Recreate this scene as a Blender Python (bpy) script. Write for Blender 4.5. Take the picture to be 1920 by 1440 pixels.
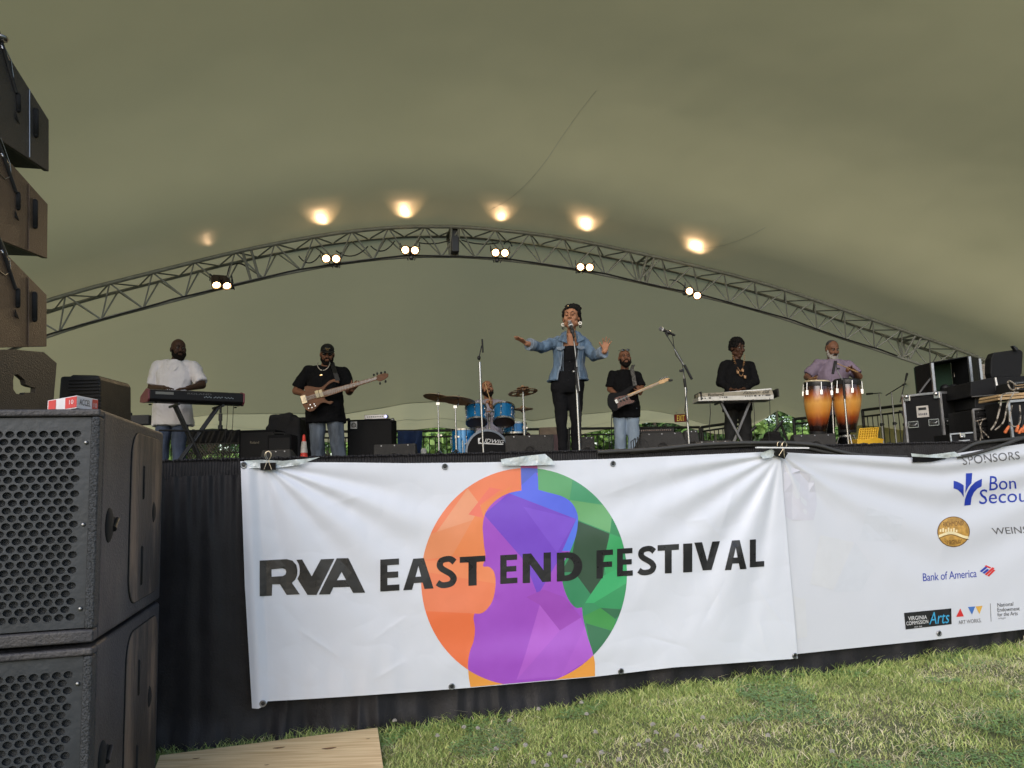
import bpy, bmesh, math, random
import numpy as np
from mathutils import Vector, Matrix, Euler, noise
from mathutils.geometry import delaunay_2d_cdt
R = math.radians
V = Vector
random.seed(11)
rng = np.random.default_rng(5)
for o in list(bpy.data.objects):
    bpy.data.objects.remove(o)
SC = bpy.context.scene
COL = SC.collection

# ------------------------------------------------------------------ camera, sky, sun, exposure
FPX = 1500.0
CAMZ = 1.33
DECK = 1.52
PITCH = math.atan(192 / FPX)
ROLL = R(-1.9)
cam = bpy.data.cameras.new('camera')
cam.sensor_width = 36.0
cam.lens = 36.0 * FPX / 1920
cam.clip_start = 0.05
cam.clip_end = 2000
camo = bpy.data.objects.new('camera', cam)
COL.objects.link(camo)
RM = Matrix.Rotation(R(90) + PITCH, 3, 'X') @ Matrix.Rotation(ROLL, 3, 'Z')
camo.location = (0, 0, CAMZ)
camo.rotation_euler = RM.to_euler()
SC.camera = camo

world = bpy.data.worlds.new('World')
SC.world = world
world.use_nodes = True
wn = world.node_tree
sky = wn.nodes.new('ShaderNodeTexSky')
sky.sky_type = 'NISHITA'
sky.sun_disc = False
SUN_EL, SUN_ROT = 32, 196
sky.sun_elevation = R(SUN_EL)
sky.sun_rotation = R(SUN_ROT)
sky.air_density = 1.0
sky.dust_density = 1.5
sky.ozone_density = 1.0
bg = wn.nodes['Background']
bg.inputs[1].default_value = 0.15
wn.links.new(sky.outputs[0], bg.inputs[0])
sun = bpy.data.lights.new('sun', 'SUN')
sun.energy = .85
sun.angle = R(45)
sun.color = (1.0, 0.97, 0.93)
suno = bpy.data.objects.new('sun', sun)
COL.objects.link(suno)
# direction towards the sun for Nishita rotation r (clockwise from +Y)
sd = V((math.sin(R(SUN_ROT)) * math.cos(R(SUN_EL)), math.cos(R(SUN_ROT)) * math.cos(R(SUN_EL)), math.sin(R(SUN_EL))))
suno.rotation_euler = sd.to_track_quat('Z', 'Y').to_euler()
suno.location = (0, -10, 20)
SC.view_settings.view_transform = 'Standard'
SC.view_settings.look = 'None'
SC.view_settings.exposure = 0.5
SC.view_settings.gamma = 1
SC.view_settings.use_curve_mapping = False

# ------------------------------------------------------------------ projection helpers (photo pixel + depth -> place)
CP = V((0, 0, CAMZ))
def ray(u, v):
    return RM @ V(((u - 960) / FPX, (720 - v) / FPX, -1))
def P(u, v, Y):
    d = ray(u, v)
    return CP + d * (Y / d.y)
def PZ(u, v, z):
    d = ray(u, v)
    return CP + d * ((z - CAMZ) / d.z)
RMT = RM.transposed()
def proj(p):
    q = RMT @ (V(p) - CP)
    return 960 + FPX * q.x / -q.z, 720 - FPX * q.y / -q.z
def hor(u):
    return 912 - 0.0332 * (u - 960)
def G(u, Y, z=DECK):
    v = hor(u)
    for _ in range(4):
        p = P(u, v, Y)
        v = proj((p.x, Y, z))[1]
    p = P(u, v, Y)
    return V((p.x, Y, z))
EA = math.atan(0.233)
E1 = V((math.cos(EA), math.sin(EA), 0)); E2 = V((-math.sin(EA), math.cos(EA), 0))
S0 = V((0, 4.871, 0))
def ST(a, b, z):              # stage frame: a along the front edge, b into the stage
    return S0 + E1 * a + E2 * b + V((0, 0, z))
def PE(u, v, out=0.0):        # hit of a pixel ray with the vertical plane of the stage edge, moved out towards the audience
    d = ray(u, v)
    t = (S0 - E2 * out - CP).dot(E2) / d.dot(E2)
    return CP + d * t

# ------------------------------------------------------------------ materials
MATS = {}
def nn(nt, t, **k):
    n = nt.nodes.new(t)
    for a, b in k.items():
        setattr(n, a, b)
    return n
def M(name, col, rough=.6, metal=0.0, var=.12, scale=14, bump=.05, bscale=None, emis=None, es=0, spec=.5, coat=0, trans=0, sheen=0, rvar=.12, stretch=None, dist=.01):
    if name in MATS:
        return MATS[name]
    m = bpy.data.materials.new(name)
    m.use_nodes = True
    nt = m.node_tree
    b = nt.nodes['Principled BSDF']
    tc = nn(nt, 'ShaderNodeTexCoord')
    src = tc.outputs['Object']
    if stretch:
        mp = nn(nt, 'ShaderNodeMapping'); mp.inputs['Scale'].default_value = stretch
        nt.links.new(src, mp.inputs[0]); src = mp.outputs[0]
    ns = nn(nt, 'ShaderNodeTexNoise'); ns.inputs['Scale'].default_value = scale; ns.inputs['Detail'].default_value = 5
    nt.links.new(src, ns.inputs['Vector'])
    cr = nn(nt, 'ShaderNodeValToRGB')
    c = V(col)
    lo = c * (1 - var); hi = c * (1 + var)
    cr.color_ramp.elements[0].position = .3; cr.color_ramp.elements[1].position = .7
    cr.color_ramp.elements[0].color = (*lo, 1); cr.color_ramp.elements[1].color = (*[min(x, 1) for x in hi], 1)
    nt.links.new(ns.outputs[0], cr.inputs[0]); nt.links.new(cr.outputs[0], b.inputs['Base Color'])
    mr = nn(nt, 'ShaderNodeMapRange')
    mr.inputs['To Min'].default_value = max(rough - rvar, .02); mr.inputs['To Max'].default_value = min(rough + rvar, 1)
    nt.links.new(ns.outputs[0], mr.inputs[0]); nt.links.new(mr.outputs[0], b.inputs['Roughness'])
    b.inputs['Metallic'].default_value = metal
    b.inputs['Specular IOR Level'].default_value = spec
    if coat: b.inputs['Coat Weight'].default_value = coat; b.inputs['Coat Roughness'].default_value = .08
    if trans: b.inputs['Transmission Weight'].default_value = trans
    if sheen: b.inputs['Sheen Weight'].default_value = sheen
    if bump:
        n2 = nn(nt, 'ShaderNodeTexNoise'); n2.inputs['Scale'].default_value = bscale or scale * 6; n2.inputs['Detail'].default_value = 4
        nt.links.new(src, n2.inputs['Vector'])
        bp = nn(nt, 'ShaderNodeBump'); bp.inputs['Strength'].default_value = min(bump * 4, 1); bp.inputs['Distance'].default_value = dist
        nt.links.new(n2.outputs[0], bp.inputs['Height']); nt.links.new(bp.outputs[0], b.inputs['Normal'])
    if emis:
        b.inputs['Emission Color'].default_value = (*emis, 1); b.inputs['Emission Strength'].default_value = es
    MATS[name] = m
    return m
BLACKP = M('black_plastic', (.011, .011, .012), .5, spec=.35, bump=.08, bscale=200)
BLACKM = M('black_metal', (.02, .02, .022), .42, .3, bump=.03)
CHROME = M('chrome', (.42, .42, .43), .26, 1, bump=0)
STEEL = M('steel', (.3, .3, .3), .4, 1, bump=.02)
ALU = M('case_aluminium', (.45, .45, .46), .38, .85, bump=.05)
CARPET = M('black_carpet', (.009, .009, .010), .95, spec=.15, bump=.2, bscale=300)
WEDGE = M('wedge_paint', (.035, .033, .032), .75, bump=.2, bscale=250, var=.2)
WEDGEG = M('wedge_grille', (.05, .048, .045), .6, .2, bump=.3, bscale=400, var=.2)
DRAPE = M('black_drape', (.017, .016, .0175), .52, bump=.05, spec=.22)
WHITEP = M('white_print', (.7, .7, .7), .6, bump=0, var=.03)
WOODL = M('plank_wood', (.45, .3, .15), .6, stretch=(1, 8, 8), scale=4)

# ------------------------------------------------------------------ mesh builder
def rotto(d):
    d = V(d).normalized()
    return d.to_track_quat('Z', 'Y').to_matrix()
class MB:
    def __init__(s):
        s.v = []; s.f = []; s.m = []; s.mi = 0
    def add(s, vs, fs):
        n = len(s.v)
        s.v += [tuple(x) for x in vs]
        s.f += [tuple(n + i for i in f) for f in fs]
        s.m += [s.mi] * len(fs)
        return s
    def box(s, c, size, rot=None):
        hx, hy, hz = [x / 2 for x in size]
        vs = [V((x, y, z)) for x in (-hx, hx) for y in (-hy, hy) for z in (-hz, hz)]
        if rot is not None: vs = [rot @ q for q in vs]
        vs = [q + V(c) for q in vs]
        return s.add(vs, [(0, 1, 3, 2), (4, 6, 7, 5), (0, 4, 5, 1), (2, 3, 7, 6), (0, 2, 6, 4), (1, 5, 7, 3)])
    def hexa(s, p):   # 8 points: near quad (tl,tr,br,bl), far quad same order
        return s.add(p, [(0, 1, 2, 3), (7, 6, 5, 4), (0, 4, 5, 1), (1, 5, 6, 2), (2, 6, 7, 3), (3, 7, 4, 0)])
    def tube(s, p0, p1, r0, r1=None, n=12, caps=True):
        r1 = r0 if r1 is None else r1
        p0 = V(p0); p1 = V(p1)
        if (p1 - p0).length < 1e-6: return s
        q = rotto(p1 - p0)
        vs = []
        for p, r in ((p0, r0), (p1, r1)):
            for i in range(n):
                a = 2 * math.pi * i / n
                vs.append(p + q @ V((r * math.cos(a), r * math.sin(a), 0)))
        fs = [(i, (i + 1) % n, n + (i + 1) % n, n + i) for i in range(n)]
        if caps: fs += [tuple(range(n))[::-1], tuple(range(n, 2 * n))]
        return s.add(vs, fs)
    def path(s, pts, r, n=8, caps=True):
        pts = [V(p) for p in pts]
        rr = r if isinstance(r, (list, tuple)) else [r] * len(pts)
        vs = []; up = None
        for i, p in enumerate(pts):
            t = (pts[min(i + 1, len(pts) - 1)] - pts[max(i - 1, 0)])
            if t.length < 1e-9: t = V((0, 0, 1))
            t.normalize()
            if up is None:
                up = t.orthogonal().normalized()
            else:
                up = (up - t * up.dot(t))
                if up.length < 1e-6: up = t.orthogonal()
                up.normalize()
            w = t.cross(up)
            for k in range(n):
                a = 2 * math.pi * k / n
                vs.append(p + (up * math.cos(a) + w * math.sin(a)) * rr[i])
        fs = []
        for i in range(len(pts) - 1):
            for k in range(n):
                k2 = (k + 1) % n
                fs.append((i * n + k, i * n + k2, (i + 1) * n + k2, (i + 1) * n + k))
        if caps: fs += [tuple(range(n))[::-1], tuple((len(pts) - 1) * n + k for k in range(n))]
        return s.add(vs, fs)
    def lathe(s, prof, o, ax=(0, 0, 1), n=24):   # prof: (r, h)
        q = rotto(ax); o = V(o); vs = []
        for r, h in prof:
            for i in range(n):
                a = 2 * math.pi * i / n
                vs.append(o + q @ V((r * math.cos(a), r * math.sin(a), h)))
        fs = []
        for j in range(len(prof) - 1):
            for i in range(n):
                i2 = (i + 1) % n
                fs.append((j * n + i, j * n + i2, (j + 1) * n + i2, (j + 1) * n + i))
        m_ = (len(prof) - 1) * n
        if min(prof[0][0], prof[-1][0]) > 1e-5 and math.hypot(prof[0][0] - prof[-1][0], prof[0][1] - prof[-1][1]) < .3 * prof[0][0]:
            fs += [(m_ + i, m_ + (i + 1) % n, (i + 1) % n, i) for i in range(n)]
            return s.add(vs, fs)
        if prof[0][0] > 1e-5: fs.append(tuple(range(n))[::-1])
        if prof[-1][0] > 1e-5: fs.append(tuple((len(prof) - 1) * n + i for i in range(n)))
        return s.add(vs, fs)
    def ell(s, c, r, rot=None, n=14, m=9):
        vs = []; c = V(c)
        for j in range(m + 1):
            th = math.pi * j / m
            for i in range(n):
                a = 2 * math.pi * i / n
                q = V((r[0] * math.sin(th) * math.cos(a), r[1] * math.sin(th) * math.sin(a), r[2] * math.cos(th)))
                if rot is not None: q = rot @ q
                vs.append(c + q)
        fs = []
        for j in range(m):
            for i in range(n):
                i2 = (i + 1) % n
                fs.append((j * n + i, (j + 1) * n + i, (j + 1) * n + i2, j * n + i2))
        return s.add(vs, fs)
    def cap(s, p0, r0, p1, r1=None, n=12):      # capsule
        r1 = r0 if r1 is None else r1
        s.tube(p0, p1, r0, r1, n)
        s.ell(p0, (r0,) * 3, n=n, m=8); s.ell(p1, (r1,) * 3, n=n, m=8)
        return s
    def prism(s, pts, thick):      # pts: planar outline of Vectors, thick: Vector
        n = len(pts); t = V(thick)
        vs = [V(p) for p in pts] + [V(p) + t for p in pts]
        fs = [tuple(range(n)), tuple(range(2 * n - 1, n - 1, -1))]
        fs += [(i, n + i, n + (i + 1) % n, (i + 1) % n) for i in range(n)]
        return s.add(vs, fs)
    def loft(s, rings, close=True, caps=True):
        n = len(rings[0]); vs = [p for r in rings for p in r]; fs = []
        for j in range(len(rings) - 1):
            for i in range(n if close else n - 1):
                i2 = (i + 1) % n
                fs.append((j * n + i, j * n + i2, (j + 1) * n + i2, (j + 1) * n + i))
        if caps and close: fs += [tuple(range(n))[::-1], tuple((len(rings) - 1) * n + i for i in range(n))]
        return s.add(vs, fs)
    def build(s, name, mats, parent=None, smooth=False, bevel=0, fix=True, keep=False, seg=2, solid=0, sub=0, org=None):
        mats = mats if isinstance(mats, (list, tuple)) else [mats]
        if parent is not None:
            off = V(parent['org'])
        elif org is not None: off = V(org)
        elif keep: off = V((0, 0, 0))
        else:
            xs = [v[0] for v in s.v]; ys = [v[1] for v in s.v]; zs = [v[2] for v in s.v]
            off = V(((min(xs) + max(xs)) / 2, (min(ys) + max(ys)) / 2, min(zs)))
        me = bpy.data.meshes.new(name)
        me.from_pydata([tuple(V(v) - off) for v in s.v], [], s.f)
        for m in mats: me.materials.append(m)
        if len(mats) > 1: me.polygons.foreach_set('material_index', s.m)
        if fix:
            bm = bmesh.new(); bm.from_mesh(me)
            bmesh.ops.recalc_face_normals(bm, faces=bm.faces)
            bm.to_mesh(me); bm.free()
        if smooth:
            me.polygons.foreach_set('use_smooth', [True] * len(me.polygons))
            if smooth != 2:
                try: me.set_sharp_from_angle(angle=R(40))
                except Exception: pass
        me.update()
        o = bpy.data.objects.new(name, me)
        COL.objects.link(o)
        if parent is not None:
            o.parent = parent
        else: o.location = off
        o['org'] = tuple(off)
        if sub:
            md = o.modifiers.new('sub', 'SUBSURF'); md.levels = sub; md.render_levels = sub
        if solid:
            md = o.modifiers.new('solid', 'SOLIDIFY'); md.thickness = solid; md.offset = 0
        if bevel:
            md = o.modifiers.new('bevel', 'BEVEL'); md.width = bevel; md.segments = seg; md.limit_method = 'ANGLE'; md.angle_limit = R(35)
        return o
def tag(o, label, cat, group=None):
    o['label'] = label; o['category'] = cat
    if group: o['group'] = group
    return o
def struct(o):
    o['kind'] = 'structure'; return o
def stuff(o):
    o['kind'] = 'stuff'; return o
def thing(name, label, cat, loc, group=None):
    o = bpy.data.objects.new(name, None); COL.objects.link(o)
    o.location = loc; o.empty_display_size = .1
    o['org'] = tuple(loc)
    return tag(o, label, cat, group)
def dup(root, delta, label, group=None, rotz=0):
    r = root.copy(); COL.objects.link(r)
    r.location = V(root.location) + V(delta); r.rotation_euler.z += rotz
    r['label'] = label
    if group: r['group'] = group
    def rec(src, par):
        for ch in [c for c in src.children]:
            c = ch.copy(); COL.objects.link(c); c.parent = par
            rec(ch, c)
    rec(root, r)
    return r
UNIT = {}
def rod(name, p0, p1, r, mat, parent, n=8):
    k = (mat.name, n)
    if k not in UNIT:
        b = MB(); b.tube((0, 0, 0), (0, 0, 1), 1, 1, n)
        me = bpy.data.meshes.new(name); me.from_pydata(b.v, [], b.f); me.materials.append(mat)
        me.polygons.foreach_set('use_smooth', [len(p.vertices) == 4 for p in me.polygons])
        UNIT[k] = me
    o = bpy.data.objects.new(name, UNIT[k]); COL.objects.link(o)
    p0 = V(p0); p1 = V(p1); d = p1 - p0
    off = V(parent['org']) if parent is not None else V((0, 0, 0))
    m = Matrix.Translation(p0 - off) @ rotto(d).to_4x4() @ Matrix.Diagonal((r, r, d.length, 1))
    if parent is not None: o.parent = parent
    o.matrix_basis = m
    o['org'] = tuple(off)
    return o

# ------------------------------------------------------------------ flat print: 2D shapes cut fine and laid on a surface
def cdt_mesh(polys, cut, pick):
    """polys: list of outlines in 2D; returns verts and {colour: faces}; pick(set of poly ids, centroid) -> colour or None"""
    vs = []; es = []; fs = []
    for p in polys:
        n = len(vs); vs += [V(q) for q in p]; fs.append([n + i for i in range(len(p))])
    x0 = min(v.x for v in vs); x1 = max(v.x for v in vs); y0 = min(v.y for v in vs); y1 = max(v.y for v in vs)
    if cut:
        k = int((x1 - x0) / cut) + 1
        for i in range(1, k):
            x = x0 + (x1 - x0) * i / k + .0137; n = len(vs); vs += [V((x, y0 - 1)), V((x, y1 + 1))]; es.append((n, n + 1))
        k = int((y1 - y0) / cut) + 1
        for i in range(1, k):
            y = y0 + (y1 - y0) * i / k + .0173; n = len(vs); vs += [V((x0 - 1, y)), V((x1 + 1, y))]; es.append((n, n + 1))
    ov, oe, of, _, _, ofo = delaunay_2d_cdt(vs, es, fs, 0, 1e-5)
    res = {}
    for f, ids in zip(of, ofo):
        c = sum((ov[i] for i in f), V((0, 0))) / len(f)
        k = pick(set(ids), c)
        if k is not None: res.setdefault(k, []).append(tuple(f))
    return ov, res
def decal(name, polys, mapper, mat, parent, cut=18, xor=True, label=None):
    def pick(ids, c):
        n = sum(1 for p in polys if inside(c, p)) if xor else 1
        return 0 if (n % 2 if xor else ids) else None
    ov, res = cdt_mesh(polys, cut, pick)
    b = MB()
    used = {}
    if not res: return None
    fs = []
    for f in res[0]:
        for i in f:
            if i not in used: used[i] = len(used)
        fs.append(tuple(used[i] for i in f))
    inv = sorted(used, key=lambda i: used[i])
    b.add([mapper(ov[i].x, ov[i].y) for i in inv], fs)
    o = b.build(name, mat, parent, fix=False)
    face_cam(o)
    return o
def face_cam(o):
    me = o.data
    me.update()
    if len(me.polygons):
        off = V(o['org'])
        p = me.polygons[0]
        if (p.center + off - CP).dot(p.normal) > 0:
            me.flip_normals()
def inside(c, poly):
    x, y = c[0], c[1]; r = False; n = len(poly); j = n - 1
    for i in range(n):
        xi, yi = poly[i][0], poly[i][1]; xj, yj = poly[j][0], poly[j][1]
        if (yi > y) != (yj > y) and x < (xj - xi) * (y - yi) / (yj - yi) + xi: r = not r
        j = i
    return r
def outline_text(s, bold=0.0, shear=0.0, space=1.0):
    """outlines of a text in the built-in font, scaled to the unit square (x right, y down)"""
    cu = bpy.data.curves.new('t', 'FONT'); cu.body = s; cu.offset = bold; cu.shear = shear; cu.space_character = space
    cu.resolution_u = 3; cu.fill_mode = 'NONE'
    o = bpy.data.objects.new('t', cu); COL.objects.link(o)
    dg = bpy.context.evaluated_depsgraph_get(); dg.update()
    me = bpy.data.meshes.new_from_object(o.evaluated_get(dg))
    nb = {}
    for e in me.edges:
        a, b = e.vertices; nb.setdefault(a, []).append(b); nb.setdefault(b, []).append(a)
    seen = set(); loops = []
    for st in nb:
        if st in seen: continue
        lp = [st]; seen.add(st); cur = st
        while True:
            nx = [q for q in nb[cur] if q not in seen]
            if not nx: break
            cur = nx[0]; seen.add(cur); lp.append(cur)
        if len(lp) > 2: loops.append([(me.vertices[i].co.x, me.vertices[i].co.y) for i in lp])
    bpy.data.objects.remove(o); bpy.data.curves.remove(cu); bpy.data.meshes.remove(me)
    xs = [p[0] for l in loops for p in l]; ys = [p[1] for l in loops for p in l]
    x0, x1, y0, y1 = min(xs), max(xs), min(ys), max(ys)
    return [[((x - x0) / (x1 - x0), 1 - (y - y0) / (y1 - y0)) for x, y in l] for l in loops]
def quadmap(q):
    tl, tr, br, bl = [V(p) for p in q]
    def f(x, y):
        t = tl.lerp(tr, x); b = bl.lerp(br, x)
        p = t.lerp(b, y); return (p.x, p.y)
    return f
def text_decal(s, quad, mapper, mat, parent, name='lettering', bold=0.0, shear=0.0, cut=18, space=1.0):
    f = quadmap(quad)
    polys = [[f(x, y) for x, y in l] for l in outline_text(s, bold, shear, space)]
    return decal(name, polys, mapper, mat, parent, cut)
# ================================================================== GROUND
def mat_ground():
    m = bpy.data.materials.new('grass_soil'); m.use_nodes = True; nt = m.node_tree; b = nt.nodes['Principled BSDF']
    tc = nn(nt, 'ShaderNodeTexCoord')
    n1 = nn(nt, 'ShaderNodeTexNoise'); n1.inputs['Scale'].default_value = 2.2; n1.inputs['Detail'].default_value = 6
    n2 = nn(nt, 'ShaderNodeTexNoise'); n2.inputs['Scale'].default_value = 60; n2.inputs['Detail'].default_value = 6
    nt.links.new(tc.outputs['Object'], n1.inputs[0]); nt.links.new(tc.outputs['Object'], n2.inputs[0])
    c1 = nn(nt, 'ShaderNodeValToRGB')
    c1.color_ramp.elements[0].position = .35; c1.color_ramp.elements[0].color = (.15, .20, .06, 1)
    c1.color_ramp.elements[1].position = .68; c1.color_ramp.elements[1].color = (.27, .23, .12, 1)
    mx = nn(nt, 'ShaderNodeMixRGB', blend_type='MULTIPLY'); mx.inputs[0].default_value = .7
    nt.links.new(n1.outputs[0], c1.inputs[0]); nt.links.new(c1.outputs[0], mx.inputs[1]); nt.links.new(n2.outputs[0], mx.inputs[2])
    nt.links.new(mx.outputs[0], b.inputs['Base Color']); b.inputs['Roughness'].default_value = .95
    bp = nn(nt, 'ShaderNodeBump'); bp.inputs['Distance'].default_value = .02; nt.links.new(n2.outputs[0], bp.inputs['Height']); nt.links.new(bp.outputs[0], b.inputs['Normal'])
    return m
g = MB()
NX = 60
xs = [-300, -60, -20] + [(-6 + 14 * i / NX) for i in range(NX + 1)] + [25, 70, 300]
ys = [-60, -15] + [(0 + 9 * i / 40) for i in range(41)] + [15, 30, 70, 400]
vs = []
def gz(x, y):
    if -7 < x < 9 and -1 < y < 10:
        return float(np.interp(x, [-.4, .2, .5, .9, 1.9, 3.5, 5], [0, .04, .07, .10, .085, .135, .15])) * min(max((y - 2) / 1.5, 0), 1) * min(max((10 - y) / 2, 0), 1) * min(max((9 - x) / 3, 0), 1) +  .02 * noise.noise(V((x * 1.3, y * 1.3, 0))) + .008 * noise.noise(V((x * 5, y * 5, 3)))
    return 0
for y in ys:
    for x in xs: vs.append((x, y, gz(x, y)))
n = len(xs)
g.add(vs, [(j * n + i, j * n + i + 1, (j + 1) * n + i + 1, (j + 1) * n + i) for j in range(len(ys) - 1) for i in range(n - 1)])
struct(g.build('ground', mat_ground(), keep=True, smooth=2))

def PG(u, v, h=0):
    z = 0
    for _ in range(5):
        p = PZ(u, v, z + h); z = gz(p.x, p.y)
    return V((p.x, p.y, z + h))
# ---- grass blades
GM = [M('blade_green', (.25, .34, .09), .6, bump=0, var=.25, scale=5, spec=.3),
      M('blade_light', (.50, .54, .19), .6, bump=0, var=.25, scale=5, spec=.3),
      M('blade_straw', (.70, .62, .40), .7, bump=0, var=.2, scale=5, spec=.3),
      M('clover_leaf', (.19, .32, .10), .55, bump=0, var=.25, scale=8, spec=.3)]
def grass():
    N = 185000
    X = rng.uniform(-1.9, 4.4, N); 
    t = rng.uniform(0, 1, N) ** .8
    Yf = 3.05; Ye = 4.871 + .233 * X + .35
    Y = Yf + (Ye - Yf) * t
    keep = (np.abs(X) / Y < .70) 
    X = X[keep]; Y = Y[keep]; N = len(X)
    pn = np.array([noise.noise(V((x * 1.1, y * 1.1, 7))) + .5 * noise.noise(V((x * 3.3, y * 3.3, 2))) for x, y in zip(X[::1], Y[::1])])
    pn2 = np.array([noise.noise(V((x * 2.4, y * 2.4, 31))) for x, y in zip(X, Y)])
    edge = (4.871 + .233 * X) - Y
    near = np.clip(1 - edge / .35, 0, 1)
    u = rng.uniform(0, 1, N)
    dry = np.clip(.2 + .9 * (pn) + .22 * np.clip((X - .5) / 3, -1, 1) - .5 * near, .03, .75)
    keep = ~((pn + .12 * rng.normal(size=N) > .27) & (rng.uniform(0, 1, N) < .55))
    mi = np.where(u < dry * .7, 2, np.where(u < dry * .7 + .42, 1, 0))
    clov = (pn2 > .12) & (rng.uniform(0, 1, N) < .55)
    mi = np.where(clov & (mi != 2), 3, mi)
    X = X[keep]; Y = Y[keep]; mi = mi[keep]; near = near[keep]; pn = pn[keep]; N = len(X)
    h = rng.uniform(.012, .036, N) * np.clip(1 + .5 * pn2[keep], .7, 1.5) * (1 + near * 1.3) * np.where(mi == 2, 1.1, 1)
    w = rng.uniform(.0011, .0026, N) * (1 + near * .5)
    ang = rng.uniform(0, 2 * np.pi, N)
    lean = rng.uniform(.3, 1.4, N) * h; la = rng.uniform(0, 2 * np.pi, N)
    flat = mi == 2
    h = np.where(flat & (rng.uniform(0, 1, N) < .6), h * .4, h); lean = np.where(flat, lean * 1.8, lean)
    h = np.where(mi == 3, rng.uniform(.02, .038, N), h)
    z0 = np.array([gz(x, y) for x, y in zip(X, Y)]) - .004
    dx = np.cos(ang) * w; dy = np.sin(ang) * w
    lx = np.cos(la) * lean; ly = np.sin(la) * lean
    V5 = np.zeros((N, 5, 3))
    V5[:, 0] = np.stack([X - dx, Y - dy, z0], 1); V5[:, 1] = np.stack([X + dx, Y + dy, z0], 1)
    V5[:, 2] = np.stack([X + lx * .4 + dx * .8, Y + ly * .4 + dy * .8, z0 + h * .62], 1)
    V5[:, 3] = np.stack([X + lx * .4 - dx * .8, Y + ly * .4 - dy * .8, z0 + h * .62], 1)
    V5[:, 4] = np.stack([X + lx, Y + ly, z0 + h], 1)
    cl = mi == 3
    # clover: small rhombic leaflets lying nearly flat
    s = rng.uniform(.005, .0095, N)
    ca, sa = np.cos(ang), np.sin(ang)
    tz = rng.uniform(-.4, .4, N)
    def put(k, a, b, zz):
        px = X + (ca * a - sa * b) * s; py = Y + (sa * a + ca * b) * s; pz = z0 + h + zz * tz * s
        V5[cl, k] = np.stack([px, py, pz], 1)[cl]
    put(0, 0, 0, 0); put(1, 1, -.75, 1); put(2, 2, -.4, 1.2); put(3, 1, .75, .4); put(4, 2, .4, 1)
    fb = np.array([[0, 1, 2, 3], [3, 2, 4, 4]])
    verts = V5.reshape(-1, 3)
    loops = []; starts = []; mats = []
    base = np.arange(N) * 5
    q = np.stack([base, base + 1, base + 2, base + 3], 1); tr = np.stack([base + 3, base + 2, base + 4], 1)
    q[cl] = np.stack([base, base + 1, base + 2, base + 4], 1)[cl]; tr[cl] = np.stack([base, base + 4, base + 3], 1)[cl]
    me = bpy.data.meshes.new('grass')
    me.vertices.add(len(verts)); me.vertices.foreach_set('co', verts.ravel())
    lo = np.concatenate([q, tr], 1).ravel()
    me.loops.add(len(lo)); me.loops.foreach_set('vertex_index', lo.astype(np.int32))
    st = (np.arange(N)[:, None] * 7 + np.array([0, 4])[None]).ravel()
    me.polygons.add(2 * N); me.polygons.foreach_set('loop_start', st.astype(np.int32))
    me.polygons.foreach_set('loop_total', np.tile([4, 3], N).astype(np.int32))
    me.polygons.foreach_set('material_index', np.repeat(mi, 2).astype(np.int32))
    for m in GM: me.materials.append(m)
    me.update(calc_edges=True)
    o = bpy.data.objects.new('grass', me); COL.objects.link(o)
    stuff(o); o['label'] = 'short lawn grass mixed with clover and dry straw patches'; o['category'] = 'grass'
grass()

# ---- weeds along the foot of the stage
WL = M('weed_leaf', (.045, .12, .03), .5, bump=.03, var=.3, scale=20)
def weed(u, v, s, kind, label):
    p = PG(u, v)
    t = thing('weed', label, 'weed', p, 'weeds at the foot of the stage')
    nl = 9 if kind else 14
    for i in range(nl):
        a = random.uniform(0, 2 * math.pi); L = s * random.uniform(.6, 1.1); w = L * (.2 if kind else .06)
        b = MB(); d = V((math.cos(a), math.sin(a), 0)); sd = V((-d.y, d.x, 0))
        rise = random.uniform(.5, 1.3)
        rows = []
        for k in range(6):
            q = k / 5
            c = p + d * (L * q) + V((0, 0, L * (rise * q - rise * .65 * q * q)))
            ww = w * math.sin(math.pi * min(.12 + q * .88, 1)) ** .7 * (1 if k < 5 else .1)
            rows.append([c - sd * ww, c + V((0, 0, -ww * .3)), c + sd * ww])
        b.loft(rows, close=False, caps=False)
        b.build('leaf', WL, t, smooth=2, fix=False)
for u, v, s, k, l in [(1105, 1252, .16, 0, 'tall grassy weed under the violin artwork at the right of the circle'), (1175, 1222, .13, 1, 'broad leaf weed below the end of the white festival banner, left of the pair'),
                    (1242, 1214, .12, 1, 'broad leaf weed under the word festival, right of the pair'), (1345, 1206, .12, 1, 'low broad leaf weed near the right corner of the festival banner'),
                    (345, 1392, .2, 0, 'long bladed weed beside the black loudspeaker cabinet'), (455, 1368, .18, 0, 'long bladed weed at the skirt corner behind the plywood'),
                    (560, 1362, .15, 0, 'long bladed weed behind the middle of the plywood sheet'),
                    (1890, 1200, .14, 0, 'tall weed at the far right end of the stage skirt')]:
    weed(u, v, s, k, l)
CF = M('clover_flower', (.75, .70, .63), .8, bump=.3, var=.15, scale=200)
CS = M('clover_stem', (.1, .17, .05), .6, bump=0)
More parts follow.
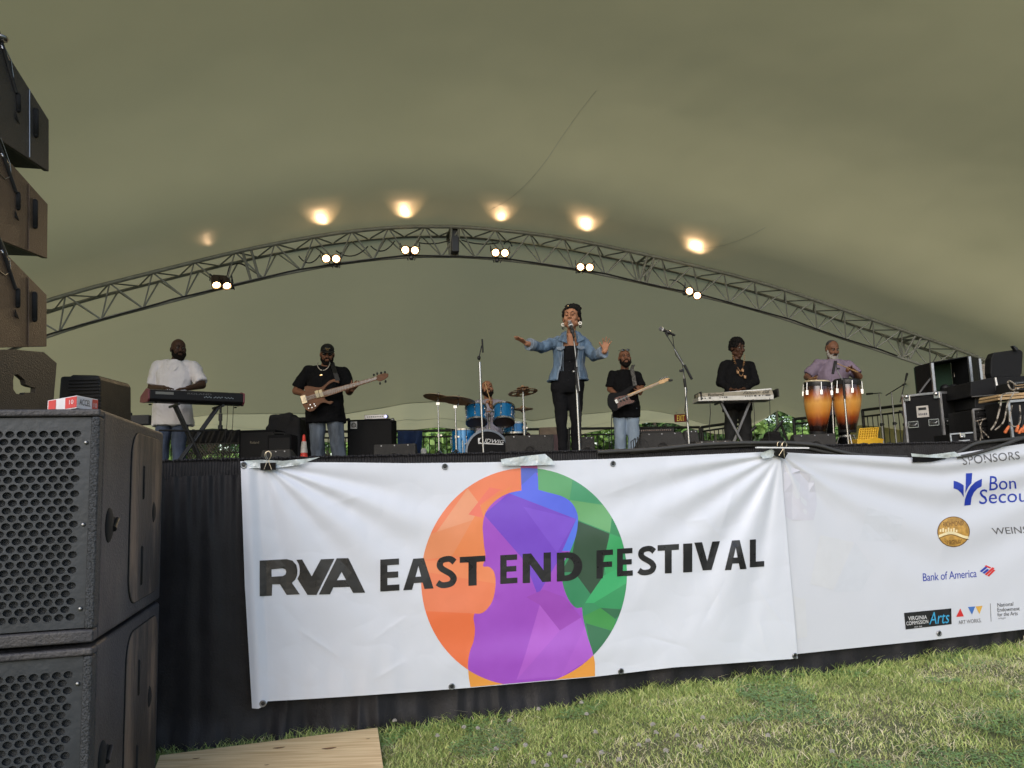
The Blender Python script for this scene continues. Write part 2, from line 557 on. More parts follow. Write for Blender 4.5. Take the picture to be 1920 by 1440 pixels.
for i, (u, v) in enumerate([(1116, 1373), (1224, 1359), (1230, 1374), (1215, 1390), (1248, 1408), (1198, 1398), (1128, 1412), (1318, 1346), (1100, 1340), (870, 1364), (896, 1366), (955, 1352), (1010, 1330),
              (1060, 1420), (1085, 1428), (1030, 1415), (930, 1405), (985, 1398), (1160, 1425), (1270, 1380), (1312, 1400), (820, 1380), (1090, 1318), (740, 1352), (1000, 1430), (1560, 1410), (1440, 1380), (1025, 1437)]):
    p = PG(u, v, .06)
    b = MB(); b.path([p + V((random.uniform(-.01, .01), .005, -.06)), p], .0012, 5)
    b.mi = 1
    for k in range(26):
        a = random.uniform(0, 6.28); ph = random.uniform(-.3, 1.4)
        d = V((math.cos(a) * math.cos(ph), math.sin(a) * math.cos(ph), math.sin(ph)))
        b.tube(p + d * .004, p + d * .013, .003, .0016, 5)
    tag(b.build('clover_flower', [CS, CF]), 'small white clover flower standing in the lawn in front of the stage', 'flower', 'clover flowers in the lawn')

# ---- plywood
def plywood_mat():
    m = bpy.data.materials.new('plywood'); m.use_nodes = True; nt = m.node_tree; b = nt.nodes['Principled BSDF']
    tc = nn(nt, 'ShaderNodeTexCoord'); mp = nn(nt, 'ShaderNodeMapping'); mp.inputs['Rotation'].default_value = (0, 0, -EA); mp.inputs['Scale'].default_value = (.7, 9, 1)
    n1 = nn(nt, 'ShaderNodeTexNoise'); n1.inputs['Scale'].default_value = 4; n1.inputs['Detail'].default_value = 6; n1.inputs['Distortion'].default_value = .7
    nt.links.new(tc.outputs['Object'], mp.inputs[0]); nt.links.new(mp.outputs[0], n1.inputs[0])
    c = nn(nt, 'ShaderNodeValToRGB'); e = c.color_ramp.elements
    e[0].position = .3; e[0].color = (.64, .43, .20, 1); e[1].position = .62; e[1].color = (.86, .65, .36, 1)
    nt.links.new(n1.outputs[0], c.inputs[0]); nt.links.new(c.outputs[0], b.inputs['Base Color']); b.inputs['Roughness'].default_value = .65
    return m
cs = [PZ(300, 1416, .05), PZ(708, 1364, .05), PZ(722, 1462, .05), PZ(250, 1540, .05)]
b = MB(); b.prism(cs, V((0, 0, -.018)))
ply = tag(b.build('plywood_sheet', plywood_mat(), bevel=.002), 'pale knotty plywood sheet lying on the grass beside the black cabinets', 'plywood sheet')
KN = M('wood_knot', (.22, .11, .045), .7, var=.35, scale=60, bump=.03)
for u, v, s in [(523, 1402, 1), (617, 1403, 1.2), (368, 1422, .6), (500, 1434, .4), (690, 1385, .35)]:
    c = PZ(u, v, .0508); poly = []
    for k in range(14):
        a = 2 * math.pi * k / 14; r = 1 + .15 * math.sin(3 * a)
        poly.append(c + E1 * (.03 * s * r * math.cos(a)) + E2 * (.012 * s * r * math.sin(a)))
    b = MB(); b.add(poly, [tuple(range(14))]); b.build('knot', KN, ply, fix=False)

# ================================================================== TREES BEHIND
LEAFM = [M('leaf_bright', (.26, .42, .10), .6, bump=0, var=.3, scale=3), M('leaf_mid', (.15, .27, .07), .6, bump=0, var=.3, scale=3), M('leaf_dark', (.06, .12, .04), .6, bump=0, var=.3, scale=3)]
BARK = M('bark', (.09, .07, .05), .9, bump=.3, scale=10)
def tree(x, y, H, rad, low, label, tone=0, n=9000, name='tree', cat='tree'):
    t = thing(name, label, cat, (x, y, 0), 'trees and bushes behind the tent')
    b = MB(); b.path([V((x, y, -.1)), V((x + .1, y, H * .3)), V((x - .1, y, H * .7))], [.22, .16, .07], 8)
    for k in range(6):
        a = k * 1.1; b.path([V((x, y, H * (.25 + .06 * k))), V((x + rad * .6 * math.cos(a), y + rad * .6 * math.sin(a), H * (.45 + .07 * k)))], [.07, .02], 6)
    b.build('trunk', BARK, t, smooth=True)
    cl = []
    for k in range(26):
        a = random.uniform(0, 6.28); q = random.uniform(0, 1) ** .5; zz = random.uniform(low, H)
        env = math.sin(math.pi * min(max((zz - low) / (H - low) * .8 + .15, 0), 1)) ** .6
        cl.append((x + rad * q * env * math.cos(a), y + rad * q * env * math.sin(a), zz, rad * random.uniform(.25, .42)))
    C = np.array(cl); idx = rng.integers(0, len(C), n)
    d = rng.normal(size=(n, 3)); d /= np.linalg.norm(d, axis=1)[:, None]
    pos = C[idx, :3] + d * C[idx, 3:4] * (rng.uniform(.5, 1.05, n) ** .5)[:, None] * np.array([1, 1, .75])
    s = rng.uniform(.07, .17, n)
    a = rng.normal(size=(n, 3)); a /= np.linalg.norm(a, axis=1)[:, None]
    c = np.cross(a, rng.normal(size=(n, 3))); c /= np.linalg.norm(c, axis=1)[:, None]
    vv = np.stack([pos - a * s[:, None], pos + c * s[:, None] * .55, pos + a * s[:, None], pos - c * s[:, None] * .55], 1).reshape(-1, 3) - np.array([x, y, 0])
    me = bpy.data.meshes.new('crown')
    me.from_pydata(vv.tolist(), [], (np.arange(n * 4).reshape(-1, 4)).tolist())
    for m in LEAFM: me.materials.append(m)
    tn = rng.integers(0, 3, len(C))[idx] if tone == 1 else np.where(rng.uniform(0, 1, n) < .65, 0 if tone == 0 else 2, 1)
    me.polygons.foreach_set('material_index', tn.astype(np.int32)); me.update()
    o = bpy.data.objects.new('crown', me); COL.objects.link(o); o.parent = t; o['org'] = (x, y, 0)
def TR(u, y, *a, **k):
    p = G(u, y, 1.5); tree(p.x, y, *a, **k)
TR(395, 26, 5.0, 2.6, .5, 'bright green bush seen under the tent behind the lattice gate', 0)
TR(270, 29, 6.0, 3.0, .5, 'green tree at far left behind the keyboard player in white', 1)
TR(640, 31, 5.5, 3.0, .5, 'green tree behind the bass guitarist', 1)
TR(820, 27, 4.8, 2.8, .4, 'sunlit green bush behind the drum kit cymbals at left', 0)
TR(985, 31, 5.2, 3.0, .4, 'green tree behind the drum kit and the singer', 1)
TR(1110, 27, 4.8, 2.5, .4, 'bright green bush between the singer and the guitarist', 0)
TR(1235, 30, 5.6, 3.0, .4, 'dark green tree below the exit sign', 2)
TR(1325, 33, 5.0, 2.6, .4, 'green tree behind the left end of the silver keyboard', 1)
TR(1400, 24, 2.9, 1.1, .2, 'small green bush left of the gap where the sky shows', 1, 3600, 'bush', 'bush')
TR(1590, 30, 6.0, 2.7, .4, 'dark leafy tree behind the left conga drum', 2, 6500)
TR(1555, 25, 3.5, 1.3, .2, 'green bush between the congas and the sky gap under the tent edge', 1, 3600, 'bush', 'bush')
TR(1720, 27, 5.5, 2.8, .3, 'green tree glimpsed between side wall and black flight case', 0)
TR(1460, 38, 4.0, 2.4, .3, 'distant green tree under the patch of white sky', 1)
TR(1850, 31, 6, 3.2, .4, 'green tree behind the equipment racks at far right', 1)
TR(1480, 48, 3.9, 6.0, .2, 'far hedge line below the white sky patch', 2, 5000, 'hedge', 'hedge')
TR(700, 46, 4.2, 7.5, .2, 'far hedge line behind the left half of the stage', 1, 6000, 'hedge', 'hedge')

# ================================================================== STAGE
STG = thing('stage', 'low outdoor stage with black deck behind the banners', 'stage', ST(0, 0, 0))
DM = M('stage_deck_black', (.02, .02, .021), .7, bump=.1, bscale=80)
for i in range(9):
    for j in range(4):
        b = MB(); c = ST(-3.4 + 1.22 * (i + .5), .03 + 2.44 * (j + .5), DECK - .05)
        b.box(c, (1.214, 2.434, .1), Matrix.Rotation(EA, 3, 'Z')); b.build('deck_panel', DM, STG, bevel=.004)
for i in range(10):
    for j in range(5):
        rod('leg', ST(-3.4 + 1.22 * i, .12 + 2.42 * j, 0), ST(-3.4 + 1.22 * i, .12 + 2.42 * j, DECK - .101), .024, STEEL, STG)
# skirt: pleated black cloth in front and along the left end
SK = thing('stage_skirt', 'gathered black cloth skirt hanging from the stage edge behind the banners', 'stage skirt', ST(0, 0, 0))
def skirt(pf, n, L, top, bot, amp, per, name, thick_noise=1, off=0):
    rows = []; k = 26
    for j in range(k + 1):
        t = j / k; z = top + (bot - top) * t; row = []
        for i in range(n + 1):
            a = L * i / n
            ph = a / per * 2 * math.pi + 5.5 * noise.noise(V((a * 1.9, t * .5, off))) * thick_noise + (.9 * t * noise.noise(V((a * .9, 4, off))))
            k_ = .3 + .7 * min(t * 4, 1); x_ = a + .05 * noise.noise(V((a * 2, t * 2.2, 3)))
            w = k_ * (.034 * (1 - 2 * abs(noise.noise(V((x_ * 4.6, t * .55, off + 5))))) + .016 * noise.noise(V((x_ * 13, t * .8, off)))) + (1 - k_) * .012 * math.sin(ph * 1.6)
            w += .010 * t * noise.noise(V((a * 9 + z * 7, z * 5, 21)))
            w += .03 * t * noise.noise(V((a * 2.1, z * 1.6, 9)))
            if bot < .1 and t > .88: w += (t - .88) / .12 * (.035 + .05 * noise.noise(V((a * 4, z * 9, 5))) + .03 * noise.noise(V((a * 14, z * 22, 5))))
            zz = z + (.018 * noise.noise(V((a * 3, 1, 1))) if t > .9 else 0)
            q_ = pf(a, w + .015, zz); q_.z = max(q_.z, gz(q_.x, q_.y) + .004); row.append(q_)
        rows.append(row)
    b = MB(); b.loft(rows, close=False, caps=False)
    return b.build(name, DRAPE, SK, smooth=2, fix=False)
front = lambda a, w, z: ST(-3.4 + a, -w - .005, z)
skirt(front, 1500, 10.6, DECK - .075, 0.0, .02, .115, 'pleated_cloth')
left = lambda a, w, z: ST(-3.4 - w - .005, a, z)
skirt(left, 500, 6, DECK - .075, 0.0, .02, .115, 'pleated_cloth')
# gathered heading band, fine pleats
def band(pf, L, n, z1, z0):
    rows = []
    for j in range(7):
        t = j / 6; row = []
        for i in range(n + 1):
            a = L * i / n
            w = .016 + .0035 * math.sin(a / .0155 * 2 * math.pi + 3 * noise.noise(V((a * 6, t * 1.2, 0)))) + .003 * noise.noise(V((a * 30, t * 2, 3)))
            row.append(pf(a, w, z1 + (z0 - z1) * t + (.005 * noise.noise(V((a * 30, 0, 0))) if j == 0 else 0)))
        rows.append(row)
    b = MB(); b.loft([[q + V((0, 0, -.0)) for q in rows[0]]] + rows, close=False, caps=False)
    b.build('gathered_band', DRAPE, SK, smooth=2, fix=False)
band(front, 10.6, 3000, DECK + .012, DECK - .085)
band(left, 6, 1200, DECK + .012, DECK - .085)
# ragged ruffle that stands on the edge
b = MB(); rows = [[], []]
for i in range(2400):
    a = 10.6 * i / 2399
    w = .008 * math.sin(a / .023 * 6.28) + .006 * noise.noise(V((a * 60, 1, 0)))
    rows[0].append(ST(-3.4 + a, -.012 + w, DECK + .004)); rows[1].append(ST(-3.4 + a, -.008 + w * 1.3, DECK + .02 + .008 * noise.noise(V((a * 25, 0, 0)))))
b.loft(rows, close=False, caps=False); b.build('ruffle', DRAPE, SK, smooth=2, fix=False)
# ================================================================== TENT
T0 = V((0, 10.5, 0)); A0 = -.77
def TT(a, c, z): return T0 + E1 * a + E2 * c + V((0, 0, z))
LX = [0, 1.2, 2.5, 4.75, 7, 9, 11, 13]; LZ = [0, .1, .39, 1.08, 2.1, 3.3, 4.7, 6]
RX = [0, 1.5, 3.1, 4.5, 6.1, 8.0, 9.5, 11, 13]; RZ = [0, .1, .38, .67, 1.15, 1.72, 2.4, 3.4, 5.4]
def smooth_interp(x, xs, ys, w):
    return sum(float(np.interp(x + d * w, xs, ys)) for d in (-1, -.5, 0, .5, 1)) / 5
def drop(a):
    d = a - A0
    q = smooth_interp(abs(d), [-x for x in (RX if d > 0 else LX)[::-1]][:-1] + (RX if d > 0 else LX), (RZ if d > 0 else LZ)[::-1][:-1] + (RZ if d > 0 else LZ), .5)
    return q
HC = [-9, -8.3, -7.2, -5.2, -3.3, -2.35, -1.75, -1.1, -.5, 0]; HZ = [7.5, 7.25, 6.7, 5.85, 5.0, 4.66, 4.25, 3.62, 3.5, 3.46]
ZTOP = lambda a: CAMZ + 3.46 - drop(a)          # top chord height
CR = 8.5
edge_px = [(60, 812), (300, 812), (345, 808), (400, 804), (440, 808), (520, 820), (640, 830), (730, 815), (760, 807), (820, 801), (875, 806), (930, 825), (1000, 838), (1060, 822), (1110, 810), (1150, 802), (1215, 792), (1262, 795), (1300, 806), (1340, 814),
           (1388, 813), (1412, 795), (1432, 781), (1458, 757), (1482, 768), (1515, 778), (1560, 789), (1600, 792), (1640, 786), (1700, 778), (2100, 742)]
def ray_c(u, v, c):
    d = ray(u, v); o = T0 + E2 * c
    t = (o - CP).dot(E2) / d.dot(E2); p = CP + d * t
    return (p - T0).dot(E1), p.z
EG = [ray_c(u, v, CR) for u, v in edge_px]
EGA = [e[0] for e in EG]; EGZ = [e[1] for e in EG]
def fab(a, c):
    if c <= 0:
        h = smooth_interp(c, HC, HZ, .3) if c < -.15 else 3.46 + (smooth_interp(-.15, HC, HZ, .3) - 3.46) * (c / -.15)
        k = 1 - .25 * min(-c / 8.3, 1) ** 1.0
        z = CAMZ + h - drop(a) * k
        w = math.exp(-((c + .25) / .35) ** 2)
        z += w * .045 * (abs(noise.noise(V((a * 2.6, c * .8, 4)))) - .2) + .03 * noise.noise(V((a * .5, c * .5, 1)))
    else:
        s = min(c / CR, 1)
        zt = ZTOP(a); ze = float(np.interp(-2.385 + (a + 2.385) * (CR + 10.22) / (c + 10.22), EGA, EGZ))   # ridges fan out towards the audience
        z = zt + (ze - zt) * (s ** 1.15) - .35 * math.sin(math.pi * s) * (1 if abs(a) < 8 else .3)
        z += .03 * noise.noise(V((a * .5, c * .5, 1)))
        if s > .62:
            q = (s - .62) / .38
            z += .035 * q * math.sin(a * 3.3 + 2 * noise.noise(V((a * .6, 0, 0)))) * math.sin(q * 3)
    return max(z, .02)
def mat_tent():
    m = bpy.data.materials.new('tent_fabric'); m.use_nodes = True; nt = m.node_tree
    for q in list(nt.nodes): nt.nodes.remove(q)
    out = nn(nt, 'ShaderNodeOutputMaterial'); mix = nn(nt, 'ShaderNodeMixShader'); d = nn(nt, 'ShaderNodeBsdfPrincipled'); t = nn(nt, 'ShaderNodeBsdfTranslucent')
    tc = nn(nt, 'ShaderNodeTexCoord')
    n1 = nn(nt, 'ShaderNodeTexNoise'); n1.inputs['Scale'].default_value = .7; n1.inputs['Detail'].default_value = 4
    c = nn(nt, 'ShaderNodeValToRGB'); e = c.color_ramp.elements
    e[0].position = .3; e[0].color = (.58, .535, .33, 1); e[1].position = .7; e[1].color = (.64, .59, .375, 1)
    nt.links.new(tc.outputs['Object'], n1.inputs[0]); nt.links.new(n1.outputs[0], c.inputs[0]); nt.links.new(c.outputs[0], d.inputs['Base Color'])
    d.inputs['Roughness'].default_value = .36; d.inputs['Specular IOR Level'].default_value = .6
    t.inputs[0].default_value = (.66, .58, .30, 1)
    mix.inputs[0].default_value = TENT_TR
    n2 = nn(nt, 'ShaderNodeTexNoise'); n2.inputs['Scale'].default_value = 1.1; n2.inputs['Detail'].default_value = 2
    nt.links.new(tc.outputs['Object'], n2.inputs[0])
    bp = nn(nt, 'ShaderNodeBump'); bp.inputs['Strength'].default_value = .25; bp.inputs['Distance'].default_value = .12
    nt.links.new(n2.outputs[0], bp.inputs['Height']); nt.links.new(bp.outputs[0], d.inputs['Normal'])
    nt.links.new(d.outputs[0], mix.inputs[1]); nt.links.new(t.outputs[0], mix.inputs[2]); nt.links.new(mix.outputs[0], out.inputs[0])
    return m
TENT_TR = .25
TM = mat_tent()
TENT = thing('stage_tent', 'huge olive grey vaulted tent canopy stretched over the whole stage', 'tent', TT(0, 0, 0))
as_ = np.concatenate([np.linspace(-9.9, 10, 206), np.linspace(10.1, 13, 16)])
cs_ = np.concatenate([np.linspace(-5.7, -2.6, 24), np.linspace(-2.5, .6, 48), np.linspace(.75, CR, 66)])
rows = [[TT(a, c, fab(a, c)) for a in as_] for c in cs_]
ks = int(np.argmin(abs(cs_ - 6.1)))
kt = int(np.argmin(abs(cs_)))
b = MB(); b.loft(rows[:kt + 1], close=False, caps=False)
b.build('canopy', TM, TENT, smooth=2, fix=False)
TENT_TR = .36  # same cloth, translucency raised to brighten the roof behind the truss
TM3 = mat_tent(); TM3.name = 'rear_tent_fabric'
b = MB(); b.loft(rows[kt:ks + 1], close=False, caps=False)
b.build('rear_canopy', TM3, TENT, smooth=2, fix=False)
TENT_TR = .62  # raised further, putting a daylight glow into the low rear cloth
TM2 = mat_tent(); TM2.name = 'glow_tent_fabric'
b = MB(); b.loft(rows[ks:], close=False, caps=False)
b.build('rear_valance', TM2, TENT, smooth=2, fix=False)
# hem and stitched seams on the canopy
SEAMM = M('seam_webbing', (.47, .455, .34), .7, bump=0)
def seam(pts, w=.03, name='seam', below=.003):
    b = MB(); rows = []
    for i, (a, c) in enumerate(pts):
        a2, c2 = pts[min(i + 1, len(pts) - 1)]; a1, c1 = pts[max(i - 1, 0)]
        d = V((a2 - a1, c2 - c1)).normalized(); nx, ny = -d.y, d.x
        rows.append([TT(a + nx * s * w / 2, c + ny * s * w / 2, fab(a + nx * s * w / 2, c + ny * s * w / 2) - below) for s in (-1, 1)])
    b.loft(rows, close=False, caps=False); b.build(name, SEAMM, TENT, smooth=2, fix=False)
def fabric_hit(u, v, c0=-7.5, c1=0):
    N = 300; last = None
    for i in range(N + 1):
        c = c0 + (c1 - c0) * i / N
        a, z = ray_c(u, v, c)
        f = z - fab(a, c)
        if last is not None and (f < 0) != (last[2] < 0):
            t = last[2] / (last[2] - f); cc = last[1] + (c - last[1]) * t
            return ray_c(u, v, cc)[0], cc
        last = (a, c, f)
    return None
def seam_px(p, q, **k):
    A = fabric_hit(*p); B = fabric_hit(*q)
    if A and B: seam([(A[0] + (B[0] - A[0]) * t / 24, A[1] + (B[1] - A[1]) * t / 24) for t in range(25)], **k)
seam_px((1118, 170), (1030, 292), w=.007, name='zip_seam'); seam_px((1030, 292), (915, 395), w=.007, name='zip_seam')
seam_px((1320, 466), (1435, 426), w=.008)
seam([(a, CR - .02) for a in np.linspace(-8, 10, 120)], .06, 'hem_band', .01)
seam([(a, CR - .95 + .1 * math.sin(a)) for a in np.linspace(-6, 9, 100)], .035)
seam([(a, float(cs_[ks])) for a in np.linspace(-9, 11, 130)], .04)
# poles at the back edge
POLEM = M('grey_pole', (.3, .31, .3), .45, .6)
for u, l in [(497, 'grey tent pole behind the bass guitarist'), (992, 'grey tent pole right of the cymbals behind the drum kit'), (1340, 'grey tent pole behind the left end of the silver keyboard'), (1458, 'grey tent pole rising to the canopy peak beside the patch of sky')]:
    a, z = ray_c(u, 800, CR - .05)
    t = thing('tent_pole', l, 'pole', TT(a, CR - .05, 0), 'tent poles at the back edge')
    rod('shaft', TT(a, CR - .05, 0), TT(a, CR - .05, fab(a, CR - .05) + .02), .035, POLEM, t)
    b = MB(); b.lathe([(.05, 0), (.055, .02), (.03, .05)], TT(a, CR - .05, fab(a, CR - .05) + .02)); b.build('cap', STEEL, t, smooth=True)
    b = MB(); b.box(TT(a, CR - .05, .01), (.2, .2, .02)); b.build('foot_plate', STEEL, t)
# pleated side wall behind the railing at right
b = MB(); rows = []
for j in range(15):
    row = []
    for i in range(260):
        u = 1596 + 480 * i / 259; p = G(u, 17.5 - 2.2 * i / 259)
        t = j / 14
        vt = 800 - 60 * i / 259
        zt = P(u, vt, p.y).z
        w = .05 * math.sin(i * .42 + noise.noise(V((i * .05, 0, 0))) * 3) * (.3 + .7 * t)
        row.append(V((p.x, p.y + w, zt + (.3 - zt) * t)))
    rows.append(row)
b.loft(rows, close=False, caps=False)
tag(b.build('side_wall', TM2, smooth=2, fix=False, keep=True), 'pale pleated tent side wall curtain behind the railing at right', 'curtain')

# ================================================================== TRUSS
TRM = M('truss_steel', (.24, .245, .215), .5, .25, var=.15)
TRU = thing('arch_truss', 'grey triangular lattice truss arching across the stage under the canopy', 'truss', TT(A0, 0, 0))
def tch(kind, a):
    z = ZTOP(a) - .04
    # local downward normal of the arch
    dz = (ZTOP(a + .1) - ZTOP(a - .1)) / .2
    nl = math.sqrt(1 + dz * dz); na, nz = dz / nl, -1 / nl
    if kind == 'f': return TT(a, -.2, z)
    if kind == 'b': return TT(a, .2, z)
    return TT(a + na * .34, 0, z + nz * .34)
AL = np.linspace(-11.2, 12.2, 101)
joints = [ray_c(u, 480, 0)[0] for u in (465, 850, 1210, 1690)]
for kd in 'fbd':
    b = MB(); b.path([tch(kd, a) for a in np.linspace(-11.2, 12.2, 160)], .025 if kd != 'd' else .022, 10)
    b.build('chord', TRM, TRU, smooth=True)
for i in range(len(AL) - 1):
    a, a2 = AL[i], AL[i + 1]; m = (a + a2) / 2
    if a < -8: continue
    if i % 2: prs = [('f', a, 'd', a2), ('b', a, 'd', a2), ('f', a, 'b', a2)]
    else: prs = [('d', a, 'f', a2), ('d', a, 'b', a2), ('b', a, 'f', a2)]
    for k1, x1, k2, x2 in prs: rod('brace', tch(k1, x1), tch(k2, x2), .010, TRM, TRU, 6)
for a in joints:
    for k1, k2 in (('f', 'd'), ('b', 'd'), ('f', 'b')):
        for s in (-.05, .05): rod('joint_post', tch(k1, a + s), tch(k2, a + s), .017, TRM, TRU, 8)
b = MB(); b.box(tch('d', joints[1]) + V((0, 0, .18)), (.10, .3, .32), Matrix.Rotation(EA, 3, 'Z')); b.build('apex_hinge', BLACKM, TRU, bevel=.01)
b = MB()
b.path([tch('d', a) + V((0, 0, .012 - .02 * abs(math.sin(a * 2.2)))) - E2 * .035 for a in np.linspace(-7.5, 6, 90)], .009, 6)
tag(b.build('power_cable', BLACKP, smooth=True), 'black power cable strapped along the bottom of the arch truss', 'cable')
b = MB()
def dr(u0, v0, u1, v1, sag, r=.008):
    pts = []
    for k in range(15):
        t = k / 14; a, z = ray_c(u0 + (u1 - u0) * t, v0 + (v1 - v0) * t + sag * 4 * t * (1 - t), -.05)
        pts.append(TT(a, -.05, z))
    b.path(pts, r, 6)
for q in [(560, 480, 600, 478, 14), (630, 470, 690, 462, 14), (695, 461, 740, 452, 14), (785, 455, 850, 448, 5), (865, 450, 935, 455, 5), (945, 458, 960, 462, -8), (1255, 525, 1290, 545, -6), (425, 523, 435, 497, -9), (435, 497, 462, 500, -4)]:
    dr(*q)
tag(b.build('lamp_leads', BLACKP, smooth=True), 'thin black lamp leads looping below the truss between the stage lamps', 'cable')

# ------------------------------------------------------------------ stage lamps
LAMPE = bpy.data.materials.new('lamp_glow'); LAMPE.use_nodes = True
_b = LAMPE.node_tree.nodes['Principled BSDF']; _b.inputs['Base Color'].default_value = (1, .8, .5, 1)
_b.inputs['Emission Color'].default_value = (1, .62, .27, 1); _b.inputs['Emission Strength'].default_value = 25
LAMPH = M('lamp_housing', (.035, .022, .016), .4, .3)
LAMPR = M('lamp_reflector', (.8, .6, .4), .2, 1)
lamps = [((1344 / 4 + 80, 544 / 4 + 400), (377, 424), 'small', 'black twin stage lamp alone at the far left of the truss'),
         ((621, 485), (603, 396), '', 'lit twin stage lamp hanging above the bass guitarist'),
         ((769, 469), (762, 386), '', 'lit twin stage lamp just left of the truss apex'),
         ((938, 474), (940, 388), '', 'lit twin stage lamp just right of the truss apex'),
         ((1097, 501), (1103, 372), '', 'brightly lit twin stage lamp above and right of the singer'),
         ((1300, 550), (1318, 400), '', 'brightest twin stage lamp at the right, above the silver keyboard')]
for i, ((u, v), (fu, fv), kind, lab) in enumerate(lamps):
    a, z = ray_c(u, v, -.12); p = TT(a, -.12, z)
    L = thing('stage_lamp', lab, 'stage lamp', p, 'twin stage lamps on the truss')
    aim = (CP + V((1.0 if kind else 0, 2.5, .3)) - p).normalized() if not kind else V((.45, -.6, -1)).normalized()
    q = rotto(aim)
    side = E1 if not kind else (E1 * .8 + V((0, 0, -.35))).normalized()
    side = (side - aim * side.dot(aim)).normalized()
    if i == 5: side = (side + V((0, 0, -.6))).normalized(); side = (side - aim * side.dot(aim)).normalized()
    b = MB()
    for s in (-1, 1):
        b.lathe([(.03, -.16), (.052, -.13), (.058, -.02), (.062, 0), (.052, 0), (.045, -.03), (.0, -.03)], p + side * s * .062, aim, 16)
    b.box(p - aim * .12, (.17, .07, .09), Matrix((side, aim.cross(side), aim)).transposed())
    b.build('housing', LAMPH, L, smooth=True)
    for s in (-1, 1):
        b = MB(); b.ell(p + side * s * .062 - aim * .012, (.041, .041, .018), q, 14, 8); b.build('lens', LAMPE, L, smooth=2)
    top = tch('d', a)
    b = MB()
    for s in (-1, 1): b.path([p + side * s * .13 - aim * .08, p + side * s * .13 - aim * .08 + V((0, 0, .09)), top + V((0, 0, -.05)) + side * s * .04], .007, 6)
    b.build('yoke', BLACKM, L)
    b = MB(); b.box(top, (.05, .075, .075)); b.build('clamp', BLACKM, L, bevel=.008)
    # the lamp's own light
    ld = bpy.data.lights.new('lamp_beam', 'SPOT'); ld.energy = 25 if kind else 50; ld.color = (1, .72, .42); ld.spot_size = R(65); ld.spot_blend = .7; ld.shadow_soft_size = .05
    lo = bpy.data.objects.new('lamp_beam', ld); COL.objects.link(lo); lo.parent = L; lo.location = aim * .03; lo.rotation_euler = (-aim).to_track_quat('Z', 'Y').to_euler()
    hit = fabric_hit(fu, fv, -4, 0)
    for hit, ek in ((hit, 1), (fabric_hit(fu - 14, fv - 48, -4, 0) if i > 3 else None, .8)):
        if not hit: continue
        tp = TT(hit[0], hit[1], fab(*hit)); src = p - aim * .14 + V((0, 0, -.02))
        d = (tp - src)
        ld = bpy.data.lights.new('lamp_spill', 'SPOT'); ld.energy = 2.2 if kind else (24, 21, 17, 24, 26)[i - 1]; ld.color = (1, .62, .34); ld.energy *= ek; ld.spot_size = R(44 if ek == 1 else 24); ld.spot_blend = 1; ld.shadow_soft_size = .02
        lo = bpy.data.objects.new('lamp_spill', ld); COL.objects.link(lo); lo.parent = L; lo.location = src - p + d.normalized() * .12
        lo.rotation_euler = (-d).to_track_quat('Z', 'Y').to_euler()

# ================================================================== BANNERS
def mat_banner(name, col, col2):
    m = M(name, col, .38, bump=.02, bscale=14, var=.02, scale=2, spec=.5)
    return m
BAN = M('banner_vinyl', (.655, .68, .74), .4, var=.012, scale=2, bump=.035, bscale=5, dist=.02)
BAN2 = M('sponsor_vinyl', (.60, .62, .67), .38, var=.012, scale=2, bump=.03, bscale=5, dist=.02)
INK = M('black_ink', (.018, .018, .02), .3, bump=0, var=.1)
def bump1(x): return math.exp(-x * x)
CREASES = [((1290, 978), (1330, 972), .004), (((1322, 972)), (1352, 1008), .005), ((1408, 1085), (1486, 1195), .004), ((1360, 1090), (1310, 1180), -.003), ((560, 1180), (640, 1235), .004), ((640, 1235), (655, 1290), -.003), ((700, 1200), (770, 1150), .003), ((610, 950), (690, 925), .003),
           ((1200, 1190), (1290, 1215), -.003), ((880, 1120), (960, 1090), .003), ((1030, 1180), (1100, 1120), -.0035), ((540, 1010), (520, 1090), .003), ((1130, 930), (1210, 900), .003), ((1380, 905), (1345, 1010), .004), ((700, 1275), (760, 1240), .004), ((930, 930), (1000, 955), -.003), ((1420, 1150), (1440, 1225), .004)]
def crease(u, v, p0, p1):
    dx, dy = p1[0] - p0[0], p1[1] - p0[1]; L2 = dx * dx + dy * dy
    t = ((u - p0[0]) * dx + (v - p0[1]) * dy) / L2
    if t < -.1 or t > 1.1: return 0
    q = abs((u - p0[0]) * dy - (v - p0[1]) * dx) / math.sqrt(L2)
    if q > 22: return 0
    return math.exp(-q / 6) * max(math.sin(math.pi * min(max((t + .1) / 1.2, 0), 1)), 0)
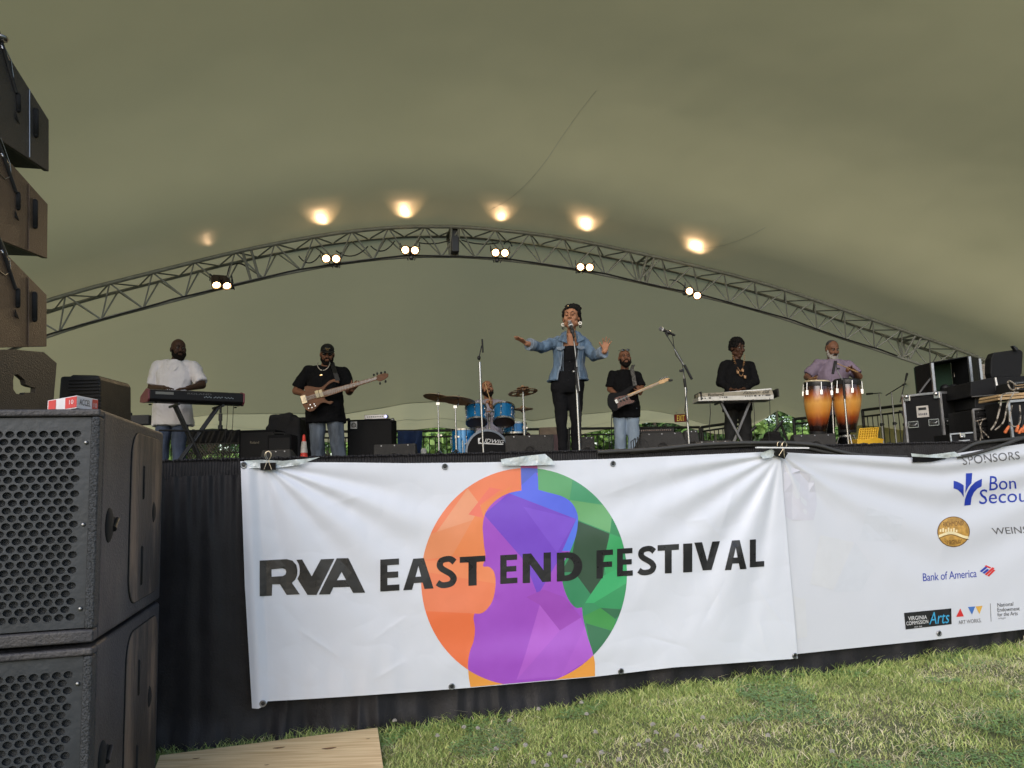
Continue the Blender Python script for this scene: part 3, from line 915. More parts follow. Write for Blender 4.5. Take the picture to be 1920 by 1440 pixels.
def disp1(u, v):
    d = 0
    for (cx, cy, sgn, rays) in ((495, 872, 1, [(9, 5, -.9), (17, 4.5, .55), (25, 5, -.8), (37, 7, .75), (50, 6, -.45), (66, 8, .5), (80, 6, -.4)]),
                          (1462, 852, -1, [(5, 4, .6), (13, 4.5, -.9), (23, 5, .7), (33, 5, -.45), (46, 6, .5), (58, 6, -.8), (70, 6, .75), (81, 4, -.6)])):
        x = (u - cx) * sgn; y = v - cy
        r = math.hypot(x, y); th = math.degrees(math.atan2(y, x))
        if th < -20: continue
        env = min(r / 60, 1) * math.exp(-(r / 330) ** 1.6) * (.35 + min(r, 170) / 170)
        for t0, w, am in rays:
            t = t0 + r * .012 * (1 if t0 < 40 else -.6)
            d += .017 * am * env * bump1((th - t) / w)
    # slack belly folds across the middle
    d += .010 * bump1((v - 985 - .12 * (u - 960)) / 38) * bump1((u - 980) / 260)
    d -= .008 * bump1((v - 1180 + .1 * (u - 960)) / 30) * bump1((u - 1000) / 190)
    d += .008 * bump1((v - 1235 + .1 * (u - 960)) / 26) * bump1((u - 1010) / 210)
    d += .012 * noise.noise(V((u * .004, v * .0035, 3))) + .004 * noise.noise(V((u * .012, v * .009, 8))) + .0016 * noise.noise(V((u * .05, v * .03, 8))) + .0022 * (abs(noise.noise(V((u * .013 + v * .008, v * .016 - u * .006, 41)))) ** .5)
    for (p0, p1, am) in CREASES: d += am * crease(u, v, p0, p1)
    # turned flap at the left edge
    x = u - (463 + (v - 870) * .05)
    if x < 22: d += .022 * math.cos(max(min(x / 22, 1), -1) * math.pi / 2) ** 2
    if v > 1180: d += .004 * math.sin(u * .13) * (v - 1180) / 130 * bump1((u - 620) / 160)
    return d
def disp2(u, v):
    d = 0
    cx, cy = 1466, 852
    x = u - cx; y = v - cy
    # swags: sagging curves between the clip at left and the tie at right
    for s0, w, am in ((22, 10, .9), (45, 12, -.9), (78, 18, .8), (118, 22, -.7), (175, 30, .8), (235, 34, -.5), (300, 40, .4)):
        sag = s0 * 4 * (x / 520) * (1 - x / 640) if x > 0 else 0
        sag = s0 * math.sin(min(max(x, 0) / 430, 1) * math.pi / 2) - max(x - 300, 0) * .22 * (s0 / 100 + .4)
        env = min(max(x, 0) / 60, 1)
        d += .013 * am * env * bump1((y - sag) / w)
    r = math.hypot(x, y); th = math.degrees(math.atan2(y, max(x, .1)))
    for t0, w, am in ((35, 5, .7), (50, 6, -.8), (66, 6, .7), (80, 5, -.6)):
        d += .015 * am * bump1((th - t0) / w) * min(r / 50, 1) * math.exp(-(r / 180) ** 1.5)
    d += .010 * noise.noise(V((u * .005, v * .004, 13))) + .001 * noise.noise(V((u * .05, v * .03, 8)))
    return d
B1 = lambda off: (lambda u, v: PE(u, v, .095 + disp1(u, v) + off))
B2 = lambda off: (lambda u, v: PE(u, v, .075 + disp2(u, v) + off))
def sheet(top, bot, lef, rig, mp, nu, nv, name, mat, parent):
    tu, tv = zip(*top); bu, bv = zip(*bot)
    rows = []
    for j in range(nv + 1):
        t = j / nv; row = []
        for i in range(nu + 1):
            s = i / nu
            x0 = float(np.interp(t, [0, .5, 1], lef)); x1 = float(np.interp(t, [0, .5, 1], rig))
            u = x0 + (x1 - x0) * s
            vt = float(np.interp(u - (x0 - lef[0]), tu, tv)); vb = float(np.interp(u, bu, bv))
            row.append(mp(u, vt + (vb - vt) * t))
        rows.append(row)
    b = MB(); b.loft(rows, close=False, caps=False)
    o = b.build(name, mat, parent, smooth=2, fix=False); face_cam(o)
    return o
BN = thing('festival_banner', 'white vinyl festival banner with violin in a coloured circle clipped to the stage front', 'banner', PE(960, 1285, .1))
t1 = [(451, 865), (470, 866), (560, 866.5), (646, 867), (760, 868.5), (900, 867), (1044, 864), (1150, 860), (1261, 855), (1350, 851), (1441, 847), (1463, 853)]
b1 = [(472, 1328), (484, 1329), (499, 1322), (501, 1315), (590, 1310), (682, 1304), (780, 1297), (882, 1289.5), (1000, 1279), (1115, 1269), (1261, 1251.6), (1380, 1243), (1496, 1234.6)]
sheet(t1, b1, (451, 459, 472.5), (1463, 1479, 1496), B1(0), 420, 190, 'vinyl_sheet', BAN, BN)
# emblem
cx, cy, rx, ry = 982.5, 1081.5, 193, 204
C6 = lambda x, y: (900 + x / 2.769, 820 + y / 2.769)
C5 = lambda x, y: (440 + x / 2.769, 820 + y / 2.769)
def tilt(u, v): return (u, v - .03 * (u - cx))
circ = [tilt(cx + rx * math.cos(2 * math.pi * k / 96), cy + ry * math.sin(2 * math.pi * k / 96)) for k in range(96)]
def bez(pts, n=5):     # Catmull-Rom smoothing of an open chain
    out = []
    P_ = [V(p) for p in pts]
    for i in range(len(P_) - 1):
        p0 = P_[max(i - 1, 0)]; p1 = P_[i]; p2 = P_[i + 1]; p3 = P_[min(i + 2, len(P_) - 1)]
        for k in range(n):
            t = k / n
            out.append(tuple(.5 * ((2 * p1) + (p2 - p0) * t + (2 * p0 - 5 * p1 + 4 * p2 - p3) * t * t + (3 * p1 - p0 - 3 * p2 + p3) * t ** 3)))
    out.append(tuple(P_[-1])); return out
vr = [C6(298, 140), C6(303, 270)] + bez([C6(303, 272), C6(350, 285), C6(430, 308), C6(480, 345), C6(506, 400), C6(508, 445), C6(498, 510), C6(470, 585), C6(440, 640), C6(425, 690), C6(428, 750), C6(445, 810), C6(470, 858), C6(500, 885), C6(528, 882)]) + \
    bez([C6(530, 890), C6(535, 935), C6(545, 980), C6(560, 1040), C6(580, 1100), C6(595, 1160), C6(597, 1200), C6(597, 1243)])
vl = [C6(211, 140), C6(215, 272)] + bez([C6(215, 276), C6(150, 290), C6(90, 322), C6(42, 370), C6(20, 420), C6(14, 470)] ) + bez([C5(1288, 475), C5(1295, 560), C5(1303, 620), C5(1290, 668), C5(1320, 672), C5(1347, 700), C5(1355, 760), C5(1342, 840), C5(1312, 890), C5(1280, 914), C5(1245, 915)]) + \
    bez([C5(1240, 940), C5(1248, 1000), C5(1240, 1060), C5(1222, 1110), C5(1212, 1170), C5(1215, 1240), C5(1225, 1301)])
violin = vr + [(1000, 1279)] + vl[::-1]
limit = [(700, 860)] + [(u, v + 1) for u, v in t1 if 700 < u < 1300] + [(1300, 853), (1300, 1249)] + [(u, v - 1.2) for u, v in b1[::-1] if 700 < u < 1300] + [(700, 1303)]
fac = {  # facet polygons painted in order
 'o': [([C5(1000, 560), C5(1210, 265), C5(1278, 355), C5(1130, 615)], (.85, .33, .16)), ([C5(900, 540), C5(1278, 415), C5(1130, 615), C5(960, 640)], (.83, .27, .10)), ([C5(1130, 615), C5(1278, 355), C5(1440, 250), C5(1320, 420), C5(1290, 640)], (.86, .24, .06)),
       ([C5(960, 640), C5(1360, 640), C5(1360, 760), C5(1000, 700)], (.9, .26, .09)), ([C5(940, 900), C5(1260, 915), C5(1250, 1060), C5(1200, 1200), C5(1000, 1150)], (.88, .16, .03)), ([C6(-60, 400), C6(50, 260), C6(110, 270), C6(0, 350), C6(20, 420)], (.88, .17, .1))],
 'g': [([C6(300, 100), C6(485, 200), C6(465, 325), C6(300, 280)], (.10, .38, .14)), ([C6(485, 215), C6(640, 260), C6(690, 360), C6(465, 325)], (.05, .33, .15)), ([C6(465, 325), C6(700, 360), C6(675, 495), C6(510, 430)], (.14, .42, .15)), ([C6(510, 435), C6(672, 500), C6(640, 720), C6(575, 815), C6(490, 700), C6(420, 700), C6(480, 600)], (.006, .055, .018)),
       ([C6(690, 370), C6(780, 500), C6(745, 520), C6(675, 495)], (.01, .25, .08)), ([C6(675, 500), C6(745, 525), C6(740, 690), C6(660, 740), C6(640, 650)], (.02, .38, .11)), ([C6(640, 720), C6(790, 640), C6(780, 760), C6(590, 860), C6(540, 860), C6(575, 815)], (.02, .42, .13)), ([C6(590, 860), C6(780, 745), C6(760, 890), C6(625, 885)], (.01, .30, .09)),
       ([C6(625, 885), C6(755, 895), C6(700, 945)], (.008, .14, .05)), ([C6(535, 930), C6(625, 885), C6(705, 945), C6(690, 1005), C6(550, 965)], (.03, .30, .05)), ([C6(550, 965), C6(700, 1010), C6(640, 1110), C6(590, 1160)], (.012, .16, .06)), ([C6(420, 700), C6(490, 700), C6(575, 815), C6(530, 885), C6(440, 880)], (.01, .24, .09))],
 'v': [([C6(205, 130), C6(305, 130), C6(305, 160), C6(205, 160)], (.5, .06, .3)), ([C6(205, 158), C6(330, 158), C6(230, 240), C6(205, 270)], (.07, .12, .6)), ([C6(290, 180), C6(330, 270), C6(520, 340), C6(510, 430), C6(150, 290), C6(225, 240)], (.08, .13, .82)), ([C6(500, 420), C6(515, 440), C6(480, 590), C6(420, 590)], (.07, .17, .85)),
       ([C6(150, 290), C6(500, 425), C6(400, 650), C6(300, 820), C6(230, 640), C6(20, 400)], (.17, .04, .60)), ([C6(225, 360), C6(500, 425), C6(400, 600)], (.2, .06, .66)), ([C6(420, 600), C6(460, 700), C6(415, 700)], (.1, .1, .6)),
       ([C6(310, 870), C6(415, 1003), C6(190, 1260), C6(235, 1130)], (.47, .10, .66)), ([C6(415, 1003), C6(525, 935), C6(560, 1040), C6(420, 1240), C6(190, 1260)], (.42, .09, .64)), ([C6(330, 790), C6(440, 830), C6(525, 935), C6(415, 1003), C6(310, 870), C6(240, 830)], (.34, .045, .5)), ([C6(545, 980), C6(600, 1130), C6(420, 1245)], (.45, .1, .66))]}
inkm = {}
def ink(col):
    if col not in inkm: inkm[col] = M('ink_%d' % len(inkm), [x * .86 + .035 for x in col], .36, bump=0, var=.02)
    return inkm[col]
allp = [circ, violin, limit] + [p for k in 'ogv' for p, c in fac[k]]
def pick(ids, c):
    if not inside(c, limit): return None
    ic = inside(c, circ); iv = inside(c, violin)
    if iv and not ic:
        return (.86, .34, .03) if c.y > 1150 else ((.5, .06, .3) if c.y < 900 else None)
    if not ic: return None
    key = 'v' if iv else ('o' if c.x < cx + 5 else 'g')
    col = {'v': (.36, .055, .58), 'o': (.88, .21, .075), 'g': (.015, .27, .095)}[key]
    for p, q in fac[key]:
        if inside(c, p): col = q
    return col
ov, res = cdt_mesh(allp, 14, pick)
EM = thing.__call__ if False else None
b = MB(); cols = list(res); uv_ = {}
mp = B1(.0018); vs = [mp(q.x, q.y) if 700 < q.x < 1300 and 800 < q.y < 1400 else V((0, 0, 0)) for q in ov]
used = sorted({i for f in res.values() for g_ in f for i in g_}); remap = {i: n for n, i in enumerate(used)}
b.v = [tuple(vs[i]) for i in used]
for n_, c_ in enumerate(cols):
    b.mi = n_
    for f in res[c_]: b.f.append(tuple(remap[i] for i in f)); b.m.append(n_)
face_cam(b.build('violin_emblem', [ink(c_) for c_ in cols], BN, smooth=2, fix=False))
# black lettering
LP = {'E': [[(0, 0), (.9, 0), (.9, .19), (.34, .19), (.34, .4), (.86, .4), (.86, .59), (.34, .59), (.34, .81), (.92, .81), (.92, 1), (0, 1)]],
      'F': [[(0, 0), (.95, 0), (.95, .19), (.36, .19), (.36, .42), (.9, .42), (.9, .61), (.36, .61), (.36, 1), (0, 1)]],
      'T': [[(0, 0), (1, 0), (1, .2), (.66, .2), (.66, 1), (.34, 1), (.34, .2), (0, .2)]],
      'I': [[(0, 0), (1, 0), (1, 1), (0, 1)]],
      'L': [[(0, 0), (.42, 0), (.42, .8), (1, .8), (1, 1), (0, 1)]],
      'N': [[(0, 0), (.3, 0), (.74, .6), (.74, 0), (1, 0), (1, 1), (.7, 1), (.26, .38), (.26, 1), (0, 1)]],
      'V': [[(0, 0), (.3, 0), (.5, .68), (.7, 0), (1, 0), (.67, 1), (.33, 1)]],
      'A': [[(.33, 0), (.68, 0), (1, 1), (.7, 1), (.64, .79), (.35, .79), (.29, 1), (0, 1)], [(.5, .24), (.59, .59), (.4, .59)]],
      'D': [[(0, 0)] + [(.42 + .58 * math.sin(t * math.pi / 12), .5 - .5 * math.cos(t * math.pi / 12)) for t in range(13)] + [(0, 1)], [(.3, .2)] + [(.36 + .31 * math.sin(t * math.pi / 12), .5 - .3 * math.cos(t * math.pi / 12)) for t in range(13)] + [(.3, .8)]]}
def s_outline():
    mid = bez([(.88, .2), (.7, .1), (.48, .09), (.26, .14), (.19, .27), (.28, .38), (.5, .48), (.72, .58), (.84, .72), (.74, .86), (.5, .91), (.26, .9), (.08, .82)], 4)
    L_, R_ = [], []
    for i, p in enumerate(mid):
        a = V(mid[max(i - 1, 0)]); c = V(mid[min(i + 1, len(mid) - 1)]); d = (c - a); d = V((d.x, d.y * 1.25)).normalized()
        nrm = V((-d.y, d.x)); 
        L_.append((p[0] + nrm.x * .15, p[1] + nrm.y * .095)); R_.append((p[0] - nrm.x * .15, p[1] - nrm.y * .095))
    return [L_ + R_[::-1]]
LP['S'] = s_outline()
EEF = [('E', 713, 752, 1048, 1108), ('A', 756, 813, 1047, 1105), ('S', 817, 857, 1043, 1102), ('T', 862, 910, 1043, 1098), ('E', 938, 973, 1040, 1094), ('N', 980, 1033, 1037, 1092), ('D', 1044, 1092, 1035, 1089),
       ('F', 1118.5, 1151, 1031, 1084), ('E', 1157, 1189, 1028, 1080), ('S', 1195, 1231, 1024, 1078), ('T', 1233, 1273, 1021, 1075), ('I', 1281, 1298, 1019, 1073), ('V', 1302, 1350, 1016, 1069), ('A', 1359, 1400, 1013, 1068), ('L', 1406, 1433, 1011, 1063)]
for ch, u0, u1, v0, v1 in EEF:
    sl = -.06 * (u1 - u0) / 2
    f = quadmap([(u0, v0 - sl), (u1, v0 + sl), (u1, v1 + sl), (u0, v1 - sl)])
    decal('letter', [[f(*p) for p in l] for l in LP[ch]], B1(.0032), INK, BN, 14)
for polys in ([[C5(*p) for p in [(130, 640), (270, 632), (300, 640), (320, 662), (326, 690), (324, 715), (315, 738), (297, 755), (338, 815), (270, 818), (235, 762), (195, 763), (193, 822), (130, 825)]], [C5(*p) for p in [(191, 685), (250, 680), (264, 686), (268, 698), (264, 712), (250, 720), (192, 724)]]],
              [[C5(*p) for p in [(320, 636), (350, 634), (400, 722), (448, 633), (518, 630), (425, 818), (378, 818), (326, 735), (336, 712), (338, 685), (333, 658)]]],
              [[C5(*p) for p in [(530, 628), (590, 627), (678, 806), (615, 808), (597, 776), (512, 779), (495, 815), (437, 816)]], [C5(*p) for p in [(555, 698), (578, 740), (530, 742)]]]):
    decal('letter', polys, B1(.0032), INK, BN, 14)
def grommets(pts, mp, parent):
    for u, v in pts:
        c = mp(u, v); b = MB(); q = rotto(-E2)
        ring = [c - E2 * .003 + q @ V((.014 * math.cos(t), .014 * math.sin(t), 0)) for t in np.linspace(0, 2 * math.pi, 17)[:-1]]
        b.path(ring + ring[:1], .0045, 6, caps=False)
        b.mi = 1; b.lathe([(.012, 0), (0, .001)], c - E2 * .001, -E2, 12)
        b.build('grommet', [STEEL, INK], parent, smooth=True)
grommets([(457, 872), (834, 875), (1149, 869.5), (493, 1319), (847, 1287), (1164, 1258.5), (1490, 1229.5)], B1(.003), BN)

SP = thing('sponsor_banner', 'white sponsor banner with rows of logos sagging at the right of the stage front', 'banner', PE(1700, 1200, .08))
t2 = [(1455, 852), (1470, 848), (1520, 851), (1611, 853.5), (1709, 858), (1776, 853.5), (1800, 849), (1920, 832), (2150, 812)]
b2 = [(1480, 1227), (1496, 1226), (1745, 1200), (1920, 1180), (2150, 1156)]
sheet(t2, b2, (1455, 1468, 1482), (2150, 2150, 2150), B2(0), 300, 170, 'vinyl_sheet', BAN2, SP)
C4 = lambda x, y: (1440 + x / 3.273, 800 + y / 3.273)
C7 = lambda x, y: (1700 + x / 8, 830 + y / 8)
m2 = B2(.0022)
NAVY = M('blue_ink', (.012, .035, .33), .35, bump=0, var=.03); GREYI = M('grey_ink', (.12, .12, .13), .4, bump=0)
text_decal('SPONSORS', [(1803, 855.5), (1911, 846), (1913, 861), (1806, 872)], m2, GREYI, SP, bold=.012)
text_decal('Bon', [C7(1250, 500), C7(1630, 515), C7(1648, 690), C7(1240, 720)], m2, NAVY, SP, bold=.02)
text_decal('Secours', [C7(1100, 700), C7(2040, 690), C7(2050, 870), C7(1088, 925)], m2, NAVY, SP, bold=.02)
decal('logo', [[C7(*p) for p in [(705, 570), (760, 585), (820, 615), (855, 640), (855, 820), (820, 755), (765, 705), (703, 685)]],
               [C7(*p) for p in [(890, 460), (985, 455), (972, 605), (925, 665), (880, 760)]],
               [C7(*p) for p in [(1130, 540), (1125, 655), (1060, 690), (1010, 745), (975, 820), (960, 935), (865, 945), (875, 850), (910, 750), (960, 660), (1030, 590)]]], m2, NAVY, SP)
# round city seal
GOLD = M('seal_gold', (.48, .27, .06), .4, bump=0, var=.35, scale=30); GOLDL = M('seal_pale', (.8, .68, .4), .4, bump=0); BRN = M('seal_brown', (.12, .06, .02), .5, bump=0)
sc_ = (1788, 997); sr = 30
cir = lambda r, n=48: [(sc_[0] + r * math.cos(2 * math.pi * k / n), sc_[1] + (r * .94) * math.sin(2 * math.pi * k / n)) for k in range(n)]
decal('seal', [cir(30.5)], m2, BRN, SP); m3 = B2(.003); m4 = B2(.0038)
decal('seal', [cir(29)], m3, GOLD, SP)
text_decal('RICHMOND', [(1768, 978.5), (1807, 976), (1806, 985), (1769, 988)], m4, BRN, SP, bold=.02)
text_decal('VIRGINIA', [(1771, 1014), (1806, 1011), (1800, 1020), (1776, 1022)], m4, BRN, SP, bold=.02)
wav = lambda y0, h: [(1760 + 56 * k / 20, y0 + 4.5 * math.sin(k / 20 * 5.2 + 2.6)) for k in range(21)] + [(1816 - 56 * k / 20, y0 + h + 4.5 * math.sin((20 - k) / 20 * 5.2 + 2.6)) for k in range(21)]
decal('seal', [wav(1001, 5)], m4, GOLDL, SP); decal('seal', [wav(1006.5, 1)], m4, BRN, SP)
decal('seal', [[(1762 + 5 * k, 997.5), (1762 + 5 * k, 997.5 - h), (1765 + 5 * k, 997 - h), (1765 + 5 * k, 997.5)] for k, h in enumerate([5, 7, 5, 8, 6, 7, 4])], m4, GOLDL, SP)
text_decal('WEINSTEIN', [(1859, 990), (1972, 984), (1972, 998), (1863, 1002)], m2, GREYI, SP, bold=-.006)
text_decal('Bank of America', [(1730, 1075), (1831, 1067), (1831.5, 1082), (1731, 1090)], m2, NAVY, SP, bold=.035, space=.95)
REDI = M('red_ink', (.6, .03, .03), .35, bump=0)
par = lambda x0, y0, x1, y1, w: [(x0, y0), (x0 + w, y0 + w * .45), (x1 + w, y1 + w * .45), (x1, y1)]
decal('logo', [par(1837, 1071, 1848, 1062, 4), par(1842, 1074, 1851, 1066.5, 4)], m2, NAVY, SP)
decal('logo', [par(1846, 1077, 1861, 1063.5, 4), par(1851, 1079.5, 1863, 1067.5, 3.5), par(1846, 1061.5, 1849, 1059.5, 10)], m2, REDI, SP)
decal('logo', [[C4(*p) for p in [(835, 1143), (1125, 1115), (1127, 1212), (845, 1245)]]], m2, INK, SP)
WHI = M('white_ink', (.75, .75, .75), .4, bump=0); CYAN = M('cyan_ink', (.05, .35, .6), .4, bump=0)
text_decal('VIRGINIA', [C4(860, 1165), C4(975, 1156), C4(976, 1180), C4(862, 1190)], m4, WHI, SP, bold=.02)
text_decal('COMMISSION', [C4(848, 1197), C4(982, 1184), C4(984, 1206), C4(850, 1220)], m4, WHI, SP, bold=.02)
text_decal('FOR THE', [C4(900, 1226), C4(945, 1221), C4(945, 1229), C4(900, 1234)], m4, WHI, SP)
text_decal('Arts', [C4(985, 1140), C4(1112, 1130), C4(1114, 1205), C4(990, 1214)], m4, CYAN, SP, bold=-.01, shear=.25)
decal('logo', [[C4(1155, 1168), C4(1180, 1115), C4(1202, 1164)]], m2, REDI, SP)
decal('logo', [[C4(1227, 1107), C4(1272, 1103), C4(1252, 1154)]], m2, ink((.03, .15, .5)), SP)
decal('logo', [[C4(1274, 1103), C4(1317, 1099), C4(1298, 1149)]], m2, ink((.75, .42, .05)), SP)
text_decal('ART WORKS.', [C4(1168, 1190), C4(1308, 1176), C4(1310, 1200), C4(1170, 1214)], m2, GREYI, SP, bold=.015)
decal('rule', [[C4(1363, 1085), C4(1366, 1085), C4(1371, 1196), C4(1368, 1196)]], m2, GREYI, SP)
for k, s in enumerate(['National', 'Endowment', 'for the Arts']):
    w = [97, 137, 124][k]; y = 1083 + 29 * k
    text_decal(s, [C4(1408, y), C4(1408 + w, y - 8), C4(1408 + w, y + 15), C4(1409, y + 24)], m2, INK, SP, bold=.012)
text_decal('arts.gov', [C4(1414, 1172), C4(1460, 1169), C4(1460, 1181), C4(1414, 1184)], m2, GREYI, SP)
# faint tinted facets of the artwork
FT = [M('faint_lilac', (.575, .58, .645), .38, bump=0, var=.02), M('faint_grey', (.585, .61, .66), .38, bump=0, var=.02), M('faint_cream', (.61, .625, .655), .38, bump=0, var=.02)]
for k, (ps, mi) in enumerate([([(95, 230), (280, 300), (300, 480), (280, 575), (150, 575), (100, 545)], 0), ([(320, 665), (530, 710), (400, 1000), (260, 965)], 2), ([(535, 712), (650, 870), (570, 1010), (405, 1015)], 1), ([(610, 495), (830, 560), (800, 700), (560, 700)], 1), ([(160, 1040), (230, 1060), (240, 1290), (180, 1300)], 2)]):
    decal('tint', [[C4(*p) for p in ps]], B2(.0012), FT[mi], SP, 20)
grommets([(1760.5, 1187.5)], B2(.003), SP)

# clips, tape and cables on the banner edge
WIRE = M('clip_wire', (.5, .42, .3), .3, .9)
def clip(u, v, label, s=1.0, lean=0):
    c = PE(u, v, .125); T = thing('binder_clip', label, 'binder clip', c, 'binder clips on the banner')
    up = (V((0, 0, 1)) + E1 * lean).normalized(); sd = (E1 - up * E1.dot(up)).normalized()
    b = MB()
    b.prism([c - sd * .037 * s - E2 * -.02, c - sd * .037 * s - E2 * .028 - up * .0, c - sd * .037 * s - up * .036 * s - E2 * .004, c - sd * .037 * s - up * .036 * s - E2 * -.004], sd * .074 * s)
    b.build('jaw', BLACKM, T, bevel=.003)
    b = MB()
    pts = [(-.018, -.034), (-.006, 0), (-.004, .012), (-.014, .03), (-.012, .048), (0, .056), (.012, .048), (.014, .03), (.004, .012), (.006, 0), (.018, -.034)]
    b.path([c + sd * x * s + up * y * s - E2 * .032 for x, y in bez(pts, 3)], .0022, 6); b.build('wire_handle', WIRE, T, smooth=True)
    b = MB(); b.path([c + sd * x * s * .9 + up * (y * .9 + .01) * s + E2 * .03 for x, y in bez(pts[2:9], 3)], .0022, 6); b.build('wire_handle', WIRE, T, smooth=True)
clip(503, 868, 'black binder clip with tall wire loop at the left end of the banners', 1.1)
clip(1463, 846, 'black binder clip leaning where the two banners meet', 1.1, .35)
TAPE = M('clear_tape', (.5, .55, .55), .15, bump=.25, bscale=30, spec=.9, var=.15, scale=12)
def tape(poly, label, out=.13):
    n = 20; us = [p[0] for p in poly]; vs_ = [p[1] for p in poly]
    mpp = lambda u, v: PE(u, v, out + .012 * noise.noise(V((u * .06, v * .09, 2))))
    ov, res = cdt_mesh([poly], 6, lambda ids, c: 0 if inside(c, poly) else None)
    used = sorted({i for f in res[0] for i in f}); rm = {i: k for k, i in enumerate(used)}
    b = MB(); b.add([mpp(ov[i].x, ov[i].y) for i in used], [tuple(rm[i] for i in f) for f in res[0]])
    o = b.build('clear_tape', TAPE, smooth=2, fix=False); face_cam(o)
    tag(o, label, 'tape', 'clear tape on the banner edge')
tape([(939, 861), (985, 855), (1022, 851), (1035, 862), (1041, 871), (990, 873), (941, 873)], 'crumpled clear tape above the neck of the violin artwork')
tape([(458, 864), (490, 862), (530, 864), (565, 861), (600, 857), (560, 872), (520, 877), (463, 878)], 'crumpled clear tape beside the left binder clip', .118)
tape([(1424, 850), (1447, 842), (1458, 850), (1446, 858), (1430, 860)], 'small piece of clear tape beside the leaning binder clip')
tape([(1708, 850), (1740, 853), (1790, 847), (1803, 855), (1770, 859), (1710, 856)], 'torn shiny tape on top of the sponsor banner edge', .115)
b = MB(); b.prism([PE(*p, .1) for p in [(1711, 857), (1760, 857), (1775, 860), (1745, 866), (1711, 867)]], -E2 * .004)
tag(b.build('black_tape', CARPET), 'strip of black cloth tape on the sponsor banner top edge', 'tape')
b = MB(); b.prism([PE(*p, .14) for p in [(1416, 838), (1514, 839), (1514, 841.5), (1416, 840.5)]], -E2 * .02)
tag(b.build('white_strip', WHITEP), 'thin white strip lying on the stage edge at the leaning clip', 'strip')
CBL = M('rubber_cable', (.045, .043, .04), .5, bump=.05)
def cable(pts, r, out, label, name='thick_cable', smoothn=6, z=None):
    q = [PE(u, v, out) for u, v in pts]
    q = [V(x) for x in bez([tuple(p) for p in q], smoothn)] if False else q
    ps = []
    for i in range(len(q) - 1):
        p0 = q[max(i - 1, 0)]; p1 = q[i]; p2 = q[i + 1]; p3 = q[min(i + 2, len(q) - 1)]
        for k in range(smoothn):
            t = k / smoothn; ps.append(.5 * ((2 * p1) + (p2 - p0) * t + (2 * p0 - 5 * p1 + 4 * p2 - p3) * t * t + (3 * p1 - p0 - 3 * p2 + p3) * t ** 3))
    ps.append(q[-1])
    b = MB(); b.path(ps, r, 10)
    return tag(b.build(name, CBL, smooth=True), label, 'cable', 'thick cables along the stage edge')
cable([(1120, 848), (1230, 842), (1300, 835), (1370, 831), (1440, 830), (1482, 830.5), (1532, 835), (1568, 845), (1611, 853), (1700, 857)], .0125, .05, 'thick black cable arching over the leaning clip, upper one')
cable([(1180, 849), (1280, 841), (1380, 836), (1450, 834), (1500, 838), (1550, 848), (1590, 853)], .011, .03, 'thick black cable arching over the leaning clip, lower one')
cable([(1790, 852), (1812, 840), (1832, 831), (1870, 826), (1900, 823), (1960, 815)], .0125, .05, 'grey rubber cable rising over the sponsor banner, upper of the pair')
cable([(1796, 857), (1830, 850), (1870, 838), (1920, 820), (1980, 805)], .011, .1, 'black rubber cable rising over the sponsor banner, lower of the pair')

# ================================================================== LOUDSPEAKERS AT LEFT
SUBM = M('cabinet_paint', (.024, .025, .031), .55, var=.35, scale=4, bump=.12, bscale=90)
SUBW = M('cabinet_worn', (.040, .032, .028), .6, var=.6, scale=6, bump=.1, bscale=60, stretch=(1, 1, .35))
def worn(m, c2, sc, lo, hi, st):
    nt = m.node_tree; b = nt.nodes['Principled BSDF']; src = b.inputs['Base Color'].links[0].from_socket
    tc = nn(nt, 'ShaderNodeTexCoord'); mp_ = nn(nt, 'ShaderNodeMapping'); mp_.inputs['Scale'].default_value = st; nt.links.new(tc.outputs['Object'], mp_.inputs[0])
    n1 = nn(nt, 'ShaderNodeTexNoise'); n1.inputs['Scale'].default_value = sc; n1.inputs['Detail'].default_value = 9; n1.inputs['Roughness'].default_value = .65; nt.links.new(mp_.outputs[0], n1.inputs[0])
    r = nn(nt, 'ShaderNodeValToRGB'); r.color_ramp.elements[0].position = lo; r.color_ramp.elements[1].position = hi; nt.links.new(n1.outputs[0], r.inputs[0])
    mx = nn(nt, 'ShaderNodeMixRGB'); mx.inputs[2].default_value = (*c2, 1); nt.links.new(r.outputs[0], mx.inputs[0]); nt.links.new(src, mx.inputs[1]); nt.links.new(mx.outputs[0], b.inputs['Base Color'])
worn(SUBM, (.075, .068, .066), 2.6, .48, .72, (1, 1, .6)); worn(SUBW, (.16, .115, .085), 4, .46, .62, (1.5, 1.5, .4))
GRL = M('steel_grille', (.032, .038, .046), .45, .3, var=.15, scale=8, bump=.04)
FOAM = M('grille_foam', (.032, .035, .038), .95, bump=.2, bscale=150)
EDGE = M('textured_edge', (.035, .038, .042), .6, var=.6, scale=120, bump=.3, bscale=150)
sd_ = V((-.235, .972, 0)).normalized(); fd_ = V((-.965, -.262, 0)).normalized()   # side depth direction, front leftwards
corner = V((-1.483, 2.86, 0))
SW, SDp, SH = 1.05, 1.20, .826
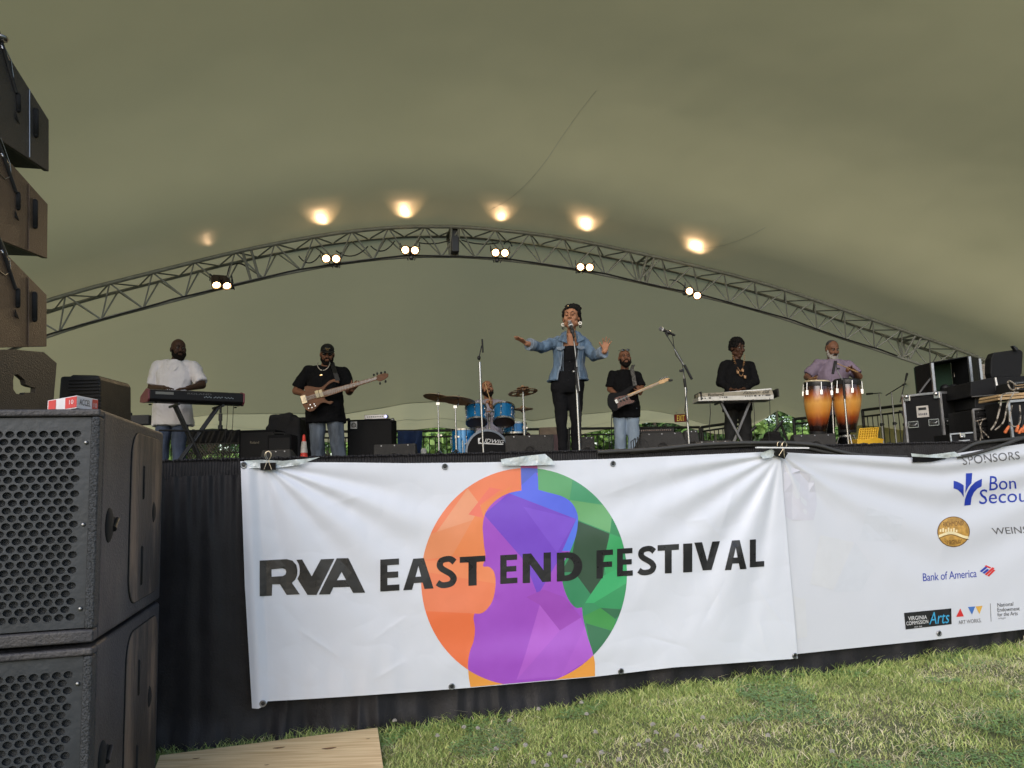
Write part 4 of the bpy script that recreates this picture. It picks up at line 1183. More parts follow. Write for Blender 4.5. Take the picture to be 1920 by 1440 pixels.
def sub(z0, label):
    T = thing('loudspeaker_cabinet', label, 'loudspeaker', corner + fd_ * SW / 2 + sd_ * SDp / 2 + V((0, 0, z0)), 'stacked bass cabinets')
    def Q(x, y, z): return corner + fd_ * x + sd_ * y + V((0, 0, z0 + z))
    rotm = Matrix((fd_, sd_, V((0, 0, 1)))).transposed()
    # body: box with a recessed front
    b = MB(); g = .012
    def bx(x0, x1, y0, y1, zz0, zz1): b.box(Q((x0 + x1) / 2, (y0 + y1) / 2, (zz0 + zz1) / 2), (x1 - x0, y1 - y0, zz1 - zz0), rotm)
    bx(0, SW, .06, SDp, .004, SH - .004)
    b.build('body', SUBM, T, bevel=.014, seg=3)
    for nm, x0, x1, zz0, zz1 in (('frame_rail', 0, SW, SH - .032, SH - .006), ('frame_rail', 0, SW, .006, .05), ('frame_stile', 0, .030, .052, SH - .034), ('frame_stile', SW - .030, SW, .052, SH - .034)):
        b = MB(); bx(x0, x1, 0, .062, zz0, zz1); b.build(nm, EDGE if nm == 'frame_stile' else SUBM, T, bevel=.008, seg=3)
    b = MB(); bx(.034, SW - .034, .034, .0585, .052, SH - .034); b.build('foam', FOAM, T)
    # perforated grille: every hole is an opening in the plate
    vs = []; fs = []; px, pz, rr, rz_ = .0354, .0266, .0150, .0122; x0, x1, zz0, zz1 = .033, SW - .033, .055, SH - .035
    nseg = 12; RB = [(px / 2 * x_, pz / 2 * z_) for x_, z_ in ((1, 0), (1, 1), (1 / 3, 1), (0, 1), (-1 / 3, 1), (-1, 1), (-1, 0), (-1, -1), (-1 / 3, -1), (0, -1), (1 / 3, -1), (1, -1))]; RA = [math.atan2(z_, x_) for x_, z_ in RB]
    hx0, hz0 = x0 + .028, zz0 + .026
    ncol = int((x1 - .028 - px / 2 - hx0) / px) ; nrow = int((zz1 - .022 - hz0) / pz)
    def hexcell(cx_, cz_):
        base = len(vs)
        for k in range(nseg):
            bx_, bz_ = RB[k]
            vs.append((cx_ + bx_, .018, cz_ + bz_))
        for k in range(nseg):
            a = RA[k] * 1.0
            vs.append((cx_ + rr * math.cos(a), .018, cz_ + rz_ * math.sin(a)))
        for k in range(nseg):
            a = RA[k] * 1.0
            vs.append((cx_ + rr * math.cos(a), .028, cz_ + rz_ * math.sin(a)))
        for k in range(nseg):
            k2 = (k + 1) % nseg
            fs.append((base + k, base + k2, base + nseg + k2, base + nseg + k))
            fs.append((base + nseg + k, base + nseg + k2, base + 2 * nseg + k2, base + 2 * nseg + k))
    def rect(a0, a1, c0, c1):
        n_ = len(vs); vs.extend([(a0, .018, c0), (a1, .018, c0), (a1, .018, c1), (a0, .018, c1)]); fs.append((n_, n_ + 1, n_ + 2, n_ + 3))
    for r_ in range(nrow):
        o_ = px / 2 if r_ % 2 else 0
        for c_ in range(ncol):
            cc = hx0 + px * (c_ + .5) + o_
            hexcell(cc, hz0 + pz * (r_ + .5))
        zc = hz0 + pz * r_
        rect(x0, hx0 + o_, zc, zc + pz); rect(hx0 + ncol * px + o_, x1, zc, zc + pz)
        # corner gaps of the chamfered cell rims
    rect(x0, x1, zz0, hz0); rect(x0, x1, hz0 + nrow * pz, zz1)
    b = MB(); b.add([Q(*q) for q in vs], fs)
    GR_ = b.build('perforated_grille', GRL, T, fix=False)
    for zz in (.12, .41, .70):
        for xx in (.047, SW - .047):
            b = MB(); b.ell(Q(xx, .014, zz), (.007, .004, .007), rotm, 10, 6); b.build('screw', STEEL, GR_, smooth=2)
    # side panel details: worn raised rear panel, slots, handle cup
    pts = []
    y0, y1, a0, a1 = .50, 1.13, .06, SH - .05
    for (cy_, cz_, st_) in ((y1 - .09, a1 - .09, 0), (y0 + .12, a1 - .12, 90), (y0 + .12, a0 + .12, 180), (y1 - .09, a0 + .09, 270)):
        rr_ = .12 if cy_ < .8 else .09
        for k in range(7):
            a = R(st_ + 15 * k); pts.append((cy_ + rr_ * math.cos(a), cz_ + rr_ * math.sin(a)))
    b = MB(); b.prism([Q(-.001, y, z) for y, z in pts], -fd_ * .006); SPN = b.build('side_panel', SUBW, T, bevel=.003)
    grooveM = M('dark_groove', (.006, .006, .006), .9, bump=0)
    b = MB(); b.path([Q(-.0015, y, z) for y, z in pts + pts[:1]], .0035, 6); b.build('panel_groove', grooveM, SPN)
    for (yy, z_a, z_b) in ((.72, .5, .63), (.72, .13, .28)):
        b = MB(); b.cap(Q(-.002, yy, z_a), .012, Q(-.002, yy, z_b), .012, 10); b.build('rigging_slot', grooveM, SPN, smooth=2)
    b = MB(); b.ell(Q(0, .17, .40), (.012, .055, .065), rotm, 16, 10); b.ell(Q(0, .24, .41), (.01, .03, .02), rotm, 12, 8); b.build('handle_recess', grooveM, T, smooth=2)
    b = MB(); b.tube(Q(-.012, .19, .385), Q(-.012, .25, .42), .012, .009, 10); b.build('handle_latch', BLACKM, T, smooth=True)
    b = MB(); b.ell(Q(-.004, .96, .43), (.012, .035, .05), rotm, 14, 8); b.build('rear_recess', grooveM, T, smooth=2)
    return T
sub(.004, 'lower scuffed black bass loudspeaker cabinet standing on the grass')
sub(.836, 'upper scuffed black bass loudspeaker cabinet with dusty brown side panel')
# red and white pack on the top cabinet
RW = thing('red_white_carton', 'flat red and white printed carton lying on the upper loudspeaker cabinet', 'carton', corner + fd_ * .1 + V((0, .15, 1.664)))
Yp = 3.12; ztop = P(140, 761, 2.95).z
A_ = P(89, 762, 3.0); B_ = P(144, 762, 2.88); C_ = P(183, 762, 3.02); 
zb = .836 + SH + .001
qa, qb, qc = [V((p.x, p.y, zb)) for p in (A_, B_, C_)]
hh = .047
REDC = M('carton_red', (.6, .05, .04), .4, bump=.02, bscale=30); WHC = M('carton_white', (.75, .72, .74), .4, bump=.02, bscale=30)
b = MB(); qd = qa + qc - qb
b.prism([qa, qb, qc, qd], V((0, 0, hh))); b.build('carton_box', [WHC], RW, bevel=.002)
def facequad(p, q, f0, f1, h0, h1, off=.0012):
    n_ = (q - p).cross(V((0, 0, 1))).normalized()
    if n_.y > 0: n_ = -n_
    A = p.lerp(q, f0) + n_ * off; B = p.lerp(q, f1) + n_ * off
    return [A + V((0, 0, h0)), B + V((0, 0, h0)), B + V((0, 0, h1)), A + V((0, 0, h1))]
for p, q, f0, f1 in ((qa, qb, .62, 1.0), (qb, qc, .72, 1.0), (qa, qb, .04, .3)):
    b = MB(); b.add(facequad(p, q, f0, f1, .004, hh - .003), [(0, 1, 2, 3)]); b.build('red_print', REDC, RW)
def wtext(s, p, q, f0, f1, h0, h1, mat, parent, off=.002, bold=.02):
    F = facequad(p, q, f0, f1, h0, h1, off)
    def mp_(x, y):
        return F[3].lerp(F[2], x).lerp(F[0].lerp(F[1], x), y)
    polys = outline_text(s, bold)
    return decal('lettering', polys, mp_, mat, parent, 0)
wtext('ACCEL', qb, qc, .1, .62, .014, .036, INK, RW, bold=.03)
wtext('10', qa, qb, .76, .9, .018, .034, WHC, RW); wtext('10', qb, qc, .78, .94, .014, .03, WHC, RW)

# line array: wedge cabinets with slotted side plates
LAM = M('array_lamplit_brown', (.10, .062, .038), .5, var=.18, scale=5, bump=.12, bscale=120)  # warm lamp light on the black cabinets is put into this brown
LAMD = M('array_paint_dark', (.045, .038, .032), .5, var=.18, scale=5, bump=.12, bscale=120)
def lacab(rt, rb, nt_, nb, label, mat, wide=1.1):
    """rear top / rear bottom pixel rows at u=rt[0]; near rows at u=0"""
    Yf, Yn = 4.9, 4.47
    A = P(rt[0], rt[1], Yf); B = P(rb[0], rb[1], Yf); C = P(0, nt_, Yn); D = P(0, nb, Yn)
    k = 1.9
    C2 = A + (C - A) * k; D2 = B + (D - B) * k
    T = thing('array_loudspeaker', label, 'loudspeaker', V((A.x, A.y, min(B.z, D.z))), 'loudspeaker array at the left')
    lft = V((-1, -.28, 0)).normalized()
    b = MB(); b.prism([A, B, D2, C2], lft * .03); b.build('side_plate', mat, T, bevel=.004)
    b = MB(); b.prism([A + lft * .031, B + lft * .031 + V((0, 0, .012)), D2 + lft * .031 + V((0, 0, .012)), C2 + lft * .031], lft * wide); b.build('box', BLACKP, T, bevel=.004)
    b = MB(); b.prism([A + lft * (wide + .032), B + lft * (wide + .032), D2 + lft * (wide + .032), C2 + lft * (wide + .032)], lft * .03); b.build('side_plate', mat, T, bevel=.004)
    nrm = (A - B).cross(D2 - B).normalized()
    if nrm.x < 0: nrm = -nrm
    def SQ(f, h):   # f: 0 rear .. 1 front(at C,D), h 0 bottom..1 top
        lo = B.lerp(D, f); hi = A.lerp(C, f); return lo.lerp(hi, h) + nrm * .004
    gm = M('dark_groove', (.006, .006, .006), .9, bump=0)
    b = MB(); b.cap(SQ(.3, .42), .018, SQ(.3, .8), .018, 8); b.build('slot', gm, T, smooth=2)
    b = MB(); b.cap(SQ(.28, .44), .009, SQ(.28, .74), .009, 8); b.build('slot_rail', ALU, T, smooth=2)
    b = MB(); b.cap(SQ(.66, .5), .016, SQ(.66, .68), .016, 8); b.build('slot', gm, T, smooth=2)
    b = MB(); b.prism([SQ(.72, .44), SQ(.72, .36), SQ(.64, .34)], nrm * .004); b.build('notch', gm, T)
    b = MB(); b.path([SQ(.43, .02), SQ(.43, .97)], .0035, 6); b.build('edge_strip', ALU if mat is LAMD else mat, T)
    b = MB(); b.path([SQ(.7, .68), SQ(.95, .97), SQ(1.1, 1.1)], .012, 8); b.build('rigging_arm', BLACKM, T, smooth=True)
    b = MB(); b.cap(SQ(.86, .93), .010, SQ(.98, .97), .008, 8); b.build('pin', CHROME, T, smooth=2)
    return T, SQ
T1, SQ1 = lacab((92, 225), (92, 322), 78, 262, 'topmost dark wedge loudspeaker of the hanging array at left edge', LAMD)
T2, SQ2 = lacab((90, 383), (89, 485), 282, 450, 'lamplit brown wedge loudspeaker second from top of the array at left edge', LAM)
T3, SQ3 = lacab((88, 553), (88, 650), 463, 652, 'lamplit brown wedge loudspeaker third from top, just above the cutout plate', LAM)
b = MB()
for SQ in (SQ1, SQ2): b.path([SQ(1.0, .02), SQ(.93, -.06), SQ(.82, -.2), SQ(.8, -.33), SQ(.92, -.38), SQ(1.02, -.34)], .003, 6)
b.path([SQ1(.98, 1.02), SQ1(.8, .98), SQ1(.75, .82)], .003, 6)
tag(b.build('safety_wire', STEEL, smooth=True), 'thin steel safety wires looping between the array loudspeakers', 'wire')
b = MB(); b.ell(P(2, 72, 4.4), (.04, .04, .02)); b.path([P(-10, 70, 4.4), P(10, 74, 4.4)], .02, 8)
tag(b.build('shackle', STEEL, smooth=True), 'steel shackle on top of the topmost array loudspeaker', 'shackle')
# cutout plate at the bottom of the array
Yf, Yn = 4.9, 4.47
def PL(u, v):
    t = (92 - u) / 92; return P(u, v, Yf + (Yn - Yf) * t)
out_ = [PL(-60, 655), PL(0, 654), PL(62, 659), PL(92, 680), PL(92, 800), PL(-60, 800)]
hole = [PL(6, 712), PL(7, 703), PL(14, 701), PL(28, 712), PL(31, 721), PL(40, 725), PL(51, 727), PL(51, 737), PL(43, 736), PL(31, 736), PL(28, 741), PL(14, 738), PL(8, 730)]
T = thing('array_base_plate', 'brown steel base frame with irregular cutout below the loudspeaker array', 'base frame', V((PL(92, 800).x, 4.9, DECK)))
loc2 = lambda p: V(((p - PL(92, 800)).dot((PL(-60, 800) - PL(92, 800)).normalized()), p.z))
dirp = (PL(-60, 800) - PL(92, 800)).normalized(); og = PL(92, 800)
back = lambda x, y: og + V((dirp.x, dirp.y, 0)).normalized() * x + V((0, 0, y - og.z))
po = [loc2(p) for p in out_]; ph = [loc2(p) for p in hole]
for nm, offl in (('side_plate', 0), ('side_plate', 1.1)):
    ov, res = cdt_mesh([po, ph], 0, lambda ids, c: 0 if inside(c, po) and not inside(c, ph) else None)
    b = MB(); b.add([back(q.x, q.y) + V((-1, -.28, 0)).normalized() * offl for q in ov], res[0])
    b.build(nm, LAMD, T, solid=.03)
for z_ in (0, 1):
    b = MB(); p_ = back(.2 + .1 * z_, DECK + .35); b.tube(p_, p_ + V((-1.1, -.3, 0)), .02, n=8); b.build('cross_bar', LAMD, T, smooth=True)
b = MB(); l_ = V((-1, -.28, 0)).normalized()
pp = [PL(92, 770), PL(-130, 770)]; b.prism([V((pp[0].x, pp[0].y + .05, DECK)), V((pp[1].x, pp[1].y, DECK)), V((pp[1].x, pp[1].y, pp[1].z - .1)), V((pp[0].x, pp[0].y + .05, pp[0].z - .04))], l_ * 1.2)
tag(b.build('riser_box', CARPET, bevel=.006), 'black carpeted riser box under the loudspeaker array', 'riser')
# black ribbed case beside the array
Y = 5.3
T = thing('ribbed_case', 'black ribbed tapering case standing beyond the loudspeaker cabinet', 'case', G(145, Y))
bf = G(98, Y); br = G(186, Y)
z1 = P(112, 705, Y).z; zt2 = P(140, 702, Y).z
b = MB(); pts = [V((bf.x, Y, DECK)), V((br.x, Y, DECK)), P(187, 760, Y), P(187, 712, Y), P(183, 703, Y), P(135, 702, Y), P(130, 705, Y), P(112, 705, Y)]
b.prism(pts, V((0, .45, 0))); b.build('shell', BLACKP, T, bevel=.02, seg=3)
for k in range(9):
    v = 712 + 6.4 * k
    b = MB(); b.box((P(146, v, Y) + P(170, v, Y)) / 2 + V((0, -.004, 0)), ((P(178, v, Y) - P(122 - k, v, Y)).length, .012, .012)); b.build('rib', BLACKP, T, bevel=.003)
# ================================================================== PEOPLE
def organic(b, voxel, smooth=2, wr=0, wscale=8, name='tmp', seed=0):
    me = bpy.data.meshes.new(name); me.from_pydata(b.v, [], b.f)
    bm = bmesh.new(); bm.from_mesh(me); bmesh.ops.recalc_face_normals(bm, faces=bm.faces); bm.to_mesh(me); bm.free()
    o = bpy.data.objects.new(name, me); COL.objects.link(o)
    md = o.modifiers.new('r', 'REMESH'); md.mode = 'VOXEL'; md.voxel_size = voxel; md.adaptivity = 0
    if smooth:
        ms = o.modifiers.new('s', 'SMOOTH'); ms.factor = .5; ms.iterations = smooth
    dg = bpy.context.evaluated_depsgraph_get(); dg.update()
    m2 = bpy.data.meshes.new_from_object(o.evaluated_get(dg))
    bpy.data.objects.remove(o); bpy.data.meshes.remove(me)
    if wr:
        n = len(m2.vertices); co = np.zeros(n * 3); m2.vertices.foreach_get('co', co); co = co.reshape(-1, 3)
        no = np.zeros(n * 3); m2.vertices.foreach_get('normal', no); no = no.reshape(-1, 3)
        d = np.array([noise.noise(V((c[0] * wscale, c[1] * wscale, c[2] * wscale * .75 + seed))) + .5 * abs(noise.noise(V((c[0] * wscale * 2.2, c[1] * wscale * 2.2, c[2] * wscale * 1.8 + seed + 9)))) for c in co])
        m2.vertices.foreach_set('co', (co + no * (d * wr)[:, None]).ravel())
    return m2
def place(me, name, mats, parent):
    off = V(parent['org'])
    me.transform(Matrix.Translation(-off))
    me.materials.clear()
    for m in (mats if isinstance(mats, (list, tuple)) else [mats]): me.materials.append(m)
    me.polygons.foreach_set('use_smooth', [True] * len(me.polygons)); me.update()
    me.name = name
    o = bpy.data.objects.new(name, me); COL.objects.link(o); o.parent = parent; o['org'] = tuple(off)
    return o
def skin(name, c): return M(name, c, .58, spec=.3, var=.12, scale=9, bump=.04, bscale=120, dist=.002)
EYEW = M('eye_white', (.20, .18, .165), .5, spec=.2, bump=0); EYED = M('eye_dark', (.015, .010, .008), .45, spec=.2, bump=0)
def head_prims(b, c, H, s=1.0, open_mouth=False, fem=False):
    """c centre, H rotation (local -y = face direction)"""
    def q(x, y, z): return c + H @ V((x * s, y * s, z * s))
    def e(x, y, z, a, bb, cc): b.ell(q(x, y, z), (a * s, bb * s, cc * s), H, 16, 12)
    e(0, .012, .034, .078, .096, .088)
    e(0, -.02, -.035, .060, .070, .078)
    e(0, -.05, -.09 if not open_mouth else -.1, .034, .034, .028)
    for k in (-1, 1):
        e(k * .04, -.058, -.018, .026, .026, .028)
        e(k * .03, -.074, .032, .024, .016, .011)
        e(k * .052, -.01, -.06, .02, .045, .03)
        e(k * .079, .012, -.004, .010, .019, .031)
        e(k * .013, -.094, -.024, .0105, .013, .009)
    b.cap(q(0, -.085, .026), .010 * s, q(0, -.105, -.018), .0145 * s, 10)
    b.cap(q(-.016, -.087, -.052), .008 * s, q(.016, -.087, -.052), .008 * s, 8)
    if open_mouth:
        b.cap(q(-.014, -.078, -.083), .009 * s, q(.014, -.078, -.083), .009 * s, 8)
    else:
        b.cap(q(-.014, -.085, -.063), .008 * s, q(.014, -.085, -.063), .008 * s, 8)
    return q
def hand_prims(b, w, d, nrm, side, sp=.35, curl=.35, s=1.0, thumb_out=.9):
    """w wrist, d pointing direction of the hand, nrm palm normal, side: direction of the thumb"""
    d = V(d).normalized(); t = V(side); t = (t - d * t.dot(d)).normalized(); n = V(nrm); n = (n - d * n.dot(d) - t * n.dot(t)).normalized()
    L = [.072, .080, .074, .058]
    for i in range(4):
        x = (.030 - .0195 * i)
        k = w + d * .092 * s + t * x * s - d * (.008 * abs(i - 1.2)) * s
        b.cap(w + d * .012 * s + t * x * .55 * s, .0155 * s, k, .0115 * s, 8)
        ang = (1.2 - i) * sp * .32
        dd = (d * math.cos(ang) + t * math.sin(ang)).normalized()
        p = k; r = .0098 * s; c = 0
        for j, f in enumerate((.45, .32, .23)):
            c += curl * (1 if j == 0 else .8)
            dj = (dd * math.cos(c) + n * math.sin(c)).normalized()
            p2 = p + dj * L[i] * f * s; b.cap(p, r, p2, r * .9, 7); p = p2; r *= .9
    b.cap(w + d * .02 * s + t * .018 * s, .016 * s, w + d * .05 * s + t * .04 * s + n * .006, .0125 * s, 8)
    p = w + d * .05 * s + t * .04 * s + n * .006
    td = (d * .75 + t * thumb_out + n * .25).normalized()
    p2 = p + td * .034 * s; b.cap(p, .0115 * s, p2, .0105 * s, 8)
    td = (td + d * .25 + n * .15).normalized(); b.cap(p2, .0105 * s, p2 + td * .026 * s, .009 * s, 8)
def ring(c, ex, ey, a, b_, n=24, pw=2.3):
    out = []
    for k in range(n):
        t = 2 * math.pi * k / n; cc, ss = math.cos(t), math.sin(t)
        out.append(c + ex * (a * math.copysign(abs(cc) ** (2 / pw), cc)) + ey * (b_ * math.copysign(abs(ss) ** (2 / pw), ss)))
    return out
def interp(tab, t):
    xs = [r[0] for r in tab]
    return [float(np.interp(t, xs, [r[k] for r in tab])) for k in range(1, len(tab[0]))]
BODY = [(-.12, .10, .065), (-.02, .165, .11), (.08, .168, .115), (.25, .15, .108), (.42, .142, .102), (.65, .162, .112), (.82, .170, .108), (.92, .15, .09), (1.0, .075, .07)]
def person(label, u, Y, H, head, sh, el, wr, hd, skinc, top, bottom, feet, heavy=1.0, belly=0, sleeve='short', topm=None, bm_=None, shoem=None, hem=-.12, voxel=.0075, seated=False, fem=False, neckline=.0, hemf=1.0, hands=None, bodytab=None, open_mouth=False, armr=1.0, pelvis=None, legr=1.0):
    base = G(u, Y)
    T = thing('person', label, 'person', base, 'band on the stage')
    m = H / 1.78
    SH = [P(a[0], a[1], Y + a[2]) for a in sh]; EL = [P(a[0], a[1], Y + a[2]) for a in el]; WR = [P(a[0], a[1], Y + a[2]) for a in wr]
    ex = (SH[1] - SH[0]); ex.z = 0; ex.normalize(); ey = V((-ex.y, ex.x, 0))
    hc = P(head[0], head[1], Y + head[2] - .02)
    yaw, pit, rol = [R(x) for x in head[3:6]]
    HM = Matrix.Rotation(yaw, 3, 'Z') @ Matrix.Rotation(rol, 3, 'Y') @ Matrix.Rotation(pit, 3, 'X')
    pel = V((base.x, base.y, DECK + (.53 * H if not seated else .5)))
    if pelvis: pel = P(pelvis[0], pelvis[1], Y)
    nb = (SH[0] + SH[1]) / 2 + V((0, 0, .085 * m))
    hs = m * (1.1 if not fem else 1.15)
    ax = nb - pel
    tab = bodytab or BODY
    def C(t): return pel + ax * t
    def tors(b, grow, t0, t1, nr=16, flare=1.0, keep=False):
        rs = []
        for i in range(nr + 1):
            t = t0 + (t1 - t0) * i / nr; a, d = interp(tab, max(t, .02) if keep else t)
            bl = belly * math.exp(-((t - .22) / .26) ** 2)
            g_ = grow * (1 + (flare - 1) * min(max((.12 - t) / .3, 0), 1))
            sw = (SH[1] - SH[0]).length / 2
            a_ = a * m * heavy
            if t > .66: a_ = float(np.interp(t, [.66, .76, .84, .91, .96, 1.0], [a_, max(a_, sw * .90), sw * .74, sw * .50, sw * .30, .06]))
            rs.append(ring(C(t) - ey * bl * .5, ex, ey, a_ + g_, d * m * heavy + bl * .5 + g_))
        b.loft(rs)
    # ---- skin body: one continuous figure
    b = MB()
    tors(b, 0, -.1, 1.0)
    q = head_prims(b, hc, HM, hs * (1.0 if not fem else .98), open_mouth)
    b.cap(nb - V((0, 0, .05)), .062 * m * (heavy ** .6 if not fem else .85), hc + HM @ V((0, .02, -.06)), .052 * m * (heavy ** .5 if not fem else .9), 14)
    hips = [pel + ex * s * .085 * m * heavy + V((0, 0, -.03)) for s in (-1, 1)]
    FT = []
    knees = []
    for i, s in enumerate((-1, 1)):
        f = G(feet[i][0], Y + feet[i][1])
        an = f + V((0, 0, .09)); 
        if seated:
            kn = hips[i] - ey * .42 + V((0, 0, .02)) + ex * s * .08; an = kn + V((0, 0, -.42)); f = V((an.x, an.y, DECK))
        else:
            kn = hips[i].lerp(an, .48) - ey * (.03 + .02 * i)
        knees.append((kn, an)); FT.append(f)
        b.cap(hips[i], .078 * m * heavy * legr, kn, .052 * m * legr, 12); b.cap(kn, .052 * m * legr, an, .038 * m, 12)
        b.cap(an, .036, f + V((0, -.12, .035)), .028, 10)
    for i, s in enumerate((-1, 1)):
        b.cap(SH[i], .055 * m * heavy ** .7 * armr, EL[i], .043 * m * heavy ** .7 * armr, 12); b.cap(EL[i], .043 * m * heavy ** .7 * armr, WR[i], .028 * m * heavy ** .3, 12)
        dx, nx, sx, sp, cu = hd[i]
        hand_prims(b, WR[i], V(dx), V(nx), V(sx), sp, cu, m * (1.02 if not fem else .92))
    place(organic(b, voxel * .8, 2), 'body', skinc, T)
    # ---- trousers
    b = MB(); tg = .012
    tors(b, tg, -.11, .44 if fem else .24, 12)
    for i in (0, 1):
        kn, an = knees[i]
        r1, r2, r3 = bottom[1]
        b.cap(hips[i] + V((0, 0, .02)), r1 * m, kn, r2 * m, 14)
        b.cap(kn, r2 * m, kn.lerp(an, .94), r3 * m, 14)
        b.tube(kn.lerp(an, .5), an + V((0, 0, -.02)), (r2 + r3) / 2 * m, r3 * m * 1.05, 14)
    place(organic(b, voxel * 1.2, 7, .011, 12, seed=u), 'trousers', bottom[0], T)
    # ---- shoes
    for i in (0, 1):
        f = FT[i]; b = MB(); dirf = -V((0, 1, 0)) + ex * (.25 if i else -.25); dirf.normalize()
        b.cap(f + V((0, 0, .045)) - dirf * .04, .042, f + V((0, 0, .038)) + dirf * .14, .036, 12)
        b.ell(f + V((0, 0, .09)) - dirf * .03, (.045, .05, .05))
        me = organic(b, .01, 2)
        for v_ in me.vertices: v_.co.z = max(v_.co.z, DECK + .001)
        place(me, 'shoe', shoem or BLACKP, T)
    # ---- top
    if top:
        b = MB(); tg = .027
        tors(b, tg, hem, .985 - neckline, 20, hemf, True)
        for i in (0, 1):
            SHL = SH[i] - V((0, 0, .012)); r_ = .060 * m * heavy ** .7 * armr
            if sleeve == 'short':
                e_ = SH[i].lerp(EL[i], .86); b.cap(SH[i], r_ + .010, SH[i].lerp(EL[i], .5), r_ + .012, 14); b.tube(SH[i], e_, r_ + .008, r_ + .012, 16)
            else:
                b.cap(SH[i], r_ + .008, EL[i], r_ * .88 + .006, 14); b.tube(EL[i], EL[i].lerp(WR[i], .93), r_ * .88 + .004, r_ * .62 + .004, 14); b.cap(EL[i], r_ * .88 + .004, EL[i].lerp(WR[i], .5), r_ * .75 + .004, 12)
            b.cap(nb + (SH[i] - nb) * .25 - V((0, 0, .03)), .055 * m * heavy ** .5, SH[i], r_ + .008, 12)
        place(organic(b, voxel * 1.2, 3, .020, 9, seed=u + 5), 'shirt', top, T)
    # eyes
    for k in (-1, 1):
        b = MB(); b.ell(q(k * .030, -.0755, .013), (.0118 * m,) * 3, HM, 12, 8)
        b.mi = 1; b.ell(q(k * .030, -.083, .0115), (.0075 * m, .0055 * m, .0075 * m), HM, 10, 6)
        b.build('eye', [EYEW, EYED], T, smooth=2, fix=False)
    return dict(T=T, q=q, HM=HM, SH=SH, EL=EL, WR=WR, nb=nb, pel=pel, ex=ex, ey=ey, C=C, hc=hc, m=m, tab=tab, heavy=heavy, base=base)
LIPM = M('lip', (.22, .08, .06), .4, bump=0)
def extra(p, name, fn, mat, voxel=.007, smooth=1, wr=0, ws=40):
    b = MB(); fn(b, p['q'], p['HM']); return place(organic(b, voxel, smooth, wr, ws), name, mat, p['T'])
def beard(full=1.0):
    def f(b, q, Hm):
        for k in (-1, 1):
            b.cap(q(k * .066, -.005, -.01), .014, q(k * .058, -.03, -.06), .022 * full, 10)
            b.cap(q(k * .058, -.03, -.06), .022 * full, q(k * .022, -.062, -.098), .03 * full, 10)
            b.cap(q(k * .030, -.078, -.045), .009, q(k * .036, -.07, -.078), .015, 8)
        b.ell(q(0, -.062, -.102), (.042 * full, .036 * full, .036 * full), Hm)
        b.cap(q(-.026, -.092, -.0425), .0075, q(.026, -.092, -.0425), .0075, 8)
    return f
def hair_cap(top=1.0, low=.03, r=(.083, .101, .092), back=True):
    def f(b, q, Hm):
        b.ell(q(0, .022, .052), (r[0], r[1] * .96, r[2] * top * .92), Hm, 18, 12)
        b.ell(q(0, .05, .01), (r[0] * .97, r[1] * .7, .07), Hm, 16, 10)
    return f
HAIR = M('hair_black', (.007, .006, .006), .85, spec=.2, bump=.35, bscale=160, var=.3, scale=80, dist=.004)
BEARD = M('beard_black', (.008, .006, .005), .9, spec=.15, bump=.3, bscale=200, var=.3, scale=60, dist=.003)
GREYB = M('beard_grey', (.30, .28, .26), .9, bump=.35, bscale=180, var=.35, scale=50, dist=.004)
HAIRG = M('hair_greying', (.045, .042, .042), .85, bump=.35, bscale=180, var=.4, scale=60, dist=.003)
def denim(name, c, v=.35):
    return M(name, c, .8, var=v, scale=3.5, bump=.12, bscale=220, dist=.003, stretch=(2.2, 2.2, .8))
# ---- keyboard player in white
SK1 = skin('skin_deep', (.075, .034, .020)); SK2 = skin('skin_brown', (.20, .090, .052)); SK3 = skin('skin_warm', (.33, .155, .085)); SK4 = skin('skin_dark', (.060, .030, .020))
WHT = M('white_cotton', (.66, .64, .68), .8, var=.04, scale=4, bump=.1, bscale=40, dist=.006)
BLK = M('black_cotton', (.006, .006, .007), .9, spec=.15, var=.2, scale=5, bump=.1, bscale=50, dist=.006)
fw = (0, -1, 0)
p1 = person('bald bearded keyboard player in white shirt and blue jeans looking to the side', 322, 10.3, 1.86, (334.5, 655.5, 0, 38, 4, 0), [(296, 688, 0), (363, 689, 0)], [(284, 728, -.05), (379, 722, -.08)], [(307, 727, -.42), (352, 728, -.42)],
            [((.6, -.7, -.1), (0, 0, -1), (1, 0, 0), .3, .3), ((-.6, -.7, -.1), (0, 0, -1), (-1, 0, 0), .3, .3)], SK4, WHT, (denim('denim_mid', (.055, .075, .13)), (.105, .085, .068)), [(302, 0), (336, 0)], heavy=1.2, belly=.09, hem=-.22, hemf=1.6, pelvis=(325, 776))
extra(p1, 'beard', beard(1.25), BEARD)
b = MB(); q = p1['q']
HEADLIFT = 0
c0 = p1['nb'] - p1['ey'] * .105 + V((0, 0, -.045))
for s in (-1, 1):
    b.prism([c0 + p1['ex'] * s * .015 - p1['ey'] * .045 + V((0, 0, -.13)), c0 + p1['ex'] * s * .075 + V((0, 0, .02)), c0 + p1['ex'] * s * .11 + V((0, 0, -.01)), c0 + p1['ex'] * s * .075 - p1['ey'] * .05 + V((0, 0, -.1))], -p1['ey'] * .012)
b.build('collar', WHT, p1['T'], bevel=.004)
